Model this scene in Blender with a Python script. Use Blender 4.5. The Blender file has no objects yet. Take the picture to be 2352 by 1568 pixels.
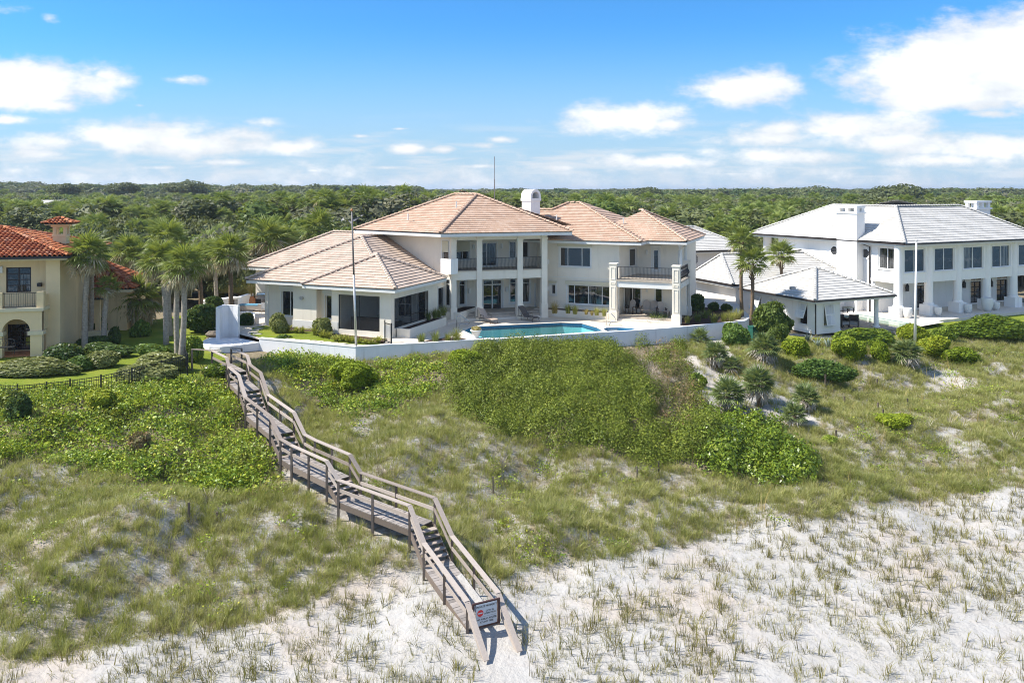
import bpy, math, random
import numpy as np
from mathutils import Vector, Matrix, Euler
from mathutils.geometry import tessellate_polygon

R = math.radians
rnd = random.Random(7)
rng = np.random.default_rng(7)
S = bpy.context.scene
COL = S.collection

# ------------------------------------------------------------------ camera
F, CX, HZ, H = 1829.33, 1176.0, 437.0, 10.5      # focal length and horizon in units of a 2352 px wide picture, eye height in m
cd = bpy.data.cameras.new('camera')
cam = bpy.data.objects.new('camera', cd)
COL.objects.link(cam)
cam.location = (0, 0, H)
cam.rotation_euler = (R(90), 0, 0)
cd.sensor_width = 36
cd.lens = 28
cd.shift_y = -347 / 2352
cd.clip_start = 0.5
cd.clip_end = 9000
S.camera = cam

# ------------------------------------------------------------------ view transform, world, sun
S.view_settings.view_transform = 'Standard'
S.view_settings.look = 'None'
S.view_settings.exposure = 1.0
S.view_settings.gamma = 1
S.cycles.filter_width = 1.05
S.view_settings.use_curve_mapping = False
S.cycles.max_bounces = 6
S.cycles.transparent_max_bounces = 12
SUN_EL, SUN_AZ = R(50), R(265)                    # azimuth clockwise from +Y
sundir = Vector((math.cos(SUN_EL) * math.sin(SUN_AZ), math.cos(SUN_EL) * math.cos(SUN_AZ), math.sin(SUN_EL)))
sl = bpy.data.lights.new('sun', 'SUN')
sl.energy = 4.0
sl.angle = R(0.53)
sl.color = (1.0, 0.955, 0.88)
sun = bpy.data.objects.new('sun', sl)
COL.objects.link(sun)
sun.rotation_euler = sundir.to_track_quat('Z', 'Y').to_euler()
sun.location = (-30, 0, 40)


class NT:
    """small helper to write shader node trees"""
    def __init__(s, tree):
        s.t = tree; s.n = tree.nodes; s.l = tree.links
    def node(s, typ, **kw):
        n = s.n.new(typ)
        for k, v in kw.items(): setattr(n, k, v)
        return n
    def put(s, sock, v):
        if v is None: return
        if isinstance(v, bpy.types.NodeSocket): s.l.new(v, sock)
        else: sock.default_value = v
    def m(s, op, a, b=None, c=None, clamp=False):
        n = s.n.new('ShaderNodeMath'); n.operation = op; n.use_clamp = clamp
        s.put(n.inputs[0], a); s.put(n.inputs[1], b)
        if c is not None: s.put(n.inputs[2], c)
        return n.outputs[0]
    def smooth(s, v, a, b):
        n = s.n.new('ShaderNodeMapRange'); n.interpolation_type = 'SMOOTHSTEP'
        s.put(n.inputs['Value'], v); s.put(n.inputs['From Min'], a); s.put(n.inputs['From Max'], b)
        return n.outputs[0]
    def lin(s, v, a, b, c=0., d=1.):
        n = s.n.new('ShaderNodeMapRange')
        for k, x in zip(('Value', 'From Min', 'From Max', 'To Min', 'To Max'), (v, a, b, c, d)): s.put(n.inputs[k], x)
        return n.outputs[0]
    def mix(s, f, a, b, mode='MIX'):
        n = s.n.new('ShaderNodeMix'); n.data_type = 'RGBA'; n.blend_type = mode; n.clamp_factor = True
        s.put(n.inputs[0], f); s.put(n.inputs[6], c4(a)); s.put(n.inputs[7], c4(b))
        return n.outputs[2]
    def comb(s, x, y, z):
        n = s.n.new('ShaderNodeCombineXYZ')
        for i, v in enumerate((x, y, z)): s.put(n.inputs[i], v)
        return n.outputs[0]
    def noise(s, vec, scale, detail=4, rough=.55, dist=0.):
        n = s.n.new('ShaderNodeTexNoise')
        if vec is not None: s.l.new(vec, n.inputs['Vector'])
        n.inputs['Scale'].default_value = scale; n.inputs['Detail'].default_value = detail
        n.inputs['Roughness'].default_value = rough; n.inputs['Distortion'].default_value = dist
        return n.outputs[0]
    def ramp(s, f, stops):
        n = s.n.new('ShaderNodeValToRGB'); e = n.color_ramp.elements
        e[0].position, e[0].color = stops[0][0], c4(stops[0][1])
        e[1].position, e[1].color = stops[-1][0], c4(stops[-1][1])
        for p, c in stops[1:-1]:
            x = e.new(p); x.color = c4(c)
        s.put(n.inputs[0], f)
        return n.outputs[0]


def c4(c):
    return c if isinstance(c, bpy.types.NodeSocket) or not hasattr(c, '__len__') or len(c) == 4 else (c[0], c[1], c[2], 1)


W = bpy.data.worlds.new('World')
S.world = W
W.use_nodes = True
W.node_tree.nodes.clear()
w = NT(W.node_tree)
sky = w.node('ShaderNodeTexSky', sky_type='NISHITA', sun_disc=False, sun_elevation=SUN_EL, sun_rotation=SUN_AZ,
             altitude=0, air_density=1.0, dust_density=0.6, ozone_density=2.5)
tc = w.node('ShaderNodeTexCoord')
sep = w.node('ShaderNodeSeparateXYZ')
w.l.new(tc.outputs['Generated'], sep.inputs[0])
dx, dy, dz = sep.outputs
ay = w.m('MAXIMUM', w.m('ABSOLUTE', dy), 0.12)
cp = w.m('DIVIDE', dx, ay)
cq = w.m('DIVIDE', dz, ay)
# cumulus banks: centre x, y, half width, half height, weight (all directions of the sky over the land)
BL = [(60, 195, 160, 40, 1.25), (30, 165, 140, 30, 1.0), (130, 240, 110, 22, .8), (235, 172, 62, 20, .75), (415, 184, 70, 17, .6),
      (25, 20, 70, 24, .5), (110, 44, 50, 20, .45), (12, 277, 68, 14, .9), (318, 243, 24, 9, .4),
      (120, 325, 170, 32, .75), (330, 315, 190, 38, 1), (440, 330, 200, 32, 1), (575, 312, 90, 30, .8), (615, 282, 55, 18, .7),
      (670, 338, 100, 20, .9), (90, 355, 200, 26, .6), (530, 373, 80, 11, .8), (360, 385, 90, 10, .6), (725, 392, 30, 7, .6),
      (945, 343, 50, 13, .9), (1024, 343, 34, 11, .9), (828, 313, 38, 8, .6), (908, 296, 36, 6, .5), (1110, 335, 40, 12, .7),
      (1145, 320, 55, 10, .8), (1390, 285, 120, 26, .9), (1440, 272, 105, 30, 1.2), (1540, 285, 95, 20, .85),
      (1720, 205, 90, 30, 1.3), (1650, 215, 60, 22, .9), (1780, 200, 55, 26, .9),
      (2130, 170, 140, 44, 1.35), (2250, 130, 150, 52, 1.4), (2350, 105, 90, 56, 1.4), (2180, 215, 150, 28, 1.35), (2080, 180, 90, 30, 1.2), (2330, 180, 120, 50, 1.3), (2310, 225, 110, 24, .85),
      (1760, 318, 190, 24, .8), (1790, 295, 80, 24, .9), (2000, 290, 165, 36, 1), (2060, 325, 230, 34, .9), (2290, 335, 170, 34, .95),
      (1500, 372, 230, 20, .85), (1800, 360, 260, 24, .85), (2150, 370, 260, 22, .75), (1280, 385, 130, 14, .7),
      (900, 385, 110, 9, .6), (1100, 382, 90, 10, .6), (2280, 262, 90, 12, .7), (1680, 400, 180, 8, .5), (2000, 405, 220, 8, .5)]
cv = w.comb(cp, w.m('MULTIPLY', cq, 1.9), 0)
wob = w.noise(cv, 9, 3, .5)
wp = w.m('MULTIPLY_ADD', w.m('SUBTRACT', wob, .5), .05, cp)
best = None
for bx, by, bw, bh, wt in BL:
    px_, pz_ = (bx - CX) / F, (HZ - by) / F
    a = w.m('DIVIDE', w.m('SUBTRACT', wp, px_), bw * 1.45 / F)
    b = w.m('DIVIDE', w.m('SUBTRACT', cq, pz_), bh * 1.5 / F)
    d = w.m('SUBTRACT', wt, w.m('SQRT', w.m('ADD', w.m('MULTIPLY', a, a), w.m('MULTIPLY', b, b))))
    best = d if best is None else w.m('MAXIMUM', best, d)
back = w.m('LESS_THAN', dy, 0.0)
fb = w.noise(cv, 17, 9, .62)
gen = w.m('SUBTRACT', w.noise(cv, 3.2, 5, .55), .44)            # unseen clouds behind the camera, made denser for added fill light
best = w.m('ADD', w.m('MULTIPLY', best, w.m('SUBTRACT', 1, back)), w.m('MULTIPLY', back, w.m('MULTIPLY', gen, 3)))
low = w.m('MULTIPLY', w.smooth(cq, .085, .012), .62)
best = w.m('MAXIMUM', best, w.m('SUBTRACT', low, .30))
dens = w.m('ADD', best, w.m('MULTIPLY', w.m('SUBTRACT', fb, .5), 1.7))
alpha = w.smooth(dens, .0, .72)
cqm = w.m('ADD', cq, w.m('MULTIPLY', wob, .02))
shade = w.noise(w.comb(w.m('ADD', cp, .03), w.m('MULTIPLY', w.m('ADD', cq, .02), 2.4), .7), 9, 6, .55)
ccol = w.mix(w.smooth(w.m('ADD', dens, w.m('MULTIPLY', w.m('SUBTRACT', shade, .5), 2.2)), .1, 1.25), (3.55, 3.7, 3.9), (5.0, 5.0, 5.0))
up = w.m('GREATER_THAN', dz, 0.0)
skyc = w.mix(1.0, sky.outputs[0], (.22, .545, .83), 'MULTIPLY')
skyc = w.mix(w.m('MULTIPLY', w.smooth(cq, .22, -.01), .88), skyc, (2.3, 3.0, 3.75))
ccol = w.mix(back, ccol, w.mix(1.0, ccol, (1.5, 1.45, 1.38), 'MULTIPLY'))  # clouds behind the camera brightened and warmed to add fill light
stv = w.comb(w.m('MULTIPLY', cp, 1.6), w.m('MULTIPLY', w.m('ADD', cq, w.m('MULTIPLY', wob, .012)), 15), 2.0)
streak = w.m('MULTIPLY', w.smooth(w.noise(stv, 4.5, 6, .55), .45, .68), w.m('MULTIPLY', w.smooth(cq, .105, .03), w.smooth(cq, -.004, .012)))
alpha = w.m('MAXIMUM', alpha, w.m('MULTIPLY', streak, .78))
fac = w.m('MULTIPLY', w.m('MULTIPLY', alpha, up), .93)
bg = w.node('ShaderNodeBackground')
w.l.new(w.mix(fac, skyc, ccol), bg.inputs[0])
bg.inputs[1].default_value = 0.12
wo = w.node('ShaderNodeOutputWorld')
w.l.new(bg.outputs[0], wo.inputs[0])

# ------------------------------------------------------------------ helpers: picture <-> place
def ground(px, py, z=0.0):
    y = (H - z) * F / (py - HZ)
    return Vector(((px - CX) * y / F, y, z))

def at(px, py, y):
    return Vector(((px - CX) * y / F, y, H - (py - HZ) * y / F))

def crop(ox, oy, s):
    return lambda x, y: ((ox + x / s) * .574219, (oy + y / s) * .574219)

c1 = crop(1100, 1100, 3.92); c2 = crop(1600, 1050, 3.618); c3 = crop(2180, 950, 3.794); c4b = crop(780, 1120, 5.226)
c5 = crop(0, 850, 2.49); z1 = crop(900, 700, 2.24); z2 = crop(1800, 700, 2.138); z3 = crop(2700, 750, 1.685); z4 = crop(0, 800, 1.96)
c6 = crop(2300, 1250, 2.091); c7 = crop(3200, 1250, 1.845); c8 = crop(3300, 900, 1.688); c9 = crop(2700, 900, 1.92)


class Fr:
    """a facade frame: u along the front, n into the building, z up"""
    def __init__(s, x, y, deg):
        t = R(deg); s.o = Vector((x, y, 0)); s.u = Vector((math.cos(t), -math.sin(t), 0)); s.n = Vector((math.sin(t), math.cos(t), 0))
    def pt(s, u, n, z):
        return s.o + s.u * u + s.n * n + Vector((0, 0, z))
    def loc(s, p):
        d = Vector(p) - s.o
        return d.dot(s.u), d.dot(s.n), p[2]
    def uz(s, p, n):
        """where the sight line through picture point p meets the plane n"""
        k = Vector(((p[0] - CX) / F, 1, 0)); o = s.o + s.n * n
        y = o.dot(s.n) / k.dot(s.n)
        q = k * y
        return (q - s.o).dot(s.u), H - (p[1] - HZ) * y / F
    def rect(s, a, b, n):
        ym = (a[1] + b[1]) / 2; xm = (a[0] + b[0]) / 2
        return (s.uz((a[0], ym), n)[0], s.uz((b[0], ym), n)[0], s.uz((xm, b[1]), n)[1], s.uz((xm, a[1]), n)[1])
    def turned(s, side):
        """frame of the side wall: 'r' right flank (u runs back), 'l' left flank"""
        f = Fr(0, 0, 0); f.o = s.o.copy()
        if side == 'r': f.u, f.n = s.n.copy(), -s.u
        else: f.u, f.n = -s.n, s.u.copy()
        return f

WORLD = Fr(0, 0, 0)

# ------------------------------------------------------------------ helpers: objects
wl = {}                                           # world place of every parent
def props(o, label=None, cat=None, group=None, kind=None):
    for k, v in (('label', label), ('category', cat), ('group', group), ('kind', kind)):
        if v: o[k] = v
    return o

def thing(name, label, cat, loc=(0, 0, 0), group=None, rz=0.0):
    o = bpy.data.objects.new(name, None)
    COL.objects.link(o)
    o.empty_display_size = .3
    o.location = loc; o.rotation_euler = (0, 0, rz)
    wl[o.name] = Vector(loc)
    return props(o, label, cat, group)

def link(name, me, parent=None, mtx=None):
    o = bpy.data.objects.new(name, me)
    COL.objects.link(o)
    base = Vector((0, 0, 0))
    if parent is not None:
        o.parent = parent; base = wl.get(parent.name, base)
    if mtx is not None:
        o.matrix_basis = Matrix.Translation(-base) @ mtx
    wl[o.name] = base.copy() if mtx is None else Vector(mtx.translation)
    return o

def npmesh(name, V, Fc, mat, smooth=False):
    me = bpy.data.meshes.new(name)
    me.from_pydata(V.tolist() if hasattr(V, 'tolist') else V, [], Fc.tolist() if hasattr(Fc, 'tolist') else Fc)
    for m in (mat if isinstance(mat, (list, tuple)) else [mat]): me.materials.append(m)
    if smooth: me.shade_smooth()
    me.update()
    return me


class MB:
    """collects shapes into ONE mesh"""
    def __init__(s): s.v = []; s.f = []; s.m = []
    def add(s, V, Fc, mi=0):
        k = len(s.v); s.v += [tuple(p) for p in V]; s.f += [tuple(k + i for i in q) for q in Fc]; s.m += [mi] * len(Fc)
        return s
    def box(s, fr, u0, u1, n0, n1, za, zb, mi=0):
        V = [fr.pt(u, n, z) for z in (za, zb) for n in (n0, n1) for u in (u0, u1)]
        return s.add(V, [(0, 2, 3, 1), (4, 5, 7, 6), (0, 1, 5, 4), (2, 6, 7, 3), (0, 4, 6, 2), (1, 3, 7, 5)], mi)
    def prism(s, pts, za, zb, mi=0, top=True, bottom=True):
        n = len(pts); V = [(p[0], p[1], za) for p in pts] + [(p[0], p[1], zb) for p in pts]
        Fc = [(i, (i + 1) % n, n + (i + 1) % n, n + i) for i in range(n)]
        if top: Fc.append(tuple(range(n, 2 * n)))
        if bottom: Fc.append(tuple(range(n - 1, -1, -1)))
        return s.add(V, Fc, mi)
    def bar(s, p, q, wd, ht, up=(0, 0, 1), mi=0, off=0.0):
        p, q = Vector(p), Vector(q); d = (q - p).normalized(); up = Vector(up)
        if abs(d.dot(up)) > .98: up = Vector((0, 1, 0))
        x = d.cross(up).normalized(); y = x.cross(d).normalized()
        V = [b + x * (i * wd / 2) + y * (j * ht / 2 + off) for b in (p, q) for i, j in ((-1, -1), (1, -1), (1, 1), (-1, 1))]
        return s.add(V, [(0, 1, 2, 3), (7, 6, 5, 4), (0, 4, 5, 1), (1, 5, 6, 2), (2, 6, 7, 3), (3, 7, 4, 0)], mi)
    def tube(s, path, rad, sides=8, mi=0, cap=True):
        path = [Vector(p) for p in path]; n = len(path); rads = rad if hasattr(rad, '__len__') else [rad] * n
        V = []; ref = Vector((0, 0, 1))
        for i, p in enumerate(path):
            d = (path[min(i + 1, n - 1)] - path[max(i - 1, 0)]).normalized()
            r = ref if abs(d.dot(ref)) < .95 else Vector((0, 1, 0))
            x = d.cross(r).normalized(); y = x.cross(d).normalized()
            V += [p + (x * math.cos(a) + y * math.sin(a)) * rads[i] for a in (2 * math.pi * k / sides for k in range(sides))]
        Fc = [(i * sides + k, i * sides + (k + 1) % sides, (i + 1) * sides + (k + 1) % sides, (i + 1) * sides + k) for i in range(n - 1) for k in range(sides)]
        if cap: Fc += [tuple(range(sides - 1, -1, -1)), tuple(range((n - 1) * sides, n * sides))]
        return s.add(V, Fc, mi)
    def lathe(s, c, prof, sides=20, mi=0):
        c = Vector(c); V = [c + Vector((r * math.cos(2 * math.pi * k / sides), r * math.sin(2 * math.pi * k / sides), z)) for r, z in prof for k in range(sides)]
        n = len(prof)
        Fc = [(i * sides + k, i * sides + (k + 1) % sides, (i + 1) * sides + (k + 1) % sides, (i + 1) * sides + k) for i in range(n - 1) for k in range(sides)]
        Fc += [tuple(range(sides - 1, -1, -1)), tuple(range((n - 1) * sides, n * sides))]
        return s.add(V, Fc, mi)
    def wall(s, fr, u0, u1, za, zb, n0, th, holes=(), mi=0):
        """wall slab n0..n0+th with rectangular openings (ua, ub, za, zb)"""
        us = sorted({u0, u1, *[min(max(h[i], u0), u1) for h in holes for i in (0, 1)]})
        zs = sorted({za, zb, *[min(max(h[i], za), zb) for h in holes for i in (2, 3)]})
        solid = lambda a, b: 0 <= a < len(us) - 1 and 0 <= b < len(zs) - 1 and not any(
            h[0] < (us[a] + us[a + 1]) / 2 < h[1] and h[2] < (zs[b] + zs[b + 1]) / 2 < h[3] for h in holes)
        P = fr.pt; n1 = n0 + th
        for a in range(len(us) - 1):
            for b in range(len(zs) - 1):
                if not solid(a, b): continue
                ua, ub, wa, wb = us[a], us[a + 1], zs[b], zs[b + 1]
                q4 = [(0, 1, 2, 3)]
                s.add([P(ua, n0, wa), P(ub, n0, wa), P(ub, n0, wb), P(ua, n0, wb)], q4, mi)
                s.add([P(ub, n1, wa), P(ua, n1, wa), P(ua, n1, wb), P(ub, n1, wb)], q4, mi)
                if not solid(a - 1, b): s.add([P(ua, n1, wa), P(ua, n0, wa), P(ua, n0, wb), P(ua, n1, wb)], q4, mi)
                if not solid(a + 1, b): s.add([P(ub, n0, wa), P(ub, n1, wa), P(ub, n1, wb), P(ub, n0, wb)], q4, mi)
                if not solid(a, b - 1): s.add([P(ua, n1, wa), P(ub, n1, wa), P(ub, n0, wa), P(ua, n0, wa)], q4, mi)
                if not solid(a, b + 1): s.add([P(ua, n0, wb), P(ub, n0, wb), P(ub, n1, wb), P(ua, n1, wb)], q4, mi)
        return s
    def build(s, name, mat, parent=None, smooth=False, label=None, origin=None):
        base = Vector((0, 0, 0))
        if origin is not None: base = Vector(origin)
        elif parent is not None: base = wl.get(parent.name, base)
        me = bpy.data.meshes.new(name)
        me.from_pydata([(p[0] - base[0], p[1] - base[1], p[2] - base[2]) for p in s.v], [], s.f)
        for m in (mat if isinstance(mat, (list, tuple)) else [mat]): me.materials.append(m)
        if any(s.m): me.polygons.foreach_set('material_index', s.m)
        if smooth: me.shade_smooth()
        me.update()
        o = bpy.data.objects.new(name, me)
        COL.objects.link(o)
        wl[o.name] = base.copy()
        if parent is not None: o.parent = parent
        if origin is not None and parent is None: o.location = base
        if label: o['label'] = label
        return o


# ------------------------------------------------------------------ materials
def material(name, build):
    m = bpy.data.materials.new(name); m.use_nodes = True
    t = NT(m.node_tree); t.bsdf = m.node_tree.nodes['Principled BSDF']; t.out = m.node_tree.nodes['Material Output']
    build(t)
    return m

def simple(name, col, rough=.7, var=.12, scale=3.0, spec=.4, metal=0.0, bump=0.0, bscale=40, worn=None, streak=0.0):
    def b(t):
        g = t.node('ShaderNodeTexCoord').outputs['Object']
        n = t.noise(g, scale, 6, .6)
        dark = tuple(c * (1 - var) for c in col); lite = tuple(min(1, c * (1 + var * .6)) for c in col)
        c = t.ramp(n, [(.3, dark), (.7, lite)])
        if worn: c = t.mix(t.m('MULTIPLY', t.smooth(t.noise(g, scale * 2.7, 5, .7), .58, .75), worn[1]), c, worn[0])
        if streak:           # rain marks running down the render
            mp = t.node('ShaderNodeMapping'); mp.inputs['Scale'].default_value = (2.6, 2.6, .16); t.l.new(t.node('ShaderNodeNewGeometry').outputs['Position'], mp.inputs[0])
            s_ = t.smooth(t.noise(mp.outputs[0], 1.0, 6, .65), .52, .74); p_ = t.smooth(t.noise(g, .35, 5, .6), .42, .62)
            c = t.mix(t.m('MULTIPLY', t.m('MULTIPLY', s_, t.m('ADD', .35, p_)), streak), c, tuple(x * k for x, k in zip(col, (.68, .66, .62))))
        t.l.new(c, t.bsdf.inputs['Base Color'])
        t.bsdf.inputs['Roughness'].default_value = rough; t.bsdf.inputs['Metallic'].default_value = metal
        t.bsdf.inputs['Specular IOR Level'].default_value = spec
        if bump:
            bn = t.node('ShaderNodeBump'); bn.inputs['Strength'].default_value = bump; bn.inputs['Distance'].default_value = .02
            t.l.new(t.noise(g, bscale, 3, .6), bn.inputs['Height']); t.l.new(bn.outputs[0], t.bsdf.inputs['Normal'])
    return material(name, b)

def island(t):
    g = t.node('ShaderNodeNewGeometry').outputs['Random Per Island']; o = t.node('ShaderNodeObjectInfo').outputs['Random']
    return t.m('FRACT', t.m('ADD', g, o))

def plant_tint(t):
    g = t.node('ShaderNodeNewGeometry').outputs['Random Per Island']; o = t.node('ShaderNodeObjectInfo').outputs['Random']
    return t.m('ADD', t.m('MULTIPLY', g, .62), t.m('MULTIPLY', o, .38))

def tiles(name, cols, rough=.8, var=.1):
    def b(t):
        n = t.noise(t.node('ShaderNodeNewGeometry').outputs['Position'], .9, 6, .65)
        c = t.ramp(island(t), cols)
        c = t.mix(t.m('MULTIPLY', t.smooth(n, .45, .8), .5), c, tuple(x * .72 for x in cols[0][1]))
        fine = t.noise(t.node('ShaderNodeNewGeometry').outputs['Position'], 14, 3, .6)
        c = t.mix(.5, c, t.mix(fine, (.5, .5, .5), (1.4, 1.4, 1.4)), 'MULTIPLY')
        t.l.new(c, t.bsdf.inputs['Base Color']); t.bsdf.inputs['Roughness'].default_value = rough
        t.bsdf.inputs['Specular IOR Level'].default_value = .25
    return material(name, b)

LEAF_K = 2.0
def leaf(name, cols, trans=.35, rough=.55, big=None, spec=.18):
    """foliage: colour per leaf and per plant, light passes through the blades"""
    cols = [(p, tuple(min(.6, x * LEAF_K) for x in c)) for p, c in cols]
    def b(t):
        c = t.ramp(plant_tint(t), cols)
        if big:
            n = t.noise(t.node('ShaderNodeNewGeometry').outputs['Position'], big[0], 4, .6)
            c = t.mix(t.m('MULTIPLY', t.smooth(n, .48, .7), big[2]), c, big[1])
        t.l.new(c, t.bsdf.inputs['Base Color']); t.bsdf.inputs['Roughness'].default_value = rough
        t.bsdf.inputs['Specular IOR Level'].default_value = spec
        tr = t.node('ShaderNodeBsdfTranslucent'); t.l.new(t.mix(.5, c, (.28, .30, .02)), tr.inputs[0])
        mx = t.node('ShaderNodeMixShader'); mx.inputs[0].default_value = trans
        t.l.new(t.bsdf.outputs[0], mx.inputs[1]); t.l.new(tr.outputs[0], mx.inputs[2]); t.l.new(mx.outputs[0], t.out.inputs[0])
    return material(name, b)

M = {}
M['stucco'] = simple('cream_stucco', (.78, .715, .60), .85, .07, .6, .2, bump=.12, bscale=60, worn=((.66, .61, .53), .35), streak=.40)
M['trim'] = simple('off_white_trim', (.72, .71, .67), .6, .05, 1, .35)
M['cream_shutter'] = simple('cream_roll_shutter', (.60, .55, .40), .6, .06, 2)
M['white_wall'] = simple('white_stucco', (.84, .82, .785), .85, .05, .5, .2, bump=.1, bscale=60, worn=((.72, .71, .69), .3), streak=.32)
M['wall_paint'] = simple('white_garden_wall', (.74, .74, .75), .85, .07, .8, .2, bump=.1, worn=((.60, .60, .58), .4), streak=.6)
M['yellow'] = simple('ochre_stucco', (.76, .60, .36), .85, .08, .5, .2, bump=.12, bscale=60, worn=((.56, .43, .24), .35), streak=.45)
M['yellow_trim'] = simple('pale_ochre_trim', (.66, .58, .40), .8, .06, 1)
M['deck'] = simple('pale_pool_deck', (.60, .53, .44), .85, .10, .7, .2, worn=((.48, .42, .35), .4))
M['travertine'] = simple('travertine', (.42, .36, .29), .7, .2, 2.5)
M['coping'] = simple('pool_coping', (.66, .60, .52), .7, .08, 3)
M['iron'] = simple('black_iron', (.018, .018, .02), .45, .1, 5, .5)
M['bronze'] = simple('dark_bronze_gutter', (.035, .026, .022), .4, .2, 3, .5)
M['darkframe'] = simple('dark_window_frame', (.03, .022, .02), .5, .2, 4)
M['void'] = simple('dark_roof_underlay', (.035, .028, .025), .95, .2, 2, .1)
M['dim'] = simple('room_wall', (.62, .60, .56), .9, .05, 2)
M['steel'] = simple('stainless_rail', (.55, .55, .55), .25, .05, 3, .5, 1.0)
M['pole'] = simple('aluminium_pole', (.62, .60, .56), .4, .12, 2, .5, .6)
M['oldpole'] = simple('dull_pole', (.20, .18, .17), .6, .2, 2)
M['terracotta'] = simple('terracotta', (.50, .22, .10), .8, .18, 4, .2)
M['ceramic'] = simple('white_ceramic', (.70, .69, .65), .5, .06, 2)
M['sling_tan'] = simple('tan_sling', (.46, .36, .29), .8, .06, 8)
M['sling_brown'] = simple('brown_sling', (.10, .085, .075), .8, .08, 8)
M['resin'] = simple('weathered_resin', (.40, .36, .32), .7, .15, 4)
M['darkwood'] = simple('dark_resin', (.06, .045, .04), .6, .2, 6)
M['sofa'] = simple('dark_wicker', (.075, .06, .05), .8, .2, 20)
M['cushion'] = simple('olive_cushion', (.30, .29, .22), .9, .1, 6)
M['greyfab'] = simple('grey_fabric', (.33, .33, .33), .9, .1, 6)
M['mulch'] = simple('brown_mulch', (.075, .048, .036), .95, .45, 9, .1, bump=.6, bscale=30)
M['stone'] = simple('stepping_stone', (.52, .47, .40), .9, .14, 4)
M['bluetarp'] = simple('blue_cover', (.12, .30, .42), .7, .1, 3)
M['rock'] = simple('grey_brown_rock', (.22, .18, .14), .9, .3, 6, bump=.5, bscale=8)
M['signwhite'] = simple('sign_white', (.52, .56, .60), .5, .03, 2)
M['signblack'] = simple('sign_black', (.02, .02, .02), .6, .0, 2)
M['signred'] = simple('sign_red', (.62, .03, .03), .5, .0, 2)
M['redframe'] = simple('brown_red_frame', (.075, .035, .03), .6, .2, 8)
M['palmbark'] = simple('palm_bark', (.36, .31, .25), .95, .35, 7, .1, bump=.8, bscale=14)
M['darkbark'] = simple('palm_bark_brown', (.20, .14, .09), .95, .35, 7, .1, bump=.8, bscale=14)
M['treebark'] = simple('grey_bark', (.16, .13, .10), .95, .3, 5, .1)

M['tan_tile'] = tiles('tan_concrete_tile', [(0, (.48, .32, .225)), (.4, (.505, .345, .245)), (.75, (.53, .37, .27)), (1, (.55, .405, .305))])
M['tan_tile_pale'] = tiles('pale_tan_concrete_tile', [(0, (.48, .365, .285)), (.5, (.515, .40, .315)), (1, (.55, .44, .355))])
M['white_tile'] = tiles('white_concrete_tile', [(0, (.50, .475, .43)), (.5, (.54, .515, .47)), (1, (.57, .545, .505))])
M['red_tile'] = tiles('red_barrel_tile', [(0, (.20, .060, .028)), (.3, (.34, .095, .035)), (.6, (.45, .145, .05)), (.85, (.52, .23, .11)), (1, (.42, .21, .13))])

def wood(name, a, b, c):
    def bd(t):
        g = t.node('ShaderNodeTexCoord').outputs['Object']
        mp = t.node('ShaderNodeMapping'); mp.inputs['Scale'].default_value = (3, 3, 3); t.l.new(g, mp.inputs[0])
        n = t.noise(mp.outputs[0], 4, 6, .7); f = t.noise(mp.outputs[0], 22, 3, .7)
        col = t.ramp(t.m('ADD', t.m('MULTIPLY', island(t), .5), t.m('MULTIPLY', n, .5)), [(.2, a), (.5, b), (.8, c)])
        col = t.mix(.55, col, t.mix(f, (.55, .55, .55), (1.35, 1.35, 1.35)), 'MULTIPLY')
        t.l.new(col, t.bsdf.inputs['Base Color']); t.bsdf.inputs['Roughness'].default_value = .9
        t.bsdf.inputs['Specular IOR Level'].default_value = .15
    return material(name, bd)
M['plank'] = wood('grey_weathered_plank', (.21, .185, .165), (.30, .265, .24), (.40, .35, .31))
M['rail'] = wood('pale_weathered_rail', (.24, .195, .16), (.36, .30, .255), (.47, .40, .34))
M['post'] = wood('dark_weathered_post', (.10, .08, .065), (.16, .125, .10), (.24, .19, .155))

def glass_b(t):
    g = t.node('ShaderNodeNewGeometry').outputs['Position']
    o_ = t.node('ShaderNodeObjectInfo').outputs['Random']; mp = t.node('ShaderNodeMapping'); mp.inputs['Scale'].default_value = (2.2, 2.2, .12); t.l.new(g, mp.inputs[0])
    folds = t.noise(mp.outputs[0], 3, 3, .6)       # curtains and blinds dimly seen behind some panes
    t.l.new(t.mix(t.m('MULTIPLY', t.smooth(o_, .55, .85), t.smooth(folds, .42, .6)), (.012, .014, .017), (.16, .16, .15)), t.bsdf.inputs['Base Color']); t.bsdf.inputs['Roughness'].default_value = .03
    t.bsdf.inputs['IOR'].default_value = 1.9
    bn = t.node('ShaderNodeBump'); bn.inputs['Strength'].default_value = .06; bn.inputs['Distance'].default_value = .05
    t.l.new(t.noise(g, 1.6, 2, .5), bn.inputs['Height']); t.l.new(bn.outputs[0], t.bsdf.inputs['Normal'])
M['glass'] = material('dark_window_glass', glass_b)

def screen_b(t):
    tr = t.node('ShaderNodeBsdfTransparent'); mx = t.node('ShaderNodeMixShader'); mx.inputs[0].default_value = .8
    t.bsdf.inputs['Base Color'].default_value = (.03, .03, .03, 1); t.bsdf.inputs['Roughness'].default_value = .8
    t.l.new(t.bsdf.outputs[0], mx.inputs[1]); t.l.new(tr.outputs[0], mx.inputs[2]); t.l.new(mx.outputs[0], t.out.inputs[0])
M['screen'] = material('insect_screen', screen_b)

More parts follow.
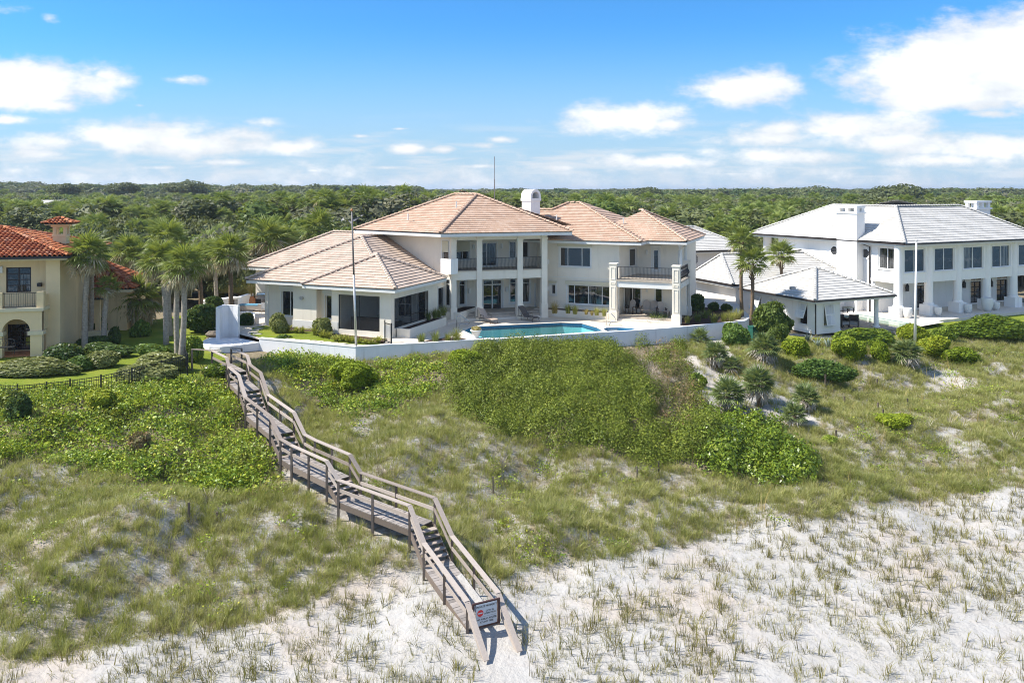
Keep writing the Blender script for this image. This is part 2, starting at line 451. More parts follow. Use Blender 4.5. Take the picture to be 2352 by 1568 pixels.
def water(name, tint, wave):
    def b(t):
        g = t.node('ShaderNodeNewGeometry').outputs['Position']
        bn = t.node('ShaderNodeBump'); bn.inputs['Strength'].default_value = wave; bn.inputs['Distance'].default_value = .05
        t.l.new(t.noise(g, 2.2, 4, .6), bn.inputs['Height'])
        tr = t.node('ShaderNodeBsdfTransparent'); tr.inputs[0].default_value = c4(tint)
        gl = t.node('ShaderNodeBsdfGlossy'); gl.inputs['Roughness'].default_value = .02; t.l.new(bn.outputs[0], gl.inputs['Normal'])
        fr = t.node('ShaderNodeFresnel'); fr.inputs[0].default_value = 1.22; t.l.new(bn.outputs[0], fr.inputs['Normal'])
        mx = t.node('ShaderNodeMixShader'); t.l.new(fr.outputs[0], mx.inputs[0])
        t.l.new(tr.outputs[0], mx.inputs[1]); t.l.new(gl.outputs[0], mx.inputs[2]); t.l.new(mx.outputs[0], t.out.inputs[0])
    return material(name, b)
M['poolwater'] = water('pool_water', (.78, .97, .99), .3)
M['reflectwater'] = water('still_pool_water', (.75, .92, .90), .02)
def plaster_b(t):
    g = t.node('ShaderNodeNewGeometry').outputs['Position']
    n = t.node('ShaderNodeTexVoronoi', feature='SMOOTH_F1'); t.l.new(g, n.inputs['Vector']); n.inputs['Scale'].default_value = 2.3
    c = t.ramp(t.noise(g, 5, 4, .6), [(.3, (.30, .80, .90)), (.7, (.42, .88, .95))])
    t.l.new(c, t.bsdf.inputs['Base Color']); t.bsdf.inputs['Roughness'].default_value = .8
M['plaster'] = material('blue_pool_plaster', plaster_b)
M['palepool'] = simple('grey_green_pool', (.30, .38, .36), .8, .1, 1)
M['bluetile'] = simple('blue_pool_tile', (.04, .16, .30), .3, .3, 12, .5)

G = {}
G['dune'] = leaf('dune_grass_blade', [(0, (.050, .058, .020)), (.22, (.13, .145, .040)), (.5, (.205, .205, .062)), (.75, (.27, .245, .105)), (1, (.36, .32, .20))], .45, .6, (.2, (.17, .21, .05), .5))
G['straw'] = leaf('straw_blade', [(0, (.06, .055, .026)), (.35, (.14, .13, .055)), (.7, (.21, .185, .095)), (1, (.29, .25, .16))], .4, .7)
G['beach'] = leaf('beach_grass_blade', [(0, (.045, .032, .018)), (.35, (.085, .070, .028)), (.7, (.14, .13, .04)), (1, (.21, .18, .09))], .25, .6)
G['vine'] = leaf('vine_leaf', [(0, (.020, .038, .007)), (.25, (.060, .10, .012)), (.5, (.125, .175, .016)), (.75, (.21, .245, .022)), (.92, (.30, .29, .035)), (1, (.24, .12, .05))], .28, .45, (.45, (.12, .095, .035), .45), .3)
G['thicket'] = leaf('thicket_leaf', [(0, (.018, .028, .006)), (.3, (.050, .068, .010)), (.55, (.090, .112, .014)), (.8, (.145, .165, .022)), (1, (.22, .215, .045))], .25, .45, (.4, (.05, .07, .012), .45))
G['brown'] = leaf('browning_leaf', [(0, (.05, .045, .02)), (.35, (.085, .085, .03)), (.65, (.12, .09, .05)), (1, (.19, .095, .045))], .25, .6)
G['grape'] = leaf('glossy_round_leaf', [(0, (.018, .034, .005)), (.3, (.055, .085, .009)), (.6, (.11, .15, .014)), (.85, (.18, .21, .024)), (1, (.27, .28, .07))], .3, .35, None, .35)
G['lime'] = leaf('lime_leaf', [(0, (.040, .060, .008)), (.4, (.115, .155, .012)), (.8, (.19, .22, .018)), (1, (.25, .26, .03))], .4, .5)
G['limepale'] = leaf('yellow_green_leaf', [(0, (.10, .13, .010)), (.5, (.17, .20, .018)), (1, (.26, .22, .02))], .4, .45)
G['hedge'] = leaf('clipped_hedge_leaf', [(0, (.030, .055, .014)), (.4, (.060, .10, .020)), (.8, (.10, .145, .03)), (1, (.16, .19, .05))], .3, .4)
G['pitto'] = leaf('grey_green_hedge_leaf', [(0, (.05, .06, .02)), (.4, (.10, .11, .035)), (.8, (.17, .17, .06)), (1, (.26, .25, .11))], .3, .4)
G['dark'] = leaf('dark_shrub_leaf', [(0, (.015, .028, .010)), (.5, (.032, .055, .015)), (1, (.065, .095, .025))], .3, .35)
G['liriope'] = leaf('arching_grass_leaf', [(0, (.075, .085, .015)), (.5, (.16, .16, .03)), (1, (.32, .31, .09))], .35, .4)
G['fountain'] = leaf('fountain_grass_blade', [(0, (.07, .08, .02)), (.5, (.17, .17, .04)), (1, (.32, .27, .11))], .35, .6)
G['fountain_tan'] = leaf('tan_fountain_grass_blade', [(0, (.10, .08, .03)), (.5, (.21, .16, .06)), (1, (.36, .27, .14))], .35, .6)
G['fountain_green'] = leaf('green_fountain_grass_blade', [(0, (.04, .06, .02)), (.5, (.09, .11, .035)), (1, (.17, .18, .06))], .35, .6)
G['palm'] = leaf('sabal_frond', [(0, (.060, .080, .018)), (.5, (.105, .13, .028)), (1, (.17, .185, .055))], .4, .4, None, .35)
G['palmetto'] = leaf('palmetto_frond', [(0, (.045, .065, .022)), (.5, (.080, .105, .036)), (1, (.13, .155, .06))], .3, .4, None, .35)
G['dead'] = leaf('dead_frond', [(0, (.15, .115, .065)), (.5, (.25, .20, .125)), (1, (.36, .31, .22))], .2, .8)
G['deadpale'] = leaf('bleached_dead_frond', [(0, (.16, .13, .095)), (.5, (.27, .23, .185)), (1, (.36, .33, .29))], .2, .8)
G['oak'] = leaf('scrub_oak_leaf', [(0, (.030, .038, .015)), (.4, (.056, .066, .025)), (.8, (.085, .095, .037)), (1, (.12, .12, .055))], .25, .5, (.02, (.085, .085, .045), .5))
G['oakgrey'] = leaf('grey_scrub_leaf', [(0, (.050, .054, .030)), (.5, (.085, .087, .050)), (1, (.14, .13, .085))], .25, .6)
G['oaklight'] = leaf('light_tree_leaf', [(0, (.035, .052, .012)), (.5, (.065, .090, .019)), (1, (.11, .135, .035))], .3, .45)
G['pine'] = leaf('pine_needles', [(0, (.018, .032, .012)), (.5, (.034, .055, .018)), (1, (.06, .085, .026))], .2, .6)
G['twig'] = leaf('dry_twig', [(0, (.13, .105, .08)), (.5, (.22, .18, .15)), (1, (.33, .29, .26))], .0, .9)

# ------------------------------------------------------------------ terrain
_d = np.random.default_rng(3)
_dir = _d.normal(size=(14, 2)); _dir /= np.linalg.norm(_dir, axis=1)[:, None]
_fr = np.geomspace(.35, 3.2, 14); _ph = _d.uniform(0, 6.28, 14)
def bumps(x, y):
    r = 0
    for (a, b), k, p in zip(_dir, _fr, _ph): r = r + np.sin((a * x + b * y) * k + p + .8 * np.sin((b * x - a * y) * k * .6)) / k ** .9
    return r * .16

# stations of the boardwalk: plan place and deck height
ST = [(-18.35, 50.35, -.5), (-16.62, 48.15, -.5), (-16.15, 47.2, -.84), (-14.85, 45.1, -.84), (-13.9, 43.4, -1.65), (-11.5, 39.85, -1.65),
      (-10.6, 38.5, -2.35), (-9.85, 37.6, -2.35), (-7.72, 35.45, -2.35), (-7.1, 34.85, -2.95), (-3.6, 32.0, -2.95), (-2.85, 30.75, -3.92), (-1.0, 27.55, -4.52), (-.52, 26.55, -4.78)]
KIND = ['flat', 'step', 'flat', 'step', 'flat', 'step', 'flat', 'flat', 'step', 'flat', 'step', 'ramp', 'end']
ST = [Vector(p) for p in ST]

def near_walk(x, y):
    """distance to the boardwalk and its deck height there"""
    d = np.full(np.shape(x), 1e9); zz = np.zeros(np.shape(x))
    for a, b in zip(ST[:-1], ST[1:]):
        L2 = (b.x - a.x) ** 2 + (b.y - a.y) ** 2; t = np.clip(((x - a.x) * (b.x - a.x) + (y - a.y) * (b.y - a.y)) / L2, 0, 1)
        q = np.hypot(x - a.x - t * (b.x - a.x), y - a.y - t * (b.y - a.y)); k = q < d
        d = np.where(k, q, d); zz = np.where(k, a.z + t * (b.z - a.z), zz)
    return d, zz

def terrain(x, y):
    x = np.asarray(x, float); y = np.asarray(y, float)
    yb = np.interp(x, [-30, -18, -6, 1, 10, 26, 40], [25.5, 26.5, 30.0, 31.0, 34.5, 40.5, 46])
    yt = np.interp(x, [-40, -29, -19.5, -16, -10.4, 0, 12.3, 20, 33, 45], [45, 45, 45, 50, 52.9, 55.5, 60.5, 61.5, 65.5, 70])
    zt = np.interp(x, [-30, -14, -8, 12, 18, 34], [-.95, -.85, -1.0, -1.1, -1.25, -1.65])
    s = np.clip((y - yb) / (yt - yb), 0, 1)
    zb = -4.75
    z = zb + (zt - zb) * (s + .05 * np.sin(s * 6.283))
    z = np.where(y < yb, zb - .025 * (yb - y), z)
    left_rise = np.interp(y, [45, 52, 60], [0, .42, .45]) * np.interp(x, [-22, -17], [1, 0])
    z = z + np.where(y > yt - 1, left_rise, 0)
    z = z + np.where(y > yt + 20, 0.0, 0)
    wgt = np.clip(np.minimum((y - yb + 4) / 7, (yt - y) / 4), .12, 1)
    wgt = np.where((y > yt) | (y < yb - 20), np.where(y > yt, 0, .12), wgt)
    z = z + bumps(x, y) * wgt * .62
    z = z + .7 * np.exp(-((x + 16.5) ** 2 / 12 + (y - 32.8) ** 2 / 5))            # hummock at the lower left
    z = z + .5 * np.exp(-((x - 3.0) ** 2 / 90 + (y - 53) ** 2 / 8))               # the thicket's bank under the wall
    z = z - .35 * np.exp(-((x - 11.5) ** 2 / 9 + (y - 49) ** 2 / 30))             # sandy hollow beside the thicket
    z = z + .85 * np.exp(-np.abs((x - 3.2) / 8.0) ** 4 - np.abs((y - 50.2) / 4.6) ** 4) + .45 * np.exp(-((x - 10.6) / 2.4) ** 4 - ((y - 43.2) / 2.0) ** 4)
    if x.ndim and x.size:
        d, zw = near_walk(x, y)
    else:
        d, zw = (float(v) for v in near_walk(np.array([x]), np.array([y])))
    gap = np.interp(zw, [-4.8, -4.4, -3.9, -2.9, -2.3, -1.6, -.8, -.5], [.05, .14, .50, .85, .90, .95, .75, .5])
    wk = np.exp(-(np.maximum(d - .6, 0) / 2.2) ** 2)
    return z * (1 - wk) + (zw - gap) * wk

def proj(x, y, z):
    return CX + F * x / y, HZ + F * (H - z) / y

def inpoly(px, py, poly):
    px = np.asarray(px); py = np.asarray(py); r = np.zeros(px.shape, bool); n = len(poly)
    for i in range(n):
        x0, y0 = poly[i]; x1, y1 = poly[(i + 1) % n]
        if y0 == y1: continue
        c = ((y0 > py) != (y1 > py)) & (px < (x1 - x0) * (py - y0) / (y1 - y0) + x0)
        r ^= c
    return r

# plan of the pool terrace (outer faces of the white garden wall)
WALL = [ground(595, 779), ground(817, 799), ground(976, 790.5), ground(1128, 780.7), ground(1292, 770), ground(1450, 760.5),
        ground(1546, 753.5), ground(1711, 738), ground(1726, 728.7)]
PAD = [tuple(p)[:2] for p in WALL] + [(21.5, 78), (-25, 84), (-24, 62)]

Z_VINE = [[(-60, 893), (300, 868), (430, 840), (470, 826), (470, 835), (520, 862), (560, 930), (625, 1000), (640, 1085), (590, 1130), (430, 1128), (220, 1085), (110, 1055), (-60, 1060)],
          [(570, 800), (600, 782), (660, 790), (740, 812), (815, 842), (850, 850), (1000, 822), (1045, 852), (1000, 900), (900, 950), (800, 955), (715, 925), (650, 850)]]
Z_THICK = [[(1035, 870), (1085, 835), (1130, 800), (1290, 765), (1400, 760), (1450, 762), (1545, 792), (1575, 850), (1600, 930), (1640, 965), (1640, 1085), (1500, 1068), (1300, 1022), (1130, 992), (1030, 930)]]
Z_BROWN = [[(1400, 790), (1545, 780), (1575, 850), (1600, 930), (1620, 975), (1500, 990), (1505, 900)]]
Z_GRAPE = [[(1650, 965), (1760, 978), (1850, 1045), (1868, 1100), (1755, 1104), (1640, 1090), (1610, 1050), (1640, 1010)]]
Z_SAND = [[(1575, 800), (1625, 840), (1690, 870), (1850, 930), (1890, 985), (1700, 968), (1630, 955), (1590, 900)],
          [(1610, 765), (1660, 770), (1690, 830), (1640, 835)], [(2130, 850), (2200, 850), (2230, 900), (2120, 905)]]
Z_BEACH = [(-80, 1530), (140, 1505), (300, 1470), (430, 1452), (540, 1440), (680, 1400), (800, 1335), (880, 1300), (1000, 1330), (1150, 1330), (1250, 1292), (1400, 1280),
           (1500, 1262), (1700, 1215), (1900, 1182), (2100, 1150), (2440, 1100), (2440, 1800), (-80, 1800)]
Z_TRAMP = [(1095, 1470), (1180, 1450), (1200, 1500), (1260, 1600), (1060, 1600), (1120, 1530)]

def anyin(px, py, zs):
    r = np.zeros(np.shape(px), bool)
    for q in zs: r |= inpoly(px, py, q)
    return r

def grow(a, b, n, g):
    return a + (b - a) * (np.linspace(0, 1, n) ** g)
xs = np.concatenate([-grow(58, 4200, 26, 3)[::-1], np.arange(-57.5, 58, .36), grow(58, 4200, 26, 3)])
ys = np.concatenate([-grow(0, 700, 14, 2.5)[::-1] + 14, np.arange(14.5, 74, .36), grow(74.2, 6500, 40, 3)])
gx, gy = np.meshgrid(xs, ys)
gz = terrain(gx, gy)
gz = np.where(gy > 74, np.interp(gy, [74, 90, 6500], [0, .0, 0]) + np.minimum(gz, -1.2), gz)
gz = np.where(gy < 14, np.maximum(gz - (14 - gy) * .09, -7.5), gz)
gz = np.where(gx > 60, np.minimum(gz, np.interp(gx - .96 * np.maximum(gy, 0) - 18, [0, 14], [0, -6.5])), gz)
V = np.stack([gx, gy, gz], -1).reshape(-1, 3)
nx, ny = len(xs), len(ys)
ii = (np.arange(ny - 1)[:, None] * nx + np.arange(nx - 1)[None]).ravel()
Q = np.stack([ii, ii + 1, ii + nx + 1, ii + nx], -1)
gppx, gppy = proj(V[:, 0], np.maximum(V[:, 1], 1), V[:, 2])
front = (V[:, 1] > 12) & (V[:, 1] < 75)
beach = inpoly(gppx, gppy, Z_BEACH) | (V[:, 1] < 24)
vine_m = anyin(gppx, gppy, Z_VINE) & front
thick_m = anyin(gppx, gppy, Z_THICK + Z_GRAPE + Z_BROWN) & front
sand_m = anyin(gppx, gppy, Z_SAND) & front
soil = np.where(beach, 0.0, np.where(sand_m, .05, np.where(vine_m | thick_m, 1.0, .50)))
soil = np.where((V[:, 1] > 66) | ((V[:, 0] < -17) & (V[:, 1] > 41)), 1.0, soil)

def sand_b(t):
    g = t.node('ShaderNodeNewGeometry').outputs['Position']
    at_ = t.node('ShaderNodeAttribute', attribute_name='soil')
    n1 = t.noise(g, .22, 6, .6); n2 = t.noise(g, 1.5, 6, .65); n3 = t.noise(g, 12, 4, .7)
    c = t.ramp(n1, [(.35, (.40, .375, .34)), (.5, (.43, .41, .38)), (.65, (.445, .385, .33))])
    c = t.mix(t.m('MULTIPLY', t.smooth(n2, .45, .75), .4), c, (.40, .355, .31))
    c = t.mix(t.m('MULTIPLY', t.smooth(n3, .58, .72), .6), c, (.25, .215, .17))
    litter = t.ramp(n3, [(.3, (.13, .10, .06)), (.55, (.25, .205, .13)), (.75, (.36, .31, .24))])
    k = t.m('ADD', at_.outputs['Fac'], t.m('MULTIPLY', t.m('SUBTRACT', n2, .5), 1.6))
    c = t.mix(t.m('MULTIPLY', t.smooth(k, .30, .75), t.smooth(at_.outputs['Fac'], .0, .2)), c, litter)
    t.l.new(c, t.bsdf.inputs['Base Color']); t.bsdf.inputs['Roughness'].default_value = .95
    t.bsdf.inputs['Specular IOR Level'].default_value = .1
    bn = t.node('ShaderNodeBump'); bn.inputs['Strength'].default_value = .9; bn.inputs['Distance'].default_value = .17
    h = t.m('ADD', t.m('MULTIPLY', t.noise(g, 2.4, 5, .6), .8), t.m('MULTIPLY', n3, .16))
    t.l.new(h, bn.inputs['Height']); t.l.new(bn.outputs[0], t.bsdf.inputs['Normal'])
M['sand'] = material('pale_beach_sand', sand_b)
me = npmesh('ground', V, Q, M['sand'], True)
atr = me.attributes.new('soil', 'FLOAT', 'POINT'); atr.data.foreach_set('value', soil.astype(np.float32))
props(link('ground', me), 'pale sand beach rising into grassy dunes', None, None, 'structure')

def ocean_b(t):
    g = t.node('ShaderNodeNewGeometry').outputs['Position']
    foam = t.smooth(t.noise(g, .07, 6, .7), .58, .66)
    t.l.new(t.mix(t.m('MULTIPLY', foam, .8), (.03, .075, .095), (.6, .62, .62)), t.bsdf.inputs['Base Color'])
    t.bsdf.inputs['Roughness'].default_value = .25
    bn = t.node('ShaderNodeBump'); bn.inputs['Strength'].default_value = .6; bn.inputs['Distance'].default_value = .6
    t.l.new(t.noise(g, .5, 5, .6), bn.inputs['Height']); t.l.new(bn.outputs[0], t.bsdf.inputs['Normal'])
M['ocean'] = material('sea_water', ocean_b)
o = MB().prism([(-4200, -6500), (4200, -6500), (4200, 4400), (75, 52), (55, 6), (-4200, 6)], -6.3, -5.5).build('sea', M['ocean'])
props(o, 'grey blue sea with breaking waves beyond the beach', None, None, 'structure')

def lawn_b(t):
    g = t.node('ShaderNodeNewGeometry').outputs['Position']
    n = t.noise(g, .5, 5, .6); f = t.noise(g, 25, 3, .7)
    c = t.ramp(n, [(.3, (.14, .18, .018)), (.5, (.18, .225, .022)), (.7, (.24, .25, .035))])
    c = t.mix(.6, c, t.mix(f, (.45, .45, .45), (1.45, 1.45, 1.45)), 'MULTIPLY')
    t.l.new(c, t.bsdf.inputs['Base Color']); t.bsdf.inputs['Roughness'].default_value = .9; t.bsdf.inputs['Specular IOR Level'].default_value = .15
    bn = t.node('ShaderNodeBump'); bn.inputs['Strength'].default_value = .8; bn.inputs['Distance'].default_value = .05
    t.l.new(f, bn.inputs['Height']); t.l.new(bn.outputs[0], t.bsdf.inputs['Normal'])
M['lawn'] = material('mown_lawn', lawn_b)

def sheet(name, poly, lift, mat, step=.3, kind='structure', label=None):
    """a thin sheet following the terrain inside a plan polygon"""
    P = np.array([(p[0], p[1]) for p in poly]); lo, hi = P.min(0), P.max(0)
    X = np.arange(lo[0], hi[0] + step, step); Y = np.arange(lo[1], hi[1] + step, step)
    A, B = np.meshgrid(X, Y); Z = terrain(A, B) + lift
    V = np.stack([A, B, Z], -1).reshape(-1, 3); nx = len(X)
    i = (np.arange(len(Y) - 1)[:, None] * nx + np.arange(nx - 1)[None]).ravel()
    Q = np.stack([i, i + 1, i + nx + 1, i + nx], -1); c = V[Q].mean(1)
    Q = Q[inpoly(c[:, 0], c[:, 1], P.tolist())]
    used, inv = np.unique(Q, return_inverse=True)
    o = link(name, npmesh(name, V[used], inv.reshape(Q.shape), mat, True))
    return props(o, label, None, None, kind)

sheet('lawn', [(-48, 44.4), (-29, 45.2), (-22.5, 46.0), (-18.5, 48.2), (-17.6, 50.5), (-20.0, 55), (-22.5, 58), (-24, 66), (-28, 72), (-31, 66), (-31.5, 55), (-48, 50)], .03, M['lawn'], .25,
      label='bright green lawn in front of the ochre house')
sheet('lawn', [(20.0, 61.9), (27, 62.2), (35, 65.0), (46, 69), (58, 74), (58, 85), (38, 79), (34.2, 73), (33.0, 67.5), (25, 64), (20.5, 66)], .03, M['lawn'], .3,
      label='green lawn between the white house and the dune')

# ------------------------------------------------------------------ scatter (countless plants as one object)
def scatter(name, protos, pts, rot, scl, idx, label):
    """one object of countless instances of a few plants, standing on given points"""
    pc = bpy.data.collections.new(name + '_kinds')
    for i, me in enumerate(protos): pc.objects.link(bpy.data.objects.new('%s_kind_%02d' % (name, i), me))
    me = bpy.data.meshes.new(name)
    me.vertices.add(len(pts)); me.vertices.foreach_set('co', np.asarray(pts, np.float32).ravel())
    for nm, ty, d, key in (('rot', 'FLOAT_VECTOR', rot, 'vector'), ('scl', 'FLOAT_VECTOR', scl, 'vector'), ('idx', 'INT', idx, 'value')):
        a = me.attributes.new(nm, ty, 'POINT'); a.data.foreach_set(key, np.asarray(d, np.int32 if ty == 'INT' else np.float32).ravel())
    me.update()
    o = link(name, me); props(o, label, None, None, 'stuff')
    t = bpy.data.node_groups.new(name + '_nodes', 'GeometryNodeTree')
    t.interface.new_socket('Geometry', in_out='INPUT', socket_type='NodeSocketGeometry')
    t.interface.new_socket('Geometry', in_out='OUTPUT', socket_type='NodeSocketGeometry')
    gi = t.nodes.new('NodeGroupInput'); go = t.nodes.new('NodeGroupOutput')
    ip = t.nodes.new('GeometryNodeInstanceOnPoints'); ci = t.nodes.new('GeometryNodeCollectionInfo')
    ci.inputs['Collection'].default_value = pc; ci.inputs['Separate Children'].default_value = True; ci.inputs['Reset Children'].default_value = True
    def na(nm, ty):
        n = t.nodes.new('GeometryNodeInputNamedAttribute'); n.data_type = ty; n.inputs[0].default_value = nm
        return [s for s in n.outputs if s.enabled and s.name == 'Attribute'][0]
    e = t.nodes.new('FunctionNodeEulerToRotation')
    L = t.links
    L.new(gi.outputs[0], ip.inputs['Points']); L.new(ci.outputs[0], ip.inputs['Instance']); ip.inputs['Pick Instance'].default_value = True
    L.new(na('idx', 'INT'), ip.inputs['Instance Index']); L.new(na('rot', 'FLOAT_VECTOR'), e.inputs[0]); L.new(e.outputs[0], ip.inputs['Rotation'])
    L.new(na('scl', 'FLOAT_VECTOR'), ip.inputs['Scale']); L.new(ip.outputs[0], go.inputs[0])
    md = o.modifiers.new('plants', 'NODES'); md.node_group = t
    return o

def leafquads(C, N, size, aspect=.55, seed=0, spread=.7):
    """one small folded leaf per centre, facing roughly along N"""
    r = np.random.default_rng(seed); n = len(C)
    N = N + r.normal(size=(n, 3)) * spread; N /= np.linalg.norm(N, axis=1)[:, None] + 1e-9
    T = np.cross(N, r.normal(size=(n, 3))); T /= np.linalg.norm(T, axis=1)[:, None] + 1e-9
    B = np.cross(N, T); s = (size * r.uniform(.6, 1.3, n))[:, None]
    V = np.stack([C - T * s, C + B * s * aspect, C + T * s, C - B * s * aspect], 1).reshape(-1, 3)
    return V, np.arange(4 * n).reshape(n, 4)

def blades(n, h, spread, width, curve, seed, segs=3, tri=True):
    """a tuft of arching grass blades"""
    r = np.random.default_rng(seed); V = []; Fc = []
    for i in range(n):
        a = r.uniform(0, 6.283); L = h * r.uniform(.55, 1.1); b = r.uniform(0, spread) ; base = np.array([math.cos(a) * b * .4, math.sin(a) * b * .4, 0])
        a2 = a + r.normal() * .5; lean = r.uniform(.05, 1) * curve; w_ = width * r.uniform(.7, 1.3)
        d = np.array([math.cos(a2), math.sin(a2), 0]); side = np.array([-d[1], d[0], 0]) * w_ / 2
        k = len(V)
        for j in range(segs + 1):
            t = j / segs; p = base + d * (lean * L * t ** 1.8) + np.array([0, 0, L * (t - .42 * lean * t * t)])
            if j < segs: V += [p - side * (1 - .5 * t), p + side * (1 - .5 * t)]
            else: V.append(p)
        for j in range(segs - 1): Fc.append((k + 2 * j, k + 2 * j + 1, k + 2 * j + 3, k + 2 * j + 2))
        Fc.append((k + 2 * segs - 2, k + 2 * segs - 1, k + 2 * segs))
    return V, Fc

def meshof(name, parts, mats, smooth=False):
    V = []; Fc = []; mi = []
    for i, (v, f) in enumerate(parts):
        k = len(V); V += [tuple(p) for p in v]; Fc += [tuple(int(k + q) for q in c) for c in f]; mi += [i] * len(f)
    me = npmesh(name, V, Fc, mats, smooth)
    if len(parts) > 1: me.polygons.foreach_set('material_index', mi)
    return me

_ico = {}
def lump(r, amp, seed, sub=3, squash=(1, 1, 1), freq=1.3):
    """an uneven round body (numpy)"""
    import bmesh
    if sub not in _ico:
        bm = bmesh.new(); bmesh.ops.create_icosphere(bm, subdivisions=sub, radius=1)
        _ico[sub] = (np.array([v.co[:] for v in bm.verts]), [tuple(v.index for v in f.verts) for f in bm.faces]); bm.free()
    V, Fc = _ico[sub]; q = np.random.default_rng(seed); d = 0
    for k in range(6):
        a = q.normal(size=3); a /= np.linalg.norm(a); d = d + np.sin(V @ a * freq * (1.6 + k) + q.uniform(0, 6)) / (1.5 + k)
    W_ = V * (r * (1 + amp * d))[:, None] * np.array(squash)
    return W_, Fc, V

def foliage(name, r, n, size, mat, seed, squash=(1, 1, .8), amp=.16, core=.86, up=.25, spread=.7, cut=-.35, aspect=.55, freq=1.3, sub=3):
    """a leafy crown: an uneven body covered with separate leaves; underside left open below cut"""
    W_, Fc, D = lump(r, amp, seed, sub, squash, freq)
    q = np.random.default_rng(seed + 50); ids = q.integers(0, len(Fc), n * 2); bc = q.dirichlet((1, 1, 1), n * 2)
    F_ = np.array(Fc)[ids]; C = (W_[F_] * bc[:, :, None]).sum(1); Nn = (D[F_] * bc[:, :, None]).sum(1)
    keep = Nn[:, 2] > cut; C, Nn = C[keep][:n], Nn[keep][:n]
    C = C * q.uniform(.80, 1.12, (len(C), 1))
    lv = leafquads(C, Nn + np.array([0, 0, up]), size, aspect, seed + 9, spread)
    parts = [lv]
    if core: parts.append((W_ * core, Fc))
    return meshof(name, parts, [mat] * len(parts) if len(parts) > 1 else [mat])

# ------------------------------------------------------------------ building kit
def vv(*p): return Vector(p)
_shared = {}
def tile_mesh(key, wt, lt, th, mat):
    k = ('tile', key)
    if k not in _shared:
        w_, a = wt * .965, .012
        Vt = [(0, 0, 0), (w_, 0, 0), (w_, lt + .03, -.012), (0, lt + .03, -.012), (0, 0, th), (w_, 0, th), (w_, lt + .03, a), (0, lt + .03, a)]
        _shared[k] = npmesh(key, Vt, [(3, 2, 1, 0), (4, 5, 6, 7), (0, 1, 5, 4), (1, 2, 6, 5), (2, 3, 7, 6), (3, 0, 4, 7)], mat)
    return _shared[k]

def barrel_mesh(key, wt, lt, th, mat, seg=6):
    k = ('barrel', key)
    if k not in _shared:
        V = []; Fc = []
        for j, (y, r) in enumerate(((0, wt * .40), (lt + .05, wt * .33))):
            for t in (0, .02):
                for i in range(seg + 1):
                    a = math.pi * i / seg; rr = r - t
                    V.append((wt / 2 - math.cos(a) * rr, y, math.sin(a) * rr * 1.0 + (th if j == 0 else .0)))
        n = seg + 1
        for i in range(seg):
            Fc += [(i + 1, i, 2 * n + i, 2 * n + i + 1), (i, i + 1, n + i + 1, n + i)]
        V += [(wt * .80, 0, .01 + th * .5), (wt * 1.2, 0, .01 + th * .5), (wt * 1.2, lt, .01), (wt * .80, lt, .01)]
        b = len(V) - 4; Fc.append((b, b + 1, b + 2, b + 3))
        _shared[k] = npmesh(key, V, Fc, mat)
    return _shared[k]

def cap_mesh(key, r, L, mat):
    k = ('cap', key)
    if k not in _shared:
        V = []; Fc = []; n = 7
        for x, rr, up in ((0, r, .035), (L, r * .86, .0)):
            V += [(x, -math.cos(math.pi * i / (n - 1)) * rr, math.sin(math.pi * i / (n - 1)) * rr * .75 + up) for i in range(n)]
        Fc = [(i, i + 1, n + i + 1, n + i) for i in range(n - 1)] + [tuple(range(n - 1, -1, -1))]
        _shared[k] = npmesh(key, V, Fc, mat)
    return _shared[k]

def clip(poly, x0, x1, y0, y1):
    for ax, lim, sg in ((0, x0, 1), (0, x1, -1), (1, y0, 1), (1, y1, -1)):
        out = []; n = len(poly)
        for i in range(n):
            p, q = poly[i], poly[(i + 1) % n]; a, b = sg * (p[ax] - lim), sg * (q[ax] - lim)
            if a >= 0: out.append(p)
            if (a >= 0) != (b >= 0):
                t = a / (a - b); out.append((p[0] + (q[0] - p[0]) * t, p[1] + (q[1] - p[1]) * t))
        poly = out
        if len(poly) < 3: return None
    return poly

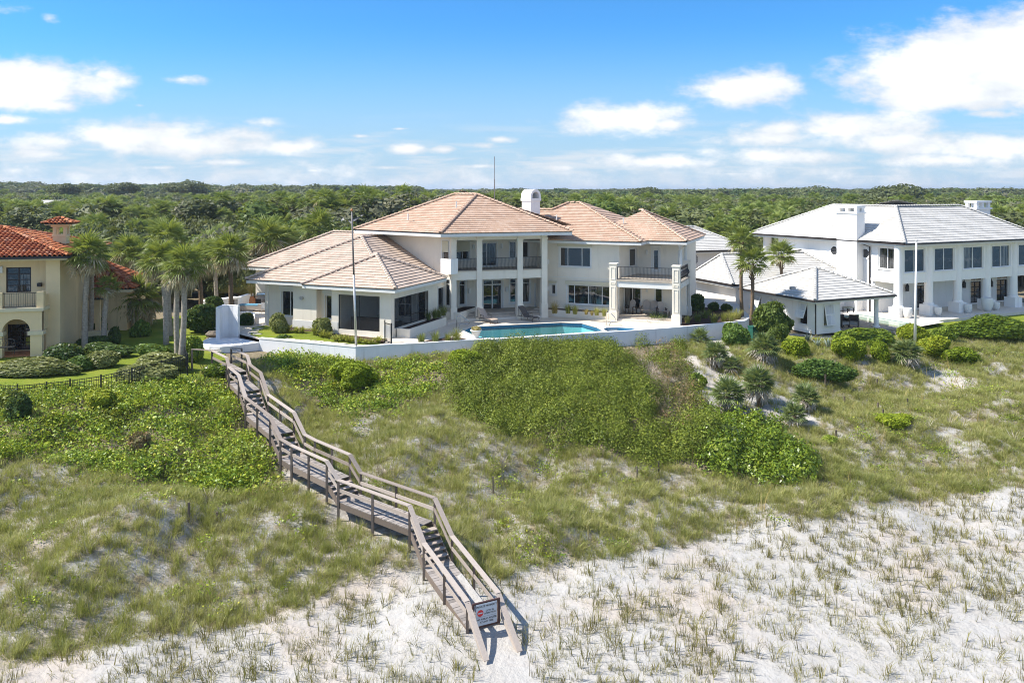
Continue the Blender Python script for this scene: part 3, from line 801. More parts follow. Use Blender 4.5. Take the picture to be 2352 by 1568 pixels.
def tiled_roof(house, planes, caps, mat, singles=300, wt=.30, lt=.345, th=.062, kind='flat', capr=.16, name='roof', body=None, bodymat=None, capname='ridge_tile', key=None, max_single_y=999):
    """roof part: dark underlay (+ eaves body); tiles laid in courses, the nearest ones separate"""
    key = key or mat.name
    rm = body or MB()
    full = []; sv = []; sf = []
    for pl in planes:
        P = [Vector(p) for p in pl]; n = Vector((0, 0, 0))
        for i in range(len(P)):
            a, b = P[i], P[(i + 1) % len(P)]; n += Vector(((a.y - b.y) * (a.z + b.z), (a.z - b.z) * (a.x + b.x), (a.x - b.x) * (a.y + b.y)))
        n.normalize()
        if n.z < 0: n = -n
        e = Vector((0, 0, 1)).cross(n).normalized(); s = n.cross(e).normalized()
        if s.z < 0: e, s = -e, -s
        o = min(P, key=lambda p: p.dot(s))
        Q = [((p - o).dot(e), (p - o).dot(s)) for p in P]
        dev = max(abs((p - o).dot(n)) for p in P)
        rm.add([p - n * .03 for p in P], [tuple(range(len(P)))], 0)
        a0, a1 = min(q[0] for q in Q), max(q[0] for q in Q); b1 = max(q[1] for q in Q)
        c = 0; b = 0.0
        while b < b1:
            sh = 0 if kind == 'barrel' else (c % 2) * .5 * wt
            a = a0 - sh
            while a < a1:
                if kind == 'barrel':
                    if _inside(Q, a + wt / 2, b + lt * .45): full.append((o + e * a + s * b, e, s, n))
                else:
                    q = clip(Q, a, a + wt * .965, b, b + lt)
                    if q:
                        ar = abs(sum(q[i][0] * q[(i + 1) % len(q)][1] - q[(i + 1) % len(q)][0] * q[i][1] for i in range(len(q)))) / 2
                        j = rnd.uniform(-.002, .003)
                        if ar > .999 * wt * .965 * lt: full.append((o + e * a + s * b + n * j, e, s, n))
                        elif ar > .002:
                            k = len(sv); top = [o + e * x + s * y + n * (j + th * (1 - (y - b) / lt) + .012 * (y - b) / lt) for x, y in q]
                            sv += top; m_ = len(q); sf.append(tuple(range(k, k + m_)))
                            for i in range(m_):
                                (x, y), (x2, y2) = q[i], q[(i + 1) % m_]
                                if abs(y - b) < 1e-6 and abs(y2 - b) < 1e-6:
                                    kk = len(sv); sv += [o + e * x + s * y, o + e * x2 + s * y2]; sf.append((kk, kk + 1, k + (i + 1) % m_, k + i))
                a += wt
            b += lt; c += 1
    rp = rm.build(name, bodymat or [M['void'], M['trim']], house)
    tm = (barrel_mesh if kind == 'barrel' else tile_mesh)(key + '_tile', wt, lt, th, mat)
    full.sort(key=lambda t: t[0].y if t[0].y < max_single_y else 1e9)
    for o, e, s, n in full[:singles]:
        link('roof_tile', tm, rp, Matrix(((e.x, s.x, n.x, o.x), (e.y, s.y, n.y, o.y), (e.z, s.z, n.z, o.z), (0, 0, 0, 1))))
    tv = [v.co.copy() for v in tm.vertices]; tf = [tuple(p.vertices) for p in tm.polygons]
    for o, e, s, n in full[singles:]:
        k = len(sv)
        sv += [o + e * v.x + s * v.y + n * v.z for v in tv]
        sf += [tuple(k + i for i in f) for f in (tf if kind == 'barrel' else tf[1:4] + tf[5:])]
    mb = MB(); mb.v = [tuple(v) for v in sv]; mb.f = sf; mb.m = [0] * len(sf)
    if sf: props(mb.build('roof_tiles', mat, rp), None, None, None, 'stuff')
    cm = cap_mesh(key + '_cap', capr, .42, mat)
    for p, q in caps:
        p, q = Vector(p), Vector(q); d = q - p; L = d.length; d.normalize(); up = Vector((0, 0, 1)); y = up.cross(d).normalized(); z = d.cross(y).normalized()
        m_ = max(1, int(L / .37))
        for i in range(m_):
            c = p + d * (L * i / m_) + z * .06
            link(capname, cm, rp, Matrix(((d.x, y.x, z.x, c.x), (d.y, y.y, z.y, c.y), (d.z, y.z, z.z, c.z), (0, 0, 0, 1))))
    return rp

def _inside(Q, x, y):
    s = None
    for i in range(len(Q)):
        a, b = Q[i], Q[(i + 1) % len(Q)]; c = (b[0] - a[0]) * (y - a[1]) - (b[1] - a[1]) * (x - a[0])
        if abs(c) < 1e-9: continue
        if s is None: s = c > 0
        elif (c > 0) != s: return False
    return True

def window(house, fr, n, rect, cols=(1, 1), rows=(1,), fw=.06, frame='trim', casing=.12, recess=.12, sill=True, name='window', glass='glass', cas='trim', head=0.0):
    """a window set in an opening: casing and bars in one frame, each pane of glass by itself"""
    u0, u1, za, zb = rect; m = MB(); d0, d1 = n + recess - .045, n + recess + .035
    m.box(fr, u0, u0 + fw, d0, d1, za, zb); m.box(fr, u1 - fw, u1, d0, d1, za, zb)
    m.box(fr, u0 + fw, u1 - fw, d0, d1, zb - fw, zb); m.box(fr, u0 + fw, u1 - fw, d0, d1, za, za + fw)
    if casing:
        c, q = casing, n - .035
        m.box(fr, u0 - c, u0, q, n - .003, za - c, zb + c, 1); m.box(fr, u1, u1 + c, q, n - .003, za - c, zb + c, 1)
        m.box(fr, u0, u1, q, n - .003, zb, zb + c, 1); m.box(fr, u0, u1, q, n - .003, za - c, za, 1)
    if sill: m.box(fr, u0 - casing - .04, u1 + casing + .04, n - .09, n - .036, za - .07, za, 1)
    if head: m.box(fr, u0 - casing - .03, u1 + casing + .03, n - .17, n - .036, zb + casing + .003, zb + casing + head, 1)
    cw, rw = sum(cols), sum(rows); iu0, iu1, iz0, iz1 = u0 + fw, u1 - fw, za + fw, zb - fw
    cells = []; x = iu0
    for i, c in enumerate(cols):
        x2 = x + (iu1 - iu0) * c / cw; z = iz0
        for j, r in enumerate(rows):
            z2 = z + (iz1 - iz0) * r / rw
            cells.append((x + (fw * .45 if i else 0), x2 - (fw * .45 if i < len(cols) - 1 else 0), z + (fw * .4 if j else 0), z2 - (fw * .4 if j < len(rows) - 1 else 0)))
            if i == 0 and j < len(rows) - 1: m.box(fr, iu0, iu1, d0 + .006, d1 - .006, z2 - fw * .4, z2 + fw * .4)
            z = z2
        if i < len(cols) - 1: m.box(fr, x2 - fw * .45, x2 + fw * .45, d0 + .003, d1 - .003, iz0, iz1)
        x = x2
    o = m.build(name, [M[frame], M[cas]], house)
    for a, b, c, d in cells: MB().box(fr, a, b, n + recess - .006, n + recess + .006, c, d).build('pane', M[glass], o)
    return o

def facade(house, fr, n, u0, u1, za, zb, wins, mat='stucco', th=.22, name='wall'):
    """a wall with openings and the windows in them; wins = (rect, options)"""
    MB().wall(fr, u0, u1, za, zb, n, th, [r for r, _ in wins]).build(name, M[mat], house)
    for r, k in wins: window(house, fr, n, r, **k)

def sconce(house, fr, n, p):
    u, z = fr.uz(p, n)
    MB().tube([fr.pt(u, n - .02, z - .2), fr.pt(u, n - .02, z + .2)], .11, 10).build('wall_light', M['ceramic'], house)

def sq(fr, u, n, s): return u - s / 2, u + s / 2, n - s / 2, n + s / 2

def bulged_rail(house, p, q, h=.95, step=.115, bulge=.10, name='balustrade'):
    """iron balustrade whose bars belly outwards at the foot"""
    p, q = Vector(p), Vector(q); d = q - p; L = d.length; d.normalize(); out = Vector((d.y, -d.x, 0))
    o = MB().bar(p + vv(0, 0, h), q + vv(0, 0, h), .05, .035).bar(p + vv(0, 0, .07), q + vv(0, 0, .07), .03, .03).bar(p, p + vv(0, 0, h), .04, .04).bar(q, q + vv(0, 0, h), .04, .04).build(name, M['iron'], house)
    k = ('baluster', round(h, 2), round(d.x, 3))
    if k not in _shared:
        m = MB(); prof = [(0, .07), (.45, .22), (1, .34), (.75, .5), (.15, .66), (0, .82), (0, .98)]
        m.tube([out * (b * bulge) + vv(0, 0, z * h) for b, z in prof], .011, 4)
        tmp = m.build('baluster', M['iron'], None); _shared[k] = tmp.data; bpy.data.objects.remove(tmp)
    m_ = max(2, int(L / step))
    for i in range(1, m_): link('baluster', _shared[k], o, Matrix.Translation(p + d * (L * i / m_)))
    return o

def downpipe(house, pts, mat='bronze', r=.045):
    return MB().tube(pts, r, 8).build('downpipe', M[mat], house)

# ------------------------------------------------------------------ pool terrace, garden wall, lawn strip
Z0 = 0.0
pool = [ground(*p, z=Z0) for p in ((1064, 760), (1085, 751), (1180, 746.5), (1288, 741.5), (1336, 743.5), (1372, 753.5), (1385, 761), (1292, 767.6), (1132, 777.8), (1098, 775.5))]
spa = [ground(*p) for p in ((1383, 757.5), (1392, 752.5), (1420, 752), (1452, 754), (1462, 757), (1440, 761), (1395, 762))]
pool = [(p.x, p.y) for p in pool]; spa = [(p.x, p.y) for p in spa]
def with_holes(outer, holes, z):
    L = [[Vector((x, y, 0)) for x, y in outer]] + [[Vector((x, y, 0)) for x, y in h] for h in holes]
    return [Vector((p.x, p.y, z)) for l in L for p in l], tessellate_polygon(L)
V_, F_ = with_holes(PAD, [pool, spa], 0.0)
m = MB().add(V_, [f if (V_[f[1]] - V_[f[0]]).cross(V_[f[2]] - V_[f[0]]).z > 0 else f[::-1] for f in F_])
pool_deck = props(m.build('pool_terrace', M['deck']), 'pale concrete terrace round the pool', None, None, 'structure')
def inset(poly, d):
    n = len(poly); out = []
    for i in range(n):
        p0, p1, p2 = (Vector((*poly[j % n][:2], 0)) for j in (i - 1, i, i + 1))
        a = (p1 - p0).normalized(); b = (p2 - p1).normalized(); na = vv(-a.y, a.x, 0); nb = vv(-b.y, b.x, 0)
        k = (na + nb); k = k / max(.3, k.dot(na)); out.append(tuple((p1 + k * d)[:2]))
    return out
def pool_build(name, label, poly, depth, wz, floor, watermat, tile, ccw=True):
    t = thing(name, label, 'pool', (sum(p[0] for p in poly) / len(poly), sum(p[1] for p in poly) / len(poly), 0))
    n = len(poly); m = MB()
    m.add([(x, y, -.30) for x, y in poly] + [(x, y, -depth) for x, y in poly], [(i, (i + 1) % n, n + (i + 1) % n, n + i) for i in range(n)] + [tuple(range(2 * n - 1, n - 1, -1))])
    m.build('basin', floor, t)
    m = MB(); m.add([(x, y, .0) for x, y in poly] + [(x, y, -.30) for x, y in poly], [(i, (i + 1) % n, n + (i + 1) % n, n + i) for i in range(n)]); m.build('waterline_tiles', tile, t)
    up_ = sum(poly[i][0] * poly[(i + 1) % n][1] - poly[(i + 1) % n][0] * poly[i][1] for i in range(n)) > 0
    m = MB(); m.add([(x, y, wz) for x, y in poly], [tuple(range(n)) if up_ else tuple(range(n - 1, -1, -1))]); m.build('water', watermat, t)
    return t
area = sum(pool[i][0] * pool[(i + 1) % len(pool)][1] - pool[(i + 1) % len(pool)][0] * pool[i][1] for i in range(len(pool)))
sgn = 1 if area > 0 else -1
swim = pool_build('swimming_pool', 'turquoise swimming pool in the terrace in front of the tan roofed house', pool, 1.35, -.10, M['plaster'], M['poolwater'], M['bluetile'])
ring = inset(pool, -.28 * sgn); V_, F_ = with_holes(ring, [inset(pool, .03 * sgn)], .035)
m = MB().add(V_, [f if (V_[f[1]] - V_[f[0]]).cross(V_[f[2]] - V_[f[0]]).z > 0 else f[::-1] for f in F_]); n = len(ring)
m.add([(*p, .035) for p in ring] + [(*p, -.05) for p in ring], [(i, (i + 1) % n, n + (i + 1) % n, n + i) for i in range(n)])
m.build('coping', M['coping'], swim)
# bench steps in the left corner of the pool
a = [Vector((*pool[i], 0)) for i in (9, 0, 1)]
for k, zz in enumerate((-.35, -.62, -.9)):
    s_ = .9 + .45 * k; c_ = a[1]
    MB().prism([tuple(c_[:2]), tuple((c_ + (a[2] - c_) * min(1, .45 + .2 * k) + vv(.0, 0, 0))[:2]), tuple((c_ + (a[2] - c_) * .3 + (a[0] - c_) * .3 + vv(s_, -.2, 0))[:2]), tuple((c_ + (a[0] - c_) * min(1, .45 + .2 * k))[:2])], -1.34, zz).build('pool_step', M['plaster'], swim)
pool_build('spa_pool', 'small dark rimmed spa pool beside the corner pillar of the terrace', spa, .8, -.06, M['plaster'], M['poolwater'], M['bluetile'])

wallthing = thing('garden_wall', 'white rendered retaining wall round the pool terrace above the dune', 'wall', tuple(WALL[1]))
for i in range(len(WALL) - 1):
    p, q = WALL[i], WALL[i + 1]; d = (q - p).normalized(); inn = vv(-d.y, d.x, 0)
    ni = inn * .25
    a0 = [p, q, q + ni, p + ni]
    ztop = .045
    MB().prism([(x.x, x.y) for x in a0], -2.0, ztop).build('wall_panel', M['wall_paint'], wallthing)
    if i in (0, 1, 2): MB().prism([(x.x, x.y) for x in (p - inn * .03, q - inn * .03, q + inn * .30, p + inn * .30)], ztop + .002, ztop + .06).build('wall_coping', M['white_wall'], wallthing)
# far side of the terrace: low white fire-pit wall left of the house
b1, b2 = at(470, 712, 68), at(545, 690, 72)

# lawn strip and beds on the terrace, left of the gate
strip = [ground(*p, z=.02) for p in ((600, 776), (818, 797.5), (872, 794), (880, 788), (800, 775), (735, 762), (650, 757), (612, 747), (580, 752), (575, 768))]
m = MB(); m.add([tuple(p) for p in strip], [tuple(range(len(strip)))]); props(m.build('lawn_strip', M['lawn']), 'strip of lawn along the white wall with stepping stones', None, None, 'structure')
bed = [ground(*p, z=.03) for p in ((620, 748), (650, 757.5), (735, 762.5), (800, 775.5), (880, 788.5), (890, 778), (770, 766), (700, 752), (640, 742))]
m = MB(); m.add([tuple(p) for p in bed], [tuple(range(len(bed)))]); props(m.build('planting_bed', M['mulch']), 'brown mulch bed along the screened porch', None, None, 'structure')

def stepping(i, p, sx, sy, rot, label):
    m = MB(); n = 9; c = ground(*p, z=.025)
    pts = [(math.cos(6.283 * k / n + rot) * sx * rnd.uniform(.85, 1.1), math.sin(6.283 * k / n + rot) * sy * rnd.uniform(.85, 1.1)) for k in range(n)]
    m.prism([(c.x + x, c.y + y) for x, y in pts], .022, .06)
    props(m.build('stepping_stone', M['stone'], None, origin=c), label, 'stepping stone', 'flat stones set in the lawn strip')
st = [c1(*p) for p in ((130, 990), (240, 1010), (345, 1022), (470, 1027), (580, 1037), (690, 1045), (810, 1055), (925, 1069), (1050, 1080), (1190, 1097), (1310, 1107), (1430, 1110), (1560, 1106), (1690, 1096))]
for i, p in enumerate(st): stepping(i, p, .36, .24, rnd.uniform(0, 6), 'flat stepping stone in the line along the white garden wall')
for i, p in enumerate([c4b(*q) for q in ((1335, 1015), (1250, 1055), (1225, 1090), (1300, 1130))]): stepping(i, p, .36, .2, 1, 'flat stepping stone in the short row up to the side terrace')

# ------------------------------------------------------------------ the tan roofed house
HO = thing('beach_house', 'large cream two storey house with tan tiled hip roofs above a pool', 'house', (-3, 62, 0))
EU = dict(trimless=None)
FL = Fr(-8.57, 56.5, 22.0)            # left wing: origin at the right front corner of the screened porch
FM = Fr(-4.66, 63.6, -16.0)           # middle block: origin at the left edge of its first column
FR = Fr(8.76, 65.8, 22.0)             # right wing: origin where its front wall meets the balcony
fpt = lambda fr, u, n, z: fr.pt(u, n, z)

def hip(fr, u0, u1, n0, n1, ze, pitch, axis):
    """planes and ridge lines of a hip roof over a rectangle of eaves"""
    P = fr.pt; w_ = min(u1 - u0, n1 - n0) / 2
    if axis == 'n': w_ = (u1 - u0) / 2; um = (u0 + u1) / 2; A, B = P(um, n0 + w_, ze + w_ * pitch), P(um, n1 - w_, ze + w_ * pitch)
    else: w_ = (n1 - n0) / 2; nm = (n0 + n1) / 2; A, B = P(u0 + w_, nm, ze + w_ * pitch), P(u1 - w_, nm, ze + w_ * pitch)
    a, b, c, d = P(u0, n0, ze), P(u1, n0, ze), P(u1, n1, ze), P(u0, n1, ze)
    if axis == 'n': pl = dict(front=[a, b, A], right=[b, c, B, A], back=[c, d, B], left=[d, a, A, B]); cp = dict(fl=(a, A), fr=(b, A), br=(c, B), bl=(d, B), ridge=(A, B))
    else: pl = dict(front=[a, b, B, A], right=[b, c, B], back=[c, d, A, B], left=[d, a, A]); cp = dict(fl=(a, A), fr=(b, B), br=(c, B), bl=(d, A), ridge=(A, B))
    return pl, cp

ZE1, ZE2, ZE3 = 3.58, 7.12, 6.30
allp, allc = [], []
eaves = MB()
def eave_slab(fr, u0, u1, n0, n1, ze, t=.26):
    eaves.box(fr, u0 + .04, u1 - .04, n0 + .04, n1 - .04, ze - t, ze - .035, 1)
# porch roof
pl, cp = hip(FL, -7.1, .8, -.8, 7.25, ZE1, .49, 'u'); allp += [pl[k] for k in ('front', 'right', 'left', 'back')]; allc += [cp[k] for k in ('fl', 'fr', 'br', 'ridge')]
eave_slab(FL, -7.1, .8, -.8, 7.25, ZE1)
# left wing roof, its ridge runs to the back
pl, cp = hip(FL, -13.1, -.35, .25, 17.5, ZE1, .485, 'n'); allp += [pl[k] for k in ('front', 'right', 'left')]; allc += [cp[k] for k in ('fl', 'fr', 'br', 'ridge')]
eave_slab(FL, -13.1, -.35, .25, 17.5, ZE1)
# roof further back on the left
o3 = FL.loc(Vector((-24.6, 72.3, 0)))
pl, cp = hip(FL, o3[0], o3[0] + 18, o3[1], o3[1] + 11.8, ZE1, .50, 'u'); allp += [pl[k] for k in ('front', 'left')]; allc += [cp[k] for k in ('fl', 'ridge')]
eave_slab(FL, o3[0], o3[0] + 18, o3[1], o3[1] + 11.8, ZE1)
main_caps_low = list(allc)
low = tiled_roof(HO, allp, allc, M['tan_tile_pale'], 300, body=eaves, key='pale_tan')
# middle and right roofs
allp, allc, eaves = [], [], MB()
EL, FLc, FRc = vv(-13.6, 68.3, ZE2), vv(-5.58, 62.1, ZE2), vv(4.96, 65.1, ZE2)
A1, A2 = vv(-5.09, 71.07, 10.1), vv(-3.08, 69.5, 10.1)
BL_, BR_ = vv(-9.5, 77.5, ZE2), vv(1.2, 78.0, ZE2)
allp += [[EL, FLc, A2, A1], [FLc, FRc, A2], [BL_, EL, A1], [FRc, BR_, A1, A2], [BR_, BL_, A1]]
allc += [(EL, A1), (FLc, A2), (FRc, A2), (A1, A2)]
mid_poly = [EL, FLc, FRc, BR_, BL_]
cen = sum(mid_poly, Vector()) / 5
eaves.prism([tuple((p + (cen - p).normalized() * .05)[:2]) for p in mid_poly], ZE2 - .28, ZE2 - .035, 1)
ER, AR, BR5 = vv(10.46, 64.25, ZE3), vv(6.34, 73.96, 9.33), vv(5.33, 74.4, 9.33)
S1, S0 = vv(3.69, 73.35, 8.7), vv(.37, 74.7, 8.7)
eL = FR.pt(-9.6, -.8, ZE3); eM = ER + (eL - ER) * .70
slope = (AR.z - ER.z) / 7.9
Uu, Un = FR.u, FR.n
def onfront(p):     # put a point on the right wing's front roof plane
    d = (Vector((p.x, p.y, 0)) - Vector((ER.x, ER.y, 0))).dot(Un); return vv(p.x, p.y, ZE3 + d * .40)
AR, BR5, S1, S0 = (onfront(p) for p in (AR, BR5, S1, S0))
allp += [[eL, eM, S1, S0], [eM, ER, AR, BR5, S1]]
back5 = ER + Un * 13
allp += [[ER, back5, AR + Un * 1.5, AR], [S0, S1, S1 + Un * 5 - vv(0, 0, 2), S0 + Un * 5 - vv(0, 0, 2)], [S1, BR5, BR5 + Un * 5 - vv(0, 0, 2), S1 + Un * 5 - vv(0, 0, 2)]]
allc += [(ER, AR), (AR, BR5), (S1, BR5), (S0, S1)]
eaves.prism([tuple(p[:2]) for p in (eL + Uu * .05 + Un * .05, ER - Uu * .05 + Un * .05, back5 - Uu * .05, eL + Un * 13)], ZE3 - .26, ZE3 - .035, 1)
E6 = vv(14.26, 64.86, ZE3); u6, n6, _ = FR.loc(E6)
pl, cp = hip(FR, u6 - 9.5, u6, n6, n6 + 9.66, ZE3, .49, 'u'); allp += [pl['front'], pl['right'], pl['back']]; allc += [cp['fr'], cp['br'], cp['ridge']]
eaves.box(FR, u6 - 9.4, u6 - .04, n6 + .04, n6 + 9.6, ZE3 - .257, ZE3 - .036, 1)
high = tiled_roof(HO, allp, allc, M['tan_tile'], 0, body=eaves, key='tan')
for p in ((1640, 372), (2073, 262)):
    q = at(*z1(*p), 66.5); MB().tube([q - vv(0, 0, .3), q + vv(0, 0, .25)], .05, 8).build('vent_pipe', M['trim'], HO)
for p in ((912, 362), (1483, 388), (1278, 412)):
    q = at(*z2(*p), 69.3); MB().tube([q - vv(0, 0, .3), q + vv(0, 0, .22)], .05, 8).build('vent_pipe', M['trim'], HO)

# ---- left wing: screened porch
P = FL.pt
PLU = FL.uz((761.5, 715), 0.0)[0]
ro = FL.rect(c1(995, 320), c1(1640, 868), 0.0)
MB().wall(FL, PLU, 0, 0, 3.32, 0, .35, [ro]).build('porch_wall', M['stucco'], HO)
FLr = FL.turned('r')
rs = FLr.rect(c1(1785, 345), c1(2192, 800), 0.0); rs = (.45, 5.6, .62, 2.75)
w3 = (7.2, 10.4, .95, 2.75); d3 = (11.1, 12.0, .05, 2.75)
MB().wall(FLr, .35, 13.5, 0, 3.32, 0, .25, [rs, w3, d3]).build('porch_wall', M['stucco'], HO)
window(HO, FLr, 0, w3, cols=(1, 1, 1), casing=.1)
window(HO, FLr, 0, d3, cols=(1,), casing=.1, sill=False, name='door')
for (fr, r, n) in ((FL, ro, 0), (FLr, rs, 0)):
    m = MB(); c = (r[0] + r[1]) / 2
    for ua, ub in ((r[0], r[0] + .05), (c - .025, c + .025), (r[1] - .05, r[1])): m.box(fr, ua, ub, n + .06, n + .11, r[2], r[3])
    m.box(fr, r[0], r[1], n + .062, n + .108, r[3] - .05, r[3]); m.box(fr, r[0], r[1], n + .062, n + .108, r[2], r[2] + .05)
    if fr is FLr: m.box(fr, r[0], r[1], n + .062, n + .108, r[2] + .62, r[2] + .66)
    o = m.build('screen_frame', M['iron'], HO)
    MB().box(fr, r[0] + .05, r[1] - .05, n + .082, n + .086, r[2] + .05, r[3] - .05).build('screen', M['screen'], o)
# porch room
m = MB(); m.box(FL, PLU + .2, -.26, .36, 6.4, -.02, .06); m.build('porch_floor', M['travertine'], HO)
m = MB(); m.box(FL, PLU + .2, -.26, .36, 6.4, 3.2, 3.31); m.build('porch_ceiling', M['dim'], HO)
wb = FL.rect(c1(1405, 345), c1(1560, 610), 5.9)
facade(HO, FL, 6.0, PLU + .2, -.26, .06, 3.2, [((-3.0, -1.7, .5, 2.5), dict(cols=(1, 1), rows=(1, 1), frame='trim', casing=.08, sill=False)), ((-1.2, -.5, .1, 2.6), dict(cols=(1,), rows=(1,), casing=.08, sill=False, name='door'))], 'dim')
MB().box(FL, PLU, PLU + .2, .36, 6.4, .06, 3.2).build('wall', M['dim'], HO)
for cu in (PLU + .4, PLU + 1.75): MB().prism([tuple(P(cu + .1 * k, 5.85 + .05 * (k % 2), 0)[:2]) for k in range(5)] + [tuple(P(cu + .1 * k, 5.95, 0)[:2]) for k in range(4, -1, -1)], .1, 2.9).build('curtain', M['dim'], HO)
# corner pilaster panels and plinth
for u0, u1 in ((PLU - .02, PLU + .55), (-.62, .02)):
    MB().box(FL, u0, u1, -.03, -.002, 0, .9).build('pilaster_base', M['trim'], HO)
# ---- left wing: bay and recessed windows
rb = FL.rect(c1(285, 160), c1(650, 860), 1.0)
ua, ub = rb[0], rb[1]
rc = FL.rect(c1(790, 283), c1(905, 648), 1.6)
facade(HO, FL, 1.6, ub - .02, PLU + .02, 0, 3.32, [(rc[:2] + (.75, 2.55), dict(cols=(1,), casing=.12, head=.3))])
MB().box(FL, ua, ub, 1.0, 3.5, 0, 3.32).build('bay_wall', M['stucco'], HO)
MB().box(FL, ua - .04, ub + .04, .96, .999, .0, .62).build('bay_plinth', M['trim'], HO)
u, z = FL.uz(c1(433, 358), 1.0)
MB().tube([FL.pt(u, .99, z), FL.pt(u, .78, z)], [.12, .14], 12).build('wall_light', M['steel'], HO)
ul = -12.35
facade(HO, FL, 1.6, ul, ua + .02, 0, 3.32, [((FL.uz(c1(104, 400), 1.6)[0], ua - .12, .75, 2.7), dict(cols=(1, .8), casing=.1, head=.3))])
MB().box(FL, ul, ul + .22, 1.82, 15.5, 0, 3.32).build('wall', M['stucco'], HO)
downpipe(HO, [FL.pt(ul + .35, 1.55, z) for z in (3.2, 0)], 'trim', .05)
# back left block
MB().box(FL, o3[0] + .9, o3[0] + 17, o3[1] + .9, o3[1] + 10.8, 0, 3.32).build('wall', M['stucco'], HO)
# upper band between the left roofs
# ---- middle block
PM = FM.pt
cols = [FM.rect(c2(a, 330), c2(b, 420), 0.0)[:2] for a, b in ((742, 818), (1113, 1190), (1702, 1780), (2054, 2134))]
for a, b in cols:
    m = MB(); m.box(FM, a, b, 0, b - a, 0, 6.86)
    m.box(FM, a - .05, b + .05, -.05, b - a + .05, 0, 1.15); m.box(FM, a - .04, b + .04, -.04, b - a + .04, 6.45, 6.62)
    m.build('column', M['stucco'], HO)
UA, UB = cols[0][1], cols[3][0]
for i in range(3):
    a, b = cols[i][1], cols[i + 1][0]
    MB().box(FM, a, b, .10, .55, 3.30, 3.98).build('balcony_beam', M['stucco'], HO)
    MB().box(FM, a, b, .08, .56, 6.50, 6.86).build('eave_beam', M['stucco'], HO)
    MB().box(FM, a, b, .04, .60, 3.983, 4.05).build('balcony_edge', M['travertine'], HO)
    bulged_rail(HO, PM(a + .03, .22, 4.05), PM(b - .03, .22, 4.05), .95)
MB().box(FM, UA - .3, UB + .3, .60, 2.95, 3.55, 4.0).build('balcony_floor', M['travertine'], HO)
MB().box(FM, -.2, UB + .9, .1, 3.0, 6.865, 6.93).build('porch_ceiling', M['trim'], HO)
NB = 2.95
wr = lambda a, b: FM.rect(a, b, NB)
W1 = []
def addw(a, b, **k): W1.append((wr(a, b), k))
addw(c2(800, 262), c2(945, 612), cols=(1,), rows=(5, 1), casing=.12)
addw(c2(1195, 242), c2(1482, 688), cols=(1, 1), rows=(6, 1), casing=.1, fw=.12, sill=False, name='door')
addw(c2(1592, 232), c2(1680, 580), cols=(1,), rows=(5, 1), casing=.12)
addw(c2(1775, 232), c2(1878, 575), cols=(1,), rows=(5, 1), casing=.12)
addw(c2(1958, 312), c2(2040, 672), cols=(1,), casing=.1, fw=.14, sill=False, name='door')
addw(z2(48, 568), z2(165, 725), cols=(1, 1), casing=.08)
addw(z2(276, 580), z2(400, 778), cols=(1, 2.6), casing=.08, sill=False, name='door')
addw(z2(510, 568), z2(564, 712), cols=(1,), casing=.08)
addw(z2(622, 568), z2(672, 705), cols=(1,), casing=.08)
addw(z2(742, 615), z2(775, 770), cols=(1,), casing=.08, fw=.1, sill=False, name='door')
facade(HO, FM, NB, -.3, UB + .7, 0.5, 6.86, W1, 'stucco')
r = wr(z2(50, 570), z2(168, 655)); MB().box(FM, r[0], r[1], NB - .08, NB - .04, r[2], r[3]).build('roll_shutter', M['cream_shutter'], HO)
for p in ((200, 612), (443, 605), (164, 990), (483, 978)): sconce(HO, FM, NB, z2(*p))
# right flank and floor of the loggia
MB().box(FM, UB + .46, UB + .7, .85, 9, 0, 6.86).build('wall', M['stucco'], HO)
MB().box(FM, -.3, UB + .46, .62, NB, 0, .5).build('loggia_floor', M['travertine'], HO)
for i in range(3):
    a, b = cols[i][1] + .05, cols[i + 1][0] - .05
    MB().box(FM, a, b, .06, .62, 0.0, .17).build('step', M['coping'], HO)
    MB().box(FM, a, b, .34, .625, .172, .335).build('step', M['travertine'], HO)
# beige flank seen over the left wing
FML = Fr(-4.95, 63.75, 37.7)
facade(HO, FML, .1, -9.4, .1, 0, 6.86, [(FML.rect(z1(1946, 588), z1(2006, 760), .1), dict(cols=(1,), casing=.1)), (FML.rect(c2(650, 245), c2(722, 628), .1), dict(cols=(1,), rows=(5, 1), casing=.1))], 'stucco')
r = FML.rect(z1(1948, 590), z1(2004, 690), .1); MB().box(FML, r[0], r[1], .04, .07, r[2], r[3]).build('roll_shutter', M['cream_shutter'], HO)
r = FML.rect(z1(1935, 752), z1(2028, 870), -.7)
m = MB(); m.wall(FML, r[0], r[1], r[2] - .15, r[3], -.75, .14).box(FML, r[1] - .14, r[1], -.61, .08, r[2] - .15, r[3]).box(FML, r[0], r[1] - .14, -.61, .08, r[2] - .15, r[2]); m.build('balcony_parapet', M['white_wall'], HO)
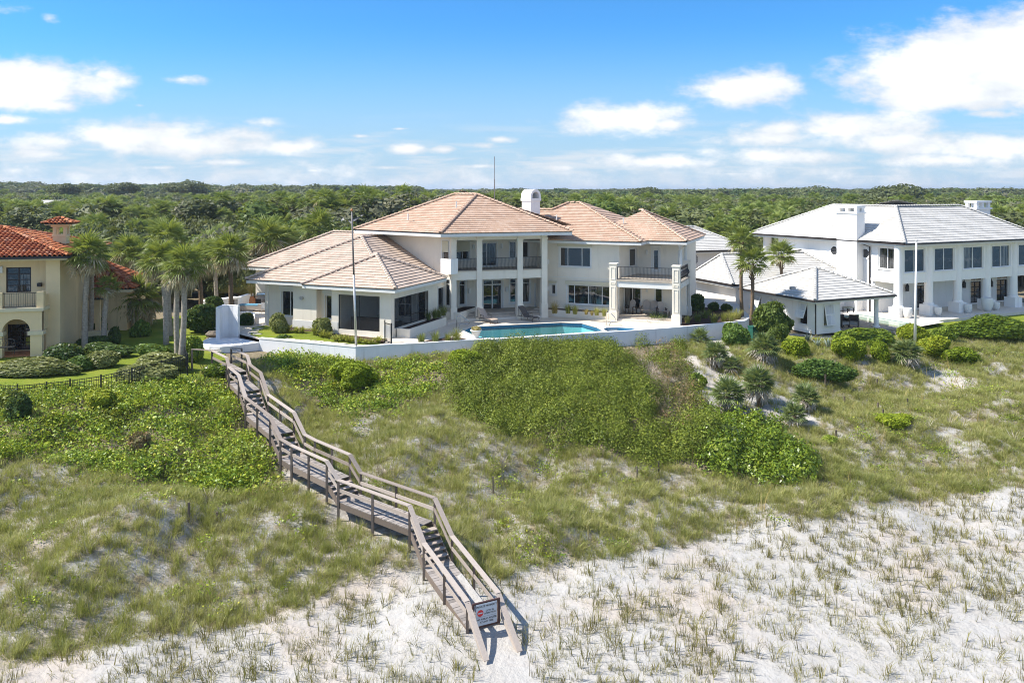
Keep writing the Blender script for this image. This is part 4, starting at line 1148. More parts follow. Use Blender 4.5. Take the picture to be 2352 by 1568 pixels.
# ---- right wing
PR = FR.pt
RW = [(FR.rect(z2(940, 620), z2(1200, 783), 0), dict(cols=(1, 2, 1.1), casing=.12)),
      (FR.rect(z2(1005, 945), z2(1420, 1110), 0), dict(cols=(.9, 2, 2, 1.9), casing=.12)),
      (FR.rect(z2(866, 935), z2(902, 1018), 0), dict(cols=(1,), casing=.16))]
uL = FR.loc(PM(UB + .7, 2.2, 0))[0] - .6
facade(HO, FR, 0, uL, .12, 0, 6.06, RW)
for (a, b) in ((z2(920, 588), z2(1212, 612)), (z2(990, 910), z2(1420, 938)), (z2(850, 905), z2(912, 922))):
    r = FR.rect(a, b, 0); MB().box(FR, r[0], r[1], -.16, -.04, r[2], r[3]).build('shutter_box', M['cream_shutter'], HO)
MB().box(FR, uL, .1, -.02, -.002, 3.12, 3.16).build('string_course', M['trim'], HO)
u, z = FR.uz(z2(838, 968), 0); sconce(HO, FR, 0, z2(838, 968)); sconce(HO, FR, -.0, z2(838, 740))
# terrace under the balcony
MB().box(FR, .12, 4.9, -1.2, 1.4, 0, .30).build('patio_floor', M['travertine'], HO)
MB().box(FR, .4, 4.7, -1.62, -1.2, 0, .15).build('step', M['coping'], HO)
NL = 1.4
facade(HO, FR, NL, -.1, 5.35, 0.30, 3.0, [(FR.rect(c3(1197, 762), c3(1455, 1092), NL), dict(cols=(1, 1), casing=.08, sill=False, name='door')), (FR.rect(c3(1668, 752), c3(1778, 988), NL), dict(cols=(1,), casing=.06))])
MB().box(FR, -.12, .12, .22, 1.4, 0, 3.0).build('wall', M['stucco'], HO)
sconce(HO, FR, NL, c3(1160, 810)); sconce(HO, FR, NL, c3(1548, 793))
for (u, n) in ((0.02, -1.45), (5.1, -1.62), (5.1, 3.2)):
    m = MB(); s = .58; top = 4.52
    m.box(FR, *sq(FR, u, n, s), 0, top); m.box(FR, *sq(FR, u, n, s + .09), top, top + .10); m.box(FR, *sq(FR, u, n, s + .12), 0, .72); m.box(FR, *sq(FR, u, n, s + .05), .72, .8)
    for za, zb in ((.95, 2.75), (2.9, 3.1), (3.3, 4.3)):      # raised panel frames on the front
        a, b = u - .19, u + .19; q = n - s / 2
        m.box(FR, a, a + .05, q - .03, q - .001, za, zb); m.box(FR, b - .05, b, q - .03, q - .001, za, zb); m.box(FR, a + .05, b - .05, q - .03, q - .001, zb - .05, zb); m.box(FR, a + .05, b - .05, q - .03, q - .001, za, za + .05)
    m.build('corner_pillar', M['stucco'], HO)
MB().box(FR, .33, 4.80, -1.66, -1.24, 2.72, 3.20).box(FR, 4.86, 5.34, -1.30, 2.9, 2.72, 3.20).build('balcony_beam', M['trim'], HO)
MB().box(FR, .325, 4.80, -1.74, -1.1, 3.203, 3.33).box(FR, 4.9, 5.42, -1.32, 2.88, 3.203, 3.33).build('balcony_edge', M['travertine'], HO)
MB().box(FR, .33, 4.86, -1.24, 3.5, 2.95, 3.20).build('balcony_floor', M['travertine'], HO)
MB().box(FR, .33, 4.88, -1.1, 3.5, 3.201, 3.31).build('balcony_paving', M['travertine'], HO)
bulged_rail(HO, PR(.36, -1.5, 3.33), PR(4.78, -1.5, 3.33), 1.02, .11, .06)
bulged_rail(HO, PR(5.2, -1.28, 3.33), PR(5.2, 2.85, 3.33), 1.02, .11, .2)
# upper walls behind the balcony
a, b = PR(.12, -.03, 0), PR(.85, 3.5, 0); ang = math.degrees(math.atan2(-(b - a).y, (b - a).x)); FA = Fr(a.x, a.y, ang); LA = (b - a).length
facade(HO, FA, 0, 0, LA, 3.2, 6.06, [(FA.rect(c3(1280, 168), c3(1388, 436), 0), dict(cols=(1,), casing=.08))])
facade(HO, FR, 3.5, .75, 4.75, 3.2, 6.06, [(FR.rect(c3(1628, 172), c3(1736, 505), 3.5), dict(cols=(1,), casing=.1, fw=.14, sill=False, name='door', head=.2))])
MB().box(FR, 4.5, 4.75, 3.73, 10, 0, 6.06).build('wall', M['stucco'], HO)
sconce(HO, FR, 3.5, c3(1545, 225))
for n in (1.75, 3.9): MB().lathe(PR(4.82, n, 3.31), [(.22, 0), (.22, .15), (.16, .2), (.15, 2.5), (.2, 2.6), (.22, 2.73)], 16).build('round_column', M['trim'], HO, True)
downpipe(HO, [PR(5.35, 1.35, 6.1), PR(4.9, 1.55, 5.75), PR(4.72, 1.55, 5.5), PR(4.72, 1.55, 3.3)], 'steel', .04)
MB().box(FR, -9.4, -.12, .22, 12.5, 0, 6.04).build('wall', M['stucco'], HO)
# planters belonging to the house
def planter(fr, u0, u1, n0, n1, z, t=.14):
    m = MB(); m.wall(fr, u0, u1, 0, z, n0, t).wall(fr, u0, u1, 0, z, n1 - t, t).box(fr, u0, u0 + t, n0 + t, n1 - t, 0, z).box(fr, u1 - t, u1, n0 + t, n1 - t, 0, z)
    o = m.build('planter', M['stucco'], HO); MB().box(fr, u0 + t, u1 - t, n0 + t, n1 - t, 0, z - .06).build('planter_soil', M['mulch'], o)
planter(FL, .12, 1.15, .6, 6.4, .62); planter(FL, .12, 1.6, 8.0, 12.6, .78); MB().box(FL, .12, 1.3, 6.45, 7.95, 0, .2).build('step', M['coping'], HO)
planter(FR, uL + .3, -.45, -1.5, -.06, .55)
# chimney
ch = at(1227, 487, 71.6); FC = Fr(ch.x, ch.y - .6, -37)
m = MB(); m.box(FC, -.52, .52, -.15, 1.15, 7.6, 9.55); m.box(FC, -.60, .60, -.23, 1.23, 9.55, 9.78); chim = m.build('chimney', M['white_wall'], HO)
m = MB(); n = 10
for k in range(5):              # ribbed barrel cap, open at the front
    n0 = -.2 + k * .28; r0 = .58 if k % 2 == 0 else .53; n1 = n0 + (.28 if k < 4 else .27)
    for i in range(n):
        a, b = math.pi * i / n, math.pi * (i + 1) / n; q = lambda t, r, nn: FC.pt(-math.cos(t) * r, nn, 9.95 + math.sin(t) * r * 1.1)
        m.add([q(a, r0, n0), q(b, r0, n0), q(b, r0, n1), q(a, r0, n1), q(a, .38, n0), q(b, .38, n0), q(b, .38, n1), q(a, .38, n1)], [(0, 1, 2, 3), (7, 6, 5, 4), (0, 4, 5, 1), (3, 2, 6, 7)])
    for sgn_ in (-1, 1):
        ua_, ub_ = sorted((sgn_ * r0, sgn_ * .38)); m.box(FC, ua_, ub_, n0, n1, 9.78, 9.95)
m.build('chimney_cap', M['white_wall'], chim)
MB().box(FC, -.38, .38, 1.0, 1.16, 9.78, 10.36).build('chimney_cap_back', M['dim'], chim)

# antenna mast behind the roof
b = at(1136, 462, 73.5); m = MB().tube([vv(b.x, b.y, 0), vv(b.x, b.y, 11.5)], .045, 8).tube([vv(b.x, b.y, 11.5), vv(b.x, b.y, 13.6)], .025, 6)
props(m.build('antenna_mast', M['oldpole'], None, origin=vv(b.x, b.y, 0)), 'tall thin dark mast rising behind the middle tan roof', 'mast')

# ------------------------------------------------------------------ white house on the right
WH = thing('white_house', 'white two storey house with white tiled roof and round columns', 'house', (42, 82, -1.4))
ZG = -1.4
C0 = vv(36.1, 73.2, 0); FW = Fr(C0.x, C0.y, -25)
uu, nn = FW.u, FW.n
ZW = 5.58
c0 = C0 + vv(0, 0, ZW); rA, rB = vv(38.5, 79.9, 8.84), vv(35.1, 87.1, 8.84); rC = rA + uu * 9.7
lE = vv(27.1, 91.0, ZW); fE = c0 + uu * 21; bE = fE + nn * 14
# make the planes true
def onplane(o, e, inn, sl, p): return vv(p.x, p.y, o.z + (p - o).dot(inn) * sl)
left_in = (lE - c0).normalized(); left_in = vv(left_in.y, -left_in.x, 0); left_in = left_in if left_in.dot(uu) > 0 else -left_in
sl_l = (rA.z - ZW) / (rA - c0).dot(left_in); rB = onplane(c0, None, left_in, sl_l, rB); rB.z = rA.z
back_l = lE + vv(12, 5.2, 0)
ev = MB(); ev.prism([tuple(p[:2]) for p in (c0 + (uu + nn) * .06, fE + nn * .06, bE, back_l, lE + left_in * .05)], ZW - .3, ZW - .04, 1)
pls = [[c0, fE, rC, rA], [lE, c0, rA, rB], [back_l, lE, rB], [fE, bE, rC], [rA, rC, bE, back_l, rB]]
wr_ = tiled_roof(WH, pls, [(c0, rA), (lE, rB), (rA, rB), (fE, rC), (rA, rC)], M['white_tile'], 260, wt=.33, lt=.38, th=.055, body=ev, key='white')
MB().bar(c0 - nn * .05 - vv(0, 0, .06), fE - nn * .05 - vv(0, 0, .06), .12, .12).bar(c0 - left_in * .05 - vv(0, 0, .06), lE - left_in * .05 - vv(0, 0, .06), .12, .12).build('gutter', M['bronze'], WH)
PW = FW.pt
W0 = .85      # columns and upper wall stand this far behind the eave edge
ucol = [FW.uz(z3(x, 600), W0)[0] for x in (1520, 1725, 1920, 2115, 2295)]; dcol = ucol[2] - ucol[1]
ucol += [ucol[-1] + dcol * k for k in (1, 2)]
for i, u in enumerate(ucol):
    m = MB(); s = .62; c = PW(u, W0 + .25, 0)
    m.box(FW, *sq(FW, u, W0 + .25, 1.15), ZG, ZG + 1.0)
    m.lathe(vv(c.x, c.y, ZG + 1.0), [(.50, 0), (.50, .1), (.40, .2), (.38, 3.0), (.36, 5.6), (.46, 5.7), (.50, 5.95)], 20)
    m.build('column', M['white_wall'], WH, False)
zf = 2.05
for i in range(len(ucol) - 1):
    a, b = ucol[i] + .3, ucol[i + 1] - .3
    wx = (a + (b - a) * .1, a + (b - a) * .9, 2.75, 4.95)
    facade(WH, FW, W0 + .12, a - .1, b + .1, 1.75, 5.3, [(wx, dict(cols=(1, 1), casing=.08, fw=.08, cas='white_wall', frame='white_wall'))], 'white_wall')
MB().box(FW, ucol[0], ucol[-1], W0 + .34, 4.2, 1.76, 2.05).build('upper_floor', M['white_wall'], WH)
NW = 3.9
# recessed ground floor wall with arched doors
doors = [FW.rect(z3(a, 590), z3(b, 820), NW) for a, b in ((1630, 1695), (1990, 2064), (2166, 2240))]
MB().wall(FW, 4.3, 21, ZG, 1.76, NW, .25, [(a, b, ZG + .15, 1.0) for a, b, _, _ in doors]).build('wall', M['white_wall'], WH)
def arched(house, fr, n, u0, u1, zb, zs, frame='darkframe', trim='white_wall'):
    window(house, fr, n, (u0, u1, zb, zs), cols=(1, 1), rows=(1, 1, 1, 1), fw=.11, frame=frame, casing=.09, sill=False, name='door', cas=trim)
    m = MB(); c = (u0 + u1) / 2; r = (u1 - u0) / 2; N = 10
    q = lambda t, rr, nn_: fr.pt(c - math.cos(t) * rr, nn_, zs + .09 + math.sin(t) * rr)
    for i in range(N):
        a, b = math.pi * i / N, math.pi * (i + 1) / N
        m.add([q(a, r + .1, n - .05), q(b, r + .1, n - .05), q(b, r - .04, n - .05), q(a, r - .04, n - .05), q(a, r + .1, n), q(b, r + .1, n), q(b, r - .04, n), q(a, r - .04, n)], [(0, 1, 2, 3), (0, 4, 5, 1), (3, 2, 6, 7)])
    for t in (.25, .5, .75): m.bar(q(math.pi * t, .1, n - .03), q(math.pi * t, r - .04, n - .03), .04, .03)
    o = m.build('fanlight', M[trim], house)
    g = MB(); g.add([fr.pt(c, n - .012, zs + .09)] + [q(math.pi * i / N, r - .04, n - .012) for i in range(N + 1)], [(0, i + 1, i + 2) for i in range(N)]); g.build('pane', M['glass'], o)
for a, b, _, _ in doors: arched(WH, FW, NW, a, b, ZG + .15, 1.0)
# left flank (faces the pool)
FWl = Fr(0, 0, 0); FWl.o = c0.copy(); FWl.o.z = 0; FWl.u = -(lE - c0).normalized(); FWl.u.z = 0; FWl.n = left_in.copy()
LL = (lE - c0).length
wl1 = FWl.rect(z3(1372, 405), z3(1488, 552), .85)
oct1 = FWl.uz(z3(1075, 425), .85); oct2 = FWl.uz(z3(1285, 443), .85)
adoor = FWl.rect(z3(1432, 690), z3(1500, 832), 1.9)
facade(WH, FWl, .85, -LL + 3.6, -.9, 1.75, 5.3, [(wl1, dict(cols=(1, 1), casing=.1, fw=.09, frame='white_wall', cas='white_wall'))], 'white_wall')
umid = FWl.uz(z3(1345, 600), .85)[0]
MB().wall(FWl, -LL + 3.6, umid, ZG, 1.75, .85, .25).build('wall', M['white_wall'], WH)
sd = FWl.rect(z3(1420, 690), z3(1502, 832), 4.3)
MB().wall(FWl, umid, -3.9, ZG, 1.75, 4.3, .25, [(sd[0], sd[1], ZG + .15, .9)]).build('wall', M['white_wall'], WH); MB().box(FWl, umid - .25, umid, 1.1, 4.3, ZG, 1.75).build('wall', M['white_wall'], WH)
MB().box(FWl, umid, -.95, 1.12, 4.5, 1.77, 2.0).build('upper_floor', M['white_wall'], WH)
arched(WH, FWl, 4.3, sd[0], sd[1], ZG + .15, .9)
for (u, z) in (oct1, oct2):
    m = MB(); n = 8
    for i in range(n):
        a, b = 6.283 * (i + .5) / n, 6.283 * (i + 1.5) / n; q = lambda t, r, k: FWl.pt(u + math.cos(t) * r, k, z + math.sin(t) * r)
        m.add([q(a, .62, .79), q(b, .62, .79), q(b, .45, .79), q(a, .45, .79), q(a, .62, .85), q(b, .62, .85), q(b, .45, .85), q(a, .45, .85)], [(0, 1, 2, 3), (0, 4, 5, 1), (3, 2, 6, 7)])
    o = m.build('octagon_window', M['white_wall'], WH)
    g = MB(); g.add([FWl.pt(u + math.cos(6.283 * (i + .5) / n) * .45, .83, z + math.sin(6.283 * (i + .5) / n) * .45) for i in range(n)], [tuple(range(n))]); g.build('pane', M['glass'], o)
MB().lathe(FWl.pt(-LL + 1.5, 1.3, ZG), [(.45, 0), (.45, 6.6), (.52, 6.7), (.52, 6.95)], 18).build('column', M['white_wall'], WH, True)
m = MB(); q0, q1 = FWl.pt(-LL + 2.0, 1.2, 2.0), FWl.pt(-LL + 3.6, 1.2, 2.0)
m.bar(q0 + vv(0, 0, .95), q1 + vv(0, 0, .95), .1, .08).bar(q0, q1, .1, .08).bar(q0, q1 + vv(0, 0, .95), .06, .06).bar(q0 + vv(0, 0, .95), q1, .06, .06); m.build('porch_rail', M['white_wall'], WH)
MB().box(FWl, -LL + 3.6, -LL + 3.85, 1.1, 9, ZG, 5.3).build('wall', M['white_wall'], WH)
# chimney breast on the flank
k0, k1 = FWl.uz(z3(1090, 400), -.1)[0], FWl.uz(z3(1226, 400), -.1)[0]
m = MB(); m.box(FWl, k0, k1, -.1, 1.0, ZG, 8.2); m.box(FWl, k0 - .1, k1 + .1, -.2, 1.1, 8.2, 8.38); m.box(FWl, k0 - .05, k1 + .05, -.15, 1.05, 8.75, 8.98)
for a in (k0 + .02, (k0 + k1) / 2 - .15, k1 - .32): m.box(FWl, a, a + .3, -.1, .3, 8.38, 8.75); m.box(FWl, a, a + .3, .6, 1.0, 8.38, 8.75)
m.build('chimney', M['white_wall'], WH)
ck = at(2259, 488, 92); FK = Fr(ck.x, ck.y, -25)
m = MB(); m.box(FK, -1.2, 1.2, 0, 1.4, 5, 8.3); m.box(FK, -1.35, 1.35, -.15, 1.55, 8.3, 8.5); m.box(FK, -1.3, 1.3, -.1, 1.5, 9.05, 9.3)
for a in (-1.2, -.2, .85): m.box(FK, a, a + .35, 0, .35, 8.5, 9.05); m.box(FK, a, a + .35, 1.05, 1.4, 8.5, 9.05)
m.build('chimney', M['white_wall'], WH)
u_dp = FWl.uz(z3(1312, 500), .75)[0]
downpipe(WH, [FWl.pt(u_dp - .5, .1, 5.35), FWl.pt(u_dp, .75, 5.0), FWl.pt(u_dp, .75, ZG)], 'bronze', .07)
# lanterns
for p in ((1570, 678), (1953, 657), (2137, 650)):
    u, z = FW.uz(z3(*p), NW - .3); m = MB(); m.box(FW, u - .12, u + .12, NW - .35, NW - .11, z - .3, z + .25); m.box(FW, u - .03, u + .03, NW - .11, NW, z - .05, z + .05); m.lathe(FW.pt(u, NW - .23, z + .25), [(.16, 0), (.03, .2), (.03, .35)], 8); m.build('lantern', M['iron'], WH)
# terrace and plinth
MB().box(FW, -2.2, 21, -2.2 + .6, NW, ZG - .6, ZG + .02).build('terrace', M['coping'], WH)
# low wing behind the palms
k0, k1, k2 = vv(20.8, 75, 1.6), vv(18.05, 82.2, 1.6), vv(21.3, 81, 3.95)
k3 = k2 + vv(9.27, 2.5, 0); k4 = k0 + vv(13.5, 3.64, 0)
ev = MB(); ev.prism([tuple(p[:2]) for p in (k0, k4, k4 + vv(-1, 8, 0), k1)], 1.3, 1.56, 1)
tiled_roof(WH, [[k0, k4, k3, k2], [k1, k0, k2], [k4, k4 + vv(-2.5, 9, 0), k3], [k1, k2, k3, k4 + vv(-2.5, 9, 0)]], [(k0, k2), (k2, k3), (k4, k3), (k1, k2)], M['white_tile'], 0, wt=.33, lt=.38, th=.055, body=ev, name='wing_roof', key='white')
MB().prism([(21.3, 75.9), (33.5, 79.2), (32.6, 84), (19.0, 82.2)], ZG, 1.3).build('wall', M['white_wall'], WH)
MB().bar(k0 - vv(.0, .05, .08), k4 - vv(0, .05, .08), .12, .12).bar(k0 - vv(.05, 0, .08), k1 - vv(.05, 0, .08), .12, .12).build('gutter', M['bronze'], WH)
# rear wing further left
r0, r1 = at(*z3(75, 430), 95), at(*z3(525, 408), 98); zr = r0.z; r1.z = zr
r2 = at(*z3(62, 266), 101); r3 = at(*z3(128, 272), 101.5); r3.z = r2.z
ev = MB(); ev.prism([tuple(p[:2]) for p in (r0, r1, r1 + vv(0, 10, 0), r0 + vv(-9, 10, 0))], zr - .3, zr - .04, 1)
r00 = r0 - (r1 - r0).normalized() * 7
tiled_roof(WH, [[r00, r1, r3, r2], [r1, r1 + vv(2, 12, 0), r3]], [(r1, r3), (r2, r3)], M['white_tile'], 0, wt=.33, lt=.38, th=.055, body=ev, name='wing_roof', key='white')
dw = (r1 - r0).normalized(); FB = Fr(r0.x, r0.y, math.degrees(math.atan2(-dw.y, dw.x)))
MB().box(FB, -7, (r1 - r0).length - .8, .9, 9, ZG, zr - .3).build('wall', M['white_wall'], WH)
MB().bar(r00 - vv(0, .05, .08), r1 - vv(0, .05, .08), .12, .12).build('gutter', M['bronze'], WH)
uo, zo = FB.uz(z3(118, 485), .9); m = MB(); n = 8; q = lambda t, r, k: FB.pt(uo + math.cos(t) * r, k, zo + math.sin(t) * r)
for i in range(n):
    a, b = 6.283 * (i + .5) / n, 6.283 * (i + 1.5) / n
    m.add([q(a, .95, .84), q(b, .95, .84), q(b, .78, .84), q(a, .78, .84), q(a, .95, .9), q(b, .95, .9), q(b, .78, .9), q(a, .78, .9)], [(0, 1, 2, 3), (0, 4, 5, 1), (3, 2, 6, 7)])
o = m.build('octagon_window', M['white_wall'], WH)
for k in range(5):
    zz = zo - .62 + k * .25; MB().box(FB, uo - .72, uo + .72, .86, .89, zz, zz + .2).build('slat', M['greyfab'], o)
# low white wall and garage slit window left of the low wing
fw_ = Fr(19.3, 77.5, 62)
MB().box(FB, -3.5, 6, -12.0, -11.8, ZG, .3).build('screen_wall', M['white_wall'], WH)

# ------------------------------------------------------------------ pool pavilion of the white house
PH = thing('pool_pavilion', 'small white pavilion with pyramid tiled roof and propped shutters', 'pavilion', (26.7, 69.8, -1.3))
q0 = vv(24.35, 64.0, 1.62); FP = Fr(q0.x, q0.y, -24); SZ = 9.1; ZP = -1.25
pl, cp = hip(FP, 0, SZ, 0, SZ, 1.62, .46, 'u')
ev = MB(); ev.box(FP, .05, SZ - .05, .05, SZ - .05, 1.36, 1.58, 1)
tiled_roof(PH, [pl[k] for k in ('front', 'left', 'right', 'back')], [cp[k] for k in ('fl', 'fr', 'bl', 'br')], M['white_tile'], 300, wt=.33, lt=.38, th=.055, body=ev, key='white')
MB().bar(FP.pt(0, -.05, 1.56), FP.pt(SZ, -.05, 1.56), .11, .11).bar(FP.pt(-.05, 0, 1.56), FP.pt(-.05, SZ, 1.56), .11, .11).build('gutter', M['bronze'], PH)
FPl = Fr(0, 0, 0); FPl.o = FP.o.copy(); FPl.u = -FP.n; FPl.n = FP.u
sw = [FPl.rect(z3(835, 780), z3(893, 922), .75), FPl.rect(z3(640, 745), z3(698, 880), .75), FPl.rect(z3(527, 735), z3(580, 860), .75)]
uw = FP.uz(z3(1114, 880), .75)[0]
sf = [FP.rect(z3(1003, 788), z3(1062, 935), .75)]
MB().wall(FPl, -SZ + .75, -.75, ZP, 1.36, .75, .2, sw).build('wall', M['white_wall'], PH)
MB().wall(FP, .95, uw, ZP, 1.36, .75, .2, sf).build('wall', M['white_wall'], PH)
MB().box(FP, uw - .2, uw, .95, SZ - .75, ZP, 1.36).box(FP, .95, uw - .2, SZ - .95, SZ - .75, ZP, 1.36).build('wall', M['white_wall'], PH)
MB().box(FP, .70, uw + .04, .70, .748, ZP, ZP + .22).box(FPl, -SZ + .75, -.75, .70, .748, ZP, ZP + .22).build('plinth', M['white_wall'], PH)
def propped(fr, n, r, ang=24, ln_=.98):
    u0, u1, za, zb = r; h = zb - za
    window(PH, fr, n, r, cols=(1,), casing=.06, cas='white_wall', frame='white_wall', sill=False)
    piv = zb + .06; L = h * ln_; dn, dz_ = math.sin(R(ang)), -math.cos(R(ang))
    pt = lambda u, t, off=0: fr.pt(u, n - .07 - dn * t - off * math.cos(R(ang)), piv + dz_ * t - off * dn * -0)
    m = MB(); a, b = u0 - .03, u1 + .03
    m.bar(pt(a + .04, 0), pt(a + .04, L), .08, .05, fr.n); m.bar(pt(b - .04, 0), pt(b - .04, L), .08, .05, fr.n)
    for t in (.04, L * .5, L - .04): m.bar(pt(a + .08, t), pt(b - .08, t), .05, .08, (0, 0, 1))
    m.bar(pt(a + .1, L - .05), fr.pt(a + .1, n, za + .1), .025, .025)
    o = m.build('shutter', M['white_wall'], PH)
    k = int(L / .085)
    for i in range(k): MB().bar(pt(a + .08, .08 + i * (L - .12) / k), pt(b - .08, .08 + i * (L - .12) / k), .012, .07, fr.n + vv(0, 0, .9)).build('slat', M['white_wall'], o)
for r in sw: propped(FPl, .75, r, 20, .74)
for r in sf: propped(FP, .75, r, 11)
for u in (SZ - 1.1,):
    c = FP.pt(u, 1.1, ZP); MB().lathe(c, [(.32, 0), (.32, .12), (.2, .25), (.18, 2.3), (.26, 2.45), (.28, 2.61)], 16).build('column', M['white_wall'], PH, True)
c = FP.pt(SZ - 1.1, SZ - 1.1, ZP); MB().lathe(c, [(.32, 0), (.32, .12), (.2, .25), (.18, 2.3), (.26, 2.45), (.28, 2.61)], 16).build('column', M['white_wall'], PH, True)
MB().box(FP, uw, SZ + .3, .2, SZ + .5, ZP - .6, ZP + .03).build('floor', M['travertine'], PH)
downpipe(PH, [FP.pt(.15, .15, 1.5), FP.pt(.72, .66, 1.15), FP.pt(.72, .66, ZP)], 'bronze', .06)
u, n, _ = FP.loc(at(*z3(795, 680), 67.3)); q = at(*z3(795, 680), 66.6); MB().box(Fr(q.x, q.y, -24), -.25, .2, -.1, .15, q.z - .1, q.z + .15).build('roof_vent', M['greyfab'], PH)
# pool behind the pavilion
gp = [ground(*z3(*p), z=-1.33) for p in ((1120, 868), (1240, 855), (1640, 925), (1560, 945), (1120, 968))]
gp = [(p.x, p.y) for p in gp]
dk = [ground(*z3(*p), z=-1.36) for p in ((1090, 985), (1060, 840), (1240, 832), (1700, 880), (1815, 912), (1600, 950))]
V_, F_ = with_holes([(p.x, p.y) for p in dk], [gp], -1.36 + .06)
m = MB().add(V_, [f if (V_[f[1]] - V_[f[0]]).cross(V_[f[2]] - V_[f[0]]).z > 0 else f[::-1] for f in F_]); props(m.build('paved_terrace', M['coping']), 'pale stone terrace beside the white house', None, None, 'structure')
t = thing('lap_pool', 'still grey green pool behind the white pavilion', 'pool', (gp[0][0], gp[0][1], -1.3))
n = len(gp); MB().add([(x, y, -1.3) for x, y in gp] + [(x, y, -2.2) for x, y in gp], [(i, (i + 1) % n, n + (i + 1) % n, n + i) for i in range(n)] + [tuple(range(2 * n - 1, n - 1, -1))]).build('basin', M['palepool'], t)
MB().add([(x, y, -1.38) for x, y in gp], [tuple(range(n - 1, -1, -1))]).build('water', M['reflectwater'], t)

# ------------------------------------------------------------------ ochre house on the left
YH = thing('ochre_house', 'ochre stucco house with red barrel tile roof and arched loggia', 'house', (-34, 54, -.5))
ye = vv(-29.8, 53.5, 6.08); FY = Fr(ye.x, ye.y, -14); PY = FY.pt; ZY = -.45
pl, cp = hip(FY, -22, 0, 0, 11.5, 6.08, .30, 'u')
ev = MB(); ev.box(FY, -22, -.06, .06, 11.4, 5.82, 6.04, 1)
tiled_roof(YH, [pl['front'], pl['right']], [cp['fr'], cp['br'], cp['ridge']], M['red_tile'], 300, wt=.30, lt=.36, th=.04, kind='barrel', capr=.15, body=ev, bodymat=[M['void'], M['yellow_trim']], key='red')
MB().bar(PY(-22, -.06, 6.0), PY(0, -.06, 6.0), .13, .13).bar(PY(.06, 0, 6.0), PY(.06, 11, 6.0), .13, .13).build('gutter', M['iron'], YH)
bw = 1.6
ua, ub = FY.uz(c5(455, 800), .75)[0], FY.uz(c5(598, 800), .75)[0]
up = FY.rect(c5(60, 545), c5(310, 795), bw)
lo = FY.rect(c5(75, 1110), c5(322, 1368), bw)
facade(YH, FY, bw, -22, ua, ZY, 5.82, [(up[:3] + (up[3],), dict(cols=(1, 1), rows=(1, 1, 1, 1), frame='darkframe', casing=0, sill=False, fw=.08)), (lo, dict(cols=(1, 1), rows=(1, 1, 1, 1), frame='darkframe', casing=0, sill=False, fw=.09))], 'yellow')
MB().box(FY, ua, ub, .75, 3.0, ZY - .4, 5.82).build('wall_pier', M['yellow'], YH)
MB().box(FY, ub - .25, ub, 3.0, 10.5, ZY - .4, 5.82).build('wall', M['yellow'], YH)
downpipe(YH, [FY.pt(ua - .15, bw - .1, z) for z in (5.85, ZY)], 'iron', .06)
# loggia with arch and balcony
LN = -.55; la, lb = -8.6, FY.uz(c5(418, 1200), LN)[0]
a0, a1 = FY.uz(c5(20, 1200), LN)[0], FY.uz(c5(300, 1200), LN)[0]; zsp = FY.uz(c5(200, 1185), LN)[1]; cx_ = (a0 + a1) / 2; ra = (a1 - a0) / 2; ztop = FY.uz(c5(200, 985), LN)[1]
m = MB(); N = 14; arch = [(cx_ - math.cos(math.pi * i / N) * ra, zsp + math.sin(math.pi * i / N) * ra) for i in range(N + 1)]
for nn_, flip in ((LN, 1), (LN + .4, -1)):
    outer = [(lb, zsp), (lb, ztop), (la, ztop), (la, zsp)]
    poly = [Vector((u, z, 0)) for u, z in outer] + [Vector((u, z, 0)) for u, z in arch]
    tri = tessellate_polygon([poly]); Vq = [FY.pt(p.x, nn_, p.y) for p in poly]
    m.add(Vq, [tuple(t_) for t_ in tri])
for i in range(N): m.add([FY.pt(*[arch[i][0], LN, arch[i][1]]), FY.pt(arch[i + 1][0], LN, arch[i + 1][1]), FY.pt(arch[i + 1][0], LN + .4, arch[i + 1][1]), FY.pt(arch[i][0], LN + .4, arch[i][1])], [(0, 1, 2, 3)])
m.box(FY, lb - .4, lb, LN + .4, bw, zsp, ztop)
m.build('loggia_wall', M['yellow'], YH)
for u0_, u1_ in ((a1, lb), (la, a0)): 
    MB().box(FY, u0_, u1_, LN, LN + .4, ZY, zsp - .25).build('loggia_pier', M['yellow'], YH)
    MB().box(FY, u0_ - .12, u1_ + .10, LN - .1, LN + .5, zsp - .25, zsp - .002).build('pier_capital', M['yellow_trim'], YH)
MB().box(FY, la, lb + .12, LN - .12, bw - .01, ztop, ztop + .22).build('balcony_floor', M['yellow_trim'], YH)
zb_ = ztop + .22
for u in (lb - .33, FY.uz(c5(0, 880), LN)[0] - .3): MB().box(FY, u, u + .42, LN, LN + .42, zb_, zb_ + 1.05).build('balcony_post', M['yellow'], YH)
MB().box(FY, lb - .14, lb, LN + .42, bw, zb_, zb_ + .75).build('balcony_parapet', M['yellow'], YH)
bulged_rail(YH, FY.pt(FY.uz(c5(12, 880), LN)[0], LN + .2, zb_), FY.pt(lb - .36, LN + .2, zb_), .95, .13, 0)
MB().box(FY, la, lb, LN + .4, bw - .02, ZY - .3, ZY + .02).build('loggia_floor', M['terracotta'], YH)
u, z = FY.uz(c5(12, 568), bw); MB().box(FY, u - .15, u + .12, bw - .15, bw, z - .22, z + .22).build('wall_light', M['ceramic'], YH)
u, z = FY.uz(c5(402, 715), bw); MB().box(FY, u - .12, u + .12, bw - .3, bw, z - .12, z + .12).build('wall_light', M['iron'], YH)
